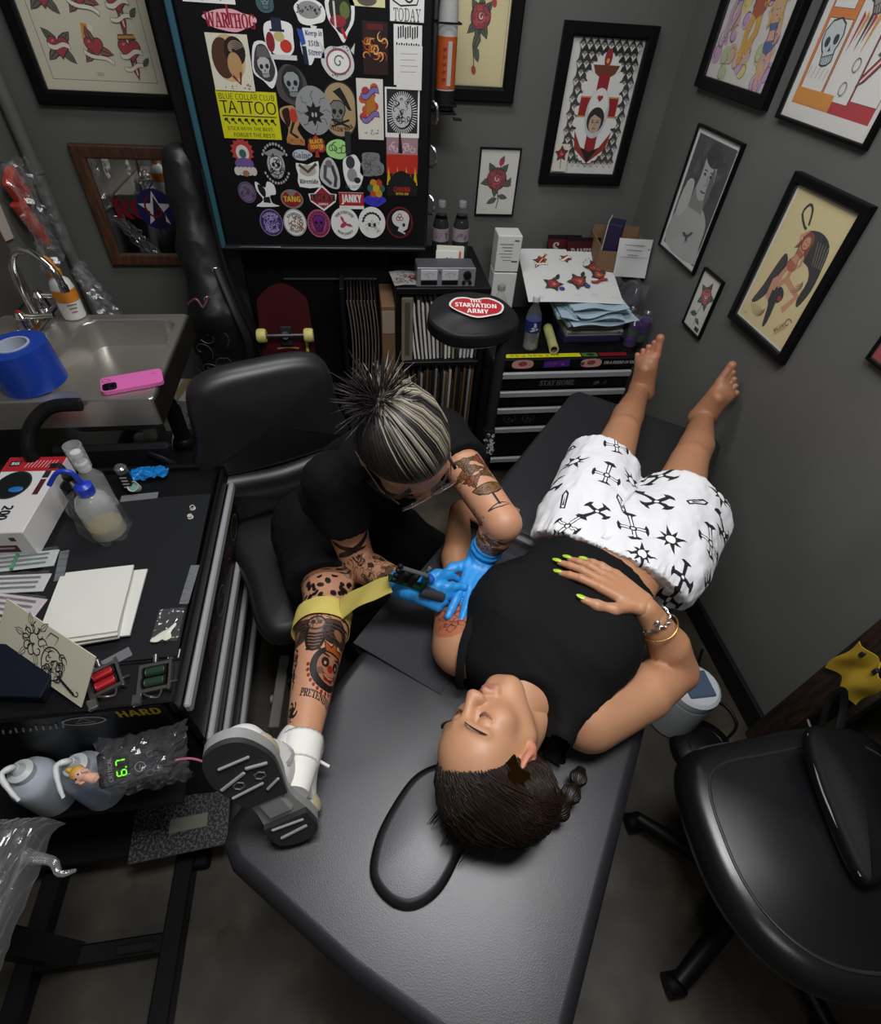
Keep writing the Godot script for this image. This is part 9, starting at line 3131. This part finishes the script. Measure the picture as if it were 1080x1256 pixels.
		a.text("IS THE GREAT", Vector2(0.66,-0.485),0.24,0.032, ink, 0.0, "Droid Serif")
		a.text("PRETENDER", Vector2(0.61,-0.845),0.32,0.045, ink, -0.12, "Droid Serif")
		a.T = Transform2D()
		for k in 5:
			a.line(curl_pts(Vector2(0.33 + 0.02 * (k % 2),0.56 + k * 0.04),0.05,0.7, k * 2.2 + 0.4),0.014, ink, false, true)
			a.line(PackedVector2Array([Vector2(0.33,0.52 + k * 0.05),Vector2(0.36,0.55 + k * 0.05),Vector2(0.34,0.58 + k * 0.05)]), 0.014, ink)
		for k in 7:
			a.line(curl_pts(Vector2(0.38,0.93) + Vector2.from_angle(k) * 0.025,0.04,0.8, k * 1.1),0.012, ink)
		for k in 60:
			a.line(curl_pts(Vector2(r.randf_range(-0.12,0.25), r.randf()), 0.06,0.9, r.randf() * TAU), 0.009, ink)
		for k in 40:
			a.line(curl_pts(Vector2(r.randf_range(0.25,0.78), r.randf_range(0.26,0.5)), 0.03,0.7, r.randf() * TAU, 10),0.006, soft)
		for k in 60:
			a.ell(Vector2(r.randf_range(0.2,0.8), r.randf() * 0.26),0.014 + 0.012 * r.randf(), 0.012 + 0.012 * r.randf(), ink, r.randf() * TAU, 8)
	elif kind == 4:  # knee: leopard spots inside a pink edge
		a.rect(Vector2(0.5,0.5),1.0,1.0, Color("d98a8c"))
		a.rect(Vector2(0.5,0.5),0.62,1.0, Color("b8b0a6"))
		for k in 90:
			a.ell(Vector2(r.randf_range(0.2,0.8), r.randf()), 0.014 + 0.014 * r.randf(), 0.02 + 0.02 * r.randf(), ink, r.randf() * TAU, 8)
		for s in [0.19,0.81]:
			a.line(PackedVector2Array([Vector2(s, 0),Vector2(s, 1)]), 0.03, Color("b8404e"))
	return a
func artist() -> void:
	var t := thing("person", "tattoo artist in black clothes and blue gloves bent over the client", "person")
	var base := lin("b98768")
	var V := PackedVector3Array()
	var N := PackedVector3Array()
	var T := PackedInt32Array()
	var hipR := Vector3(-0.18,0.585,-1.13)
	var hipL := Vector3(-0.03,0.585,-1.21)
	var kneeR := Vector3(-0.115,0.735,-0.80)
	var ankR := Vector3(-0.150,0.808,-0.422)
	var kneeL := Vector3(0.20,0.52,-1.02)
	var shR := Vector3(-0.078,1.0,-0.91)
	var elR := Vector3(-0.036,0.76,-0.86)
	var wrR := Vector3(0.075,0.885,-0.690)
	var shL := Vector3(0.20,0.99,-1.085)
	var elL := Vector3(0.295,0.98,-0.775)
	var wrL := Vector3(0.262,0.858,-0.782)
	var neck := Vector3(0.065,1.035,-0.985)
	var S := Sdf.new(Vector3(-0.34,0.36,-1.36),Vector3(0.40,1.14,-0.36),0.010)
	S.cap((hipR + hipL) * 0.5 + Vector3(-0.07,0.02,0.04), (hipR + hipL) * 0.5 + Vector3(0.07,0.02,-0.04),0.10,0.10,0.03)
	S.cap(Vector3(-0.10,0.62,-1.17),Vector3(-0.02,0.78,-1.12),0.115,0.115,0.05)
	S.cap(Vector3(-0.02,0.78,-1.12),Vector3(0.04,0.93,-1.05),0.115,0.11,0.05)
	S.cap(shR, shL, 0.058,0.058,0.05)
	S.cap(neck, Vector3(0.07,1.10,-0.91),0.052,0.048,0.03)
	S.cap(shR, elR, 0.054,0.042,0.02)
	S.cap(elR, elR.lerp(wrR, 0.3),0.042,0.041,0.008)
	S.cap(elR.lerp(wrR, 0.3), wrR, 0.041,0.027,0.006)
	S.cap(shL, elL, 0.054,0.043,0.02)
	S.cap(elL, elL.lerp(wrL, 0.35),0.043,0.041,0.008)
	S.cap(elL.lerp(wrL, 0.35), wrL, 0.041,0.028,0.006)
	S.cap(hipR, kneeR, 0.085,0.062,0.03)
	S.ell(kneeR + Vector3(0,0.02,0.015),Vector3(0.046,0.045,0.046), Basis(), 0.02)
	S.cap(kneeR, kneeR.lerp(ankR, 0.33),0.056,0.058,0.012)
	S.cap(kneeR.lerp(ankR, 0.33) + Vector3(0,-0.008,0), ankR, 0.058,0.034,0.012)
	S.cap(hipL, kneeL, 0.085,0.062,0.03)
	S.cap(kneeL, Vector3(0.24,0.40,-0.93),0.055,0.05,0.01)
	S.out(V, N, T)
	# left lower leg and foot under the table
	S = Sdf.new(Vector3(0.12,0.0,-1.14),Vector3(0.42,0.50,-0.76),0.010)
	S.cap(Vector3(0.22,0.46,-0.98),Vector3(0.25,0.36,-0.93),0.053,0.052,0.01)
	S.cap(Vector3(0.25,0.36,-0.93),Vector3(0.28,0.09,-0.88),0.052,0.035,0.01)
	S.out(V, N, T)
	var cols := PackedColorArray()
	cols.resize(V.size())
	for i in V.size():
		cols[i] = base
	# head, bent down towards the work
	var H := head_frame(Vector3(0.074,1.145,-0.865),Vector3(0.42,-0.66,0.62),Vector3(0.1,0.7,0.6))
	H.basis = H.basis * 1.06
	var hv := PackedVector3Array()
	var hn := PackedVector3Array()
	var ht := PackedInt32Array()
	head(H).out(hv, hn, ht)
	var b0 := V.size()
	for i in hv.size():
		V.append(H * hv[i])
		N.append(H.basis * hn[i])
		cols.append(face_paint(hv[i], lin("c0906f")))
	for i in ht:
		T.append(b0 + i)
	var up := Vector3(0,1,0)
	var cam := Vector3(0,1,0.6)
	var limbs := [
		{"a": shR.lerp(elR, 0.45), "b": elR, "ref": Vector3(0.1,0.5,1), "r": 0.062, "tex": ink_image(Color.WHITE, tattoo(3,1))},
		{"a": elR, "b": wrR, "ref": Vector3(0,0.6,1), "r": 0.058, "tex": ink_image(Color.WHITE, tattoo(5,0))},
		{"a": shL.lerp(elL, 0.35), "b": elL, "ref": Vector3(0.1,1,0.4), "r": 0.062, "tex": ink_image(Color.WHITE, tattoo(7,2))},
		{"a": elL, "b": wrL, "ref": Vector3(0.5,0.6,0.6), "r": 0.058, "tex": ink_image(Color.WHITE, tattoo(9,0))},
		{"a": kneeR, "b": ankR, "ref": Vector3(-0.1,1,0.3), "r": 0.085, "tex": ink_image(Color.WHITE, tattoo(13,3),512,768)},
		{"a": kneeR - (ankR - kneeR).normalized() * 0.09, "b": kneeR, "ref": Vector3(-0.1,1,0.3), "r": 0.09, "tex": ink_image(Color.WHITE, tattoo(15,4))}]
	body("body", V, N, T, cols, limbs, t)
	eyebrow_and_lash(H, t, false)
	artist_clothes(t, [hipR, hipL, kneeR, kneeL, shR, shL, elR, elL, neck])
	artist_hair(t, H)
	# glasses
	var gl := thing("glasses", "thin rimmed glasses worn by the tattoo artist", "glasses", H)
	var fr := mat("b8a8a0", 0.25,0.7)
	for s in [-1.0,1.0]:
		var ring := []
		for q in Art.oval(Vector2(s * 0.034,-0.002),0.026,0.021,0.0,22):
			ring.append(Vector3(q.x, q.y, 0.117 - 0.06 * absf(q.x) * absf(q.x) * 8.0))
		put(geo().tube(ring, 0.0012,6, true), "rim", fr, gl)
		put(geo().prism(Art.oval(Vector2(s * 0.034,-0.002),0.0255,0.0205,0.0,22),0.1105,0.1115), "lens", mat("f4f8fa", 0.05,0.0, {"alpha": 0.08}), gl)
		put(geo().tube([Vector3(s * 0.06,0.003,0.10),Vector3(s * 0.08,0.006,0.06),Vector3(s * 0.086,0.008,0.0),Vector3(s * 0.085,-0.01,-0.03)], 0.0014,6), "temple", fr, gl)
	put(geo().tube([Vector3(-0.009,0.002,0.116),Vector3(0,0.005,0.118),Vector3(0.009,0.002,0.116)], 0.0013,6), "bridge", fr, gl)
	# gloves
	var blue := mat("2a8fd8", 0.42,0.0, {"sss": 0.08, "weave": 0.01})
	var g := Geo.new()
	S = Sdf.new(Vector3(0.10,0.78,-0.86),Vector3(0.36,0.98,-0.57),0.003)
	S.cap(wrL.lerp(elL, 0.25), wrL, 0.039,0.033,0.004)
	S.cap(wrL, wrL + Vector3(-0.012,-0.006,0.02),0.033,0.028,0.01)
	hand(S, wrL + Vector3(-0.004,-0.002,0.008),Vector3(-0.32,0.0,0.95),Vector3(0.1,1,0.1),Vector3(-0.95,0.1,-0.3),1.0,[0.3,0.25,0.35,0.5], 0.24,[Vector3(0.45,0.9,-0.1),Vector3(0.75,0.65,-0.25),Vector3(0.9,0.35,-0.35)], 0.0012)
	var crease := func(p: Vector3, n: Vector3) -> float:
		var q: float = (p - wrL).dot((wrL - elL).normalized())
		return 0.0016 * sin(q * 420.0 + 9.0 * p.x) * clampf((0.012 - q) / 0.03,0.0,1.0) + 0.0005 * sin(p.x * 300.0 + p.z * 210.0)
	S.to(g, null, crease)
	put(g, "glove", blue, t, "blue nitrile glove on the hand stretching the skin")
	g = Geo.new()
	S = Sdf.new(Vector3(0.02,0.76,-0.80),Vector3(0.27,0.97,-0.56),0.003)
	S.cap(wrR.lerp(elR, 0.12), wrR, 0.034,0.031,0.004)
	hand(S, wrR + Vector3(0.005,-0.002,0.004),Vector3(0.90,-0.30,0.16),Vector3(0.1,0.45,0.85),Vector3(0.3,0.75,-0.45),0.94,[0.95,1.5,1.75,1.9], 0.14,[Vector3(0.8,0.6,-0.2),Vector3(0.92,0.05,-0.45),Vector3(0.9,-0.3,-0.35)], 0.0012)
	S.to(g, null, func(p: Vector3, n: Vector3) -> float: return 0.0006 * sin(p.x * 320.0 + p.z * 260.0))
	put(g, "glove", blue, t, "blue nitrile glove on the hand holding the tattoo machine")
	shoe(t, ankR)
func artist_clothes(t: Node3D, J: Array) -> void:
	var black := mat("0b0b0d", 0.85,0.0, {"weave": 0.012})
	var nz := FastNoiseLite.new()
	nz.seed = 5
	nz.frequency = 8.0
	var folds := func(p: Vector3, n: Vector3) -> float: return 0.007 * nz.get_noise_3d(p.x * 1.6, p.y * 0.8, p.z * 1.4) + 0.003 * nz.get_noise_3d(p.x * 4.0, p.y * 3.0, p.z * 4.0)
	var S := Sdf.new(Vector3(-0.32,0.52,-1.40),Vector3(0.34,1.15,-0.82),0.009)
	S.cap(Vector3(-0.11,0.62,-1.18),Vector3(-0.02,0.79,-1.12),0.142,0.138,0.05)
	S.cap(Vector3(-0.02,0.79,-1.12),Vector3(0.045,0.94,-1.045),0.138,0.122,0.05)
	S.cap(J[4], J[5], 0.07,0.07,0.06)
	S.cap(J[8] + Vector3(0,-0.02,-0.02), J[8] + Vector3(0.0,0.02,0.03),0.068,0.062,0.03)
	put(S.to(Geo.new(), null, folds), "t_shirt", black, t, "black t-shirt")
	for k in 2:
		var a: Vector3 = J[4 + k]
		var e: Vector3 = J[6 + k]
		var d := (e - a).normalized()
		S = Sdf.new(a.min(e) - Vector3.ONE * 0.11, a.max(e) + Vector3.ONE * 0.11,0.007)
		S.cap(a - d * 0.01, a.lerp(e, 0.6),0.071,0.066,0.02)
		S.clip(a.lerp(e, 0.46 if k == 0 else 0.36), d)
		put(S.to(Geo.new(), null, folds), "sleeve", black, t)
	# trousers
	S = Sdf.new(Vector3(-0.36,0.34,-1.38),Vector3(0.38,0.86,-0.70),0.0095)
	S.cap(Vector3(-0.17,0.61,-1.14),Vector3(-0.03,0.61,-1.22),0.13,0.13,0.04)
	S.cap(J[0], J[2] + Vector3(0,-0.012,0),0.122,0.094,0.03)
	S.cap(J[1], J[3], 0.118,0.092,0.03)
	S.cap(J[3],Vector3(0.24,0.40,-0.93),0.09,0.09,0.03)
	S.clip(J[2] + Vector3(0,0,-0.03),Vector3(0.0,0.12,1.0))
	put(S.to(Geo.new(), null, folds), "trousers", black, t, "loose black trousers reaching the knee")
func artist_hair(t: Node3D, H: Transform3D) -> void:
	var hm := mat("ffffff", 0.36,0.0, {"vcol": 1, "sheen": 0.1})
	var black := lin("0e0c0c")
	var S := Sdf.new(Vector3(-0.11,-0.10,-0.13),Vector3(0.11,0.145,0.12),0.005)
	S.ell(Vector3(0,0.036,-0.014),Vector3(0.081,0.095,0.099))
	S.ell(Vector3(0,-0.022,0.088),Vector3(0.066,0.082,0.062), Basis(), 0.012, true)
	for s in [-1.0,1.0]:
		S.ell(Vector3(s * 0.082,-0.015,0.0),Vector3(0.02,0.038,0.024), Basis(), 0.008, true)
	S.clip(Vector3(0,-0.065,0),Vector3(0,-1,0))
	var g := Geo.new()
	g.with_color = true
	g.color = black
	S.to(g)
	for i in g.V.size():
		g.V[i] = H * g.V[i]
		g.N[i] = H.basis * g.N[i]
	put(g, "hair_cap", mat("ffffff", 0.9,0.0, {"vcol": 1, "spec": 0.1}), t)
	var r := RandomNumberGenerator.new()
	r.seed = 33
	g = Geo.new()
	g.with_color = true
	var bun := Vector3(-0.022,0.088,-0.082)
	var c := Vector3(0,0.036,-0.014)
	var R := Vector3(0.083,0.097,0.101)
	for k in 1700:
		var an := r.randf_range(-PI, PI)
		var sx := sin(an)
		var start := Vector3(0.072 * sx, 0.058 * cos(an * 0.5) * cos(an * 0.5) - 0.025 * (1.0 - cos(an)), 0.085 * cos(an))
		if absf(an) < 1.4:
			start.y += 0.012
		# silver streaks over the crown and the artist's left, black at the right and at the hairline
		var streak := 0.5 + 0.5 * sin(an * 9.0 + 1.0)
		var silver := clampf(1.25 - absf(an - 0.75) / 1.15,0.0,1.0)
		var light := r.randf() < silver * (0.12 + 0.45 * streak)
		var p := []
		var lift := (0.035 if light else 0.015) + 0.06 * r.randf()
		var cols := PackedColorArray()
		var tone := lin("b8b09c").lerp(lin("54493c"), r.randf())
		var from := clampf(0.34 - 0.2 * (an - 0.2),0.02,0.4)
		for i in 10:
			var q := i / 9.0
			var e := (start.lerp(bun, q) - c) / R
			p.append(H * (c + e.normalized() * R * (1.0 + lift * sin(q * PI))))
			cols.append(black.lerp(tone, smoothstep(from - 0.12, from + 0.12, q)) if light else black.lerp(lin("4a4038"), 0.25 * r.randf()))
		strand(g, p, 0.0012 + 0.0006 * r.randf(), black, cols)
	var o := put(g, "hair_strands", hm, t, "pulled back hair, silver over the crown")
	o.set_meta("kind", "stuff")
	# face framing locks
	g = Geo.new()
	g.with_color = true
	for s in [-1.0,1.0]:
		for k in 60:
			var x := r.randf()
			var p := []
			for i in 7:
				var q := i / 6.0
				p.append(H * Vector3(s * (0.045 + 0.038 * q + 0.008 * x), 0.095 - 0.13 * q - 0.01 * x, 0.078 + 0.022 * sin(q * PI) - 0.05 * q + 0.008 * r.randf()))
			strand(g, p, 0.0013, black)
	o = put(g, "front_locks", hm, t)
	o.set_meta("kind", "stuff")
	# spiky bun
	g = Geo.new()
	g.with_color = true
	for k in 420:
		var d := Vector3(r.randf_range(-1,1), r.randf_range(-0.4,1), r.randf_range(-1,0.45)).normalized()
		var ln := 0.03 + 0.055 * r.randf()
		var w := Vector3(r.randf_range(-1,1), r.randf_range(-1,1), r.randf_range(-1,1)) * 0.016
		var p := []
		for i in 6:
			var q := i / 5.0
			p.append(H * (bun + d * (0.004 + ln * q) + w * q * q))
		var col := black
		if d.x > -0.1 and r.randf() < 0.5:
			col = lin("b8ae98").lerp(lin("4a4238"), r.randf())
		strand(g, p, 0.0015, col)
	o = put(g, "hair_bun", hm, t, "spiky tied up bun of black and silver hair")
	o.set_meta("kind", "stuff")
	put(geo().tube(wrist_ring(H * bun, H.basis * Vector3(-0.2,0.7,-0.7),0.016),0.004,6, true), "hair_tie", mat("0c0c0c", 0.7), t)
# running shoe, heel on the table corner, toes up: y along the foot, z out of the sole
func shoe(t: Node3D, ank: Vector3) -> void:
	var y := Vector3(-0.30,0.88,-0.26).normalized()
	var z := Vector3(0.10,0.30,0.95)
	z = (z - y * z.dot(y)).normalized()
	var X := Transform3D(Basis(y.cross(z), y, z) * 1.03,Vector3(-0.157,0.748,-0.268))
	var la := X.affine_inverse() * ank
	var root := Node3D.new()
	root.name = "shoe"
	t.add_child(root, true)
	root.transform = X
	var outline := smooth(pts([0.0,-0.005,0.033,0.01,0.037,0.05,0.03,0.11,0.042,0.17,0.047,0.215,0.03,0.262,0.0,0.276,-0.032,0.262,-0.047,0.215,-0.043,0.17,-0.031,0.11,-0.037,0.05,-0.033,0.01]), 4)
	var white := mat("d9d8d4", 0.6)
	var grey := mat("8d8d8b", 0.55,0.0, {"weave": 0.02})
	var sole := mat("2b2b2d", 0.6)
	# upper
	var S := Sdf.new(Vector3(-0.07,-0.03,-0.17),Vector3(0.07,0.29,0.02),0.0045)
	S.cap(Vector3(0,0.032,-0.03),Vector3(0,0.035,-0.095),0.036,0.037,0.02)
	S.cap(Vector3(0,0.03,-0.035),Vector3(0,0.14,-0.035),0.036,0.036,0.02)
	S.cap(Vector3(0.004,0.14,-0.035),Vector3(0.006,0.222,-0.022),0.041,0.034,0.02)
	S.cap(Vector3(-0.008,0.16,-0.028),Vector3(-0.012,0.215,-0.022),0.036,0.032,0.02)
	S.cap(Vector3(0,0.045,-0.07),Vector3(0,0.045,-0.07).lerp(la, 0.75),0.042,0.044,0.02)
	S.cap(Vector3(0,0.055,-0.085),Vector3(0,0.14,-0.05),0.034,0.026,0.03)
	S.clip(Vector3(0,0,-0.006),Vector3(0,0,1))
	put(S.to(Geo.new()), "upper", white, root)
	# midsole and treads
	var scaled := func(p: PackedVector2Array, k: float) -> PackedVector2Array:
		var o := PackedVector2Array()
		for q in p:
			o.append(Vector2(q.x * k, 0.135 + (q.y - 0.135) * (1.0 + (k - 1.0) * 0.35)))
		return o
	put(geo().prism(scaled.call(outline, 1.07),-0.014,0.004, Transform3D(), 60.0), "midsole", mat("8c8c8a", 0.55), root)
	var half := func(lo: float, hi: float, k: float) -> PackedVector2Array:
		var o := PackedVector2Array()
		for q in scaled.call(outline, k):
			if q.y >= lo and q.y <= hi:
				o.append(q)
		return o
	put(geo().prism(half.call(0.125,0.32,1.06),0.003,0.013), "tread", sole, root)
	put(geo().prism(half.call(-0.03,0.075,1.05),0.003,0.014), "tread", sole, root)
	put(geo().box(Vector3(0.0,0.098,0.004),Vector3(0.044,0.046,0.012),0.004), "shank", grey, root)
	for q in [[-0.02,0.20,0.05,0.006,0.35],[0.024,0.212,0.034,0.006,-0.2],[-0.012,0.168,0.055,0.005,0.1],[0.026,0.16,0.03,0.005,0.5],[0.0,0.236,0.05,0.005,0.0],[0.0,0.028,0.05,0.006,0.1],[0.0,0.052,0.055,0.005,-0.1]]:
		put(geo().box(Vector3.ZERO, Vector3(q[2], q[3], 0.004),0.0015, Transform3D(Basis(Vector3.BACK, q[4]),Vector3(q[0], q[1], 0.0145))), "tread_bar", mat("9a9a98", 0.5), root)
	for q in [Vector2(-0.018,0.185),Vector2(0.018,0.188)]:
		var hx := []
		for p in Art.oval(q, 0.0085,0.0085,0.3,6):
			hx.append(Vector3(p.x, p.y, 0.0135))
		put(geo().tube(hx, 0.0016,6, true), "tread_ring", mat("55555a", 0.5), root)
	# overlays, tongue, laces
	for s in [-1.0,1.0]:
		put(geo().tube(smooth3([Vector3(s * 0.038,0.05,-0.02),Vector3(s * 0.043,0.09,-0.045),Vector3(s * 0.036,0.12,-0.066),Vector3(s * 0.024,0.135,-0.078)], 5),0.008,8, false, 0.5), "side_overlay", grey, root)
		put(geo().tube(smooth3([Vector3(s * 0.043,0.15,-0.02),Vector3(s * 0.043,0.135,-0.045),Vector3(s * 0.03,0.12,-0.072)], 5),0.008,8, false, 0.5), "side_overlay", grey, root)
		put(geo().ball(Vector3(s * 0.041,0.205,-0.02),Vector3(0.01,0.03,0.012)), "toe_accent", mat("b8a888", 0.6), root)
		put(geo().ball(Vector3(s * 0.036,0.02,-0.03),Vector3(0.008,0.022,0.016)), "heel_accent", mat("b8a888", 0.6), root)
	for k in 5:
		var yy := 0.10 + k * 0.019
		var zz := -0.092 + k * 0.0075
		put(geo().tube(smooth3([Vector3(-0.026, yy, zz + 0.012),Vector3(0, yy + 0.006, zz - 0.004),Vector3(0.026, yy + 0.01, zz + 0.012)], 5),0.0042,6, false, 0.5), "lace", mat("e6e4de", 0.8), root)
	put(geo().tube(smooth3([Vector3(0.005,0.10,-0.10),Vector3(0.03,0.085,-0.098),Vector3(0.052,0.06,-0.088),Vector3(0.07,0.03,-0.08)], 5),0.003,6), "lace_end", mat("e6e4de", 0.8), root)
	put(geo().tube(smooth3([Vector3(0.0,0.10,-0.10),Vector3(-0.025,0.095,-0.104),Vector3(-0.03,0.11,-0.098),Vector3(0.0,0.105,-0.1)], 5),0.003,6), "lace_bow", mat("e6e4de", 0.8), root)
	# ribbed sock
	var so := Node3D.new()
	so.name = "sock"
	t.add_child(so, true)
	var kn := Vector3(-0.115,0.735,-0.80)
	var A := along(ank.lerp(kn, -0.17), ank.lerp(kn, -0.03),Vector3(0,1,0))
	var prof := []
	for i in 9:
		prof.append([0.0365 + 0.002 * i / 8.0,0.054 * i / 8.0])
	var g := Geo.new()
	g.lathe(prof, 72, A, 180.0)
	for i in g.V.size():
		var q := A.affine_inverse() * g.V[i]
		var rib := 1.0 + 0.03 * sin(atan2(q.z, q.x) * 22.0)
		g.V[i] = A * Vector3(q.x * rib, q.y, q.z * rib)
	put(g, "ribbed_cuff", mat("dcdad2", 0.85), so)
	put(geo().cyl(A * Vector3(0,-0.05,0), A * Vector3(0,0.004,0),0.026,0.036,24), "sock_foot", mat("dcdad2", 0.85), so)
func _ready() -> void:
	setup()
	room()
	wall_art()
	locker()
	right_side()
	left_side()
	tattoo_table()
	artist_chair()
	side_chair()
	client()
	artist()
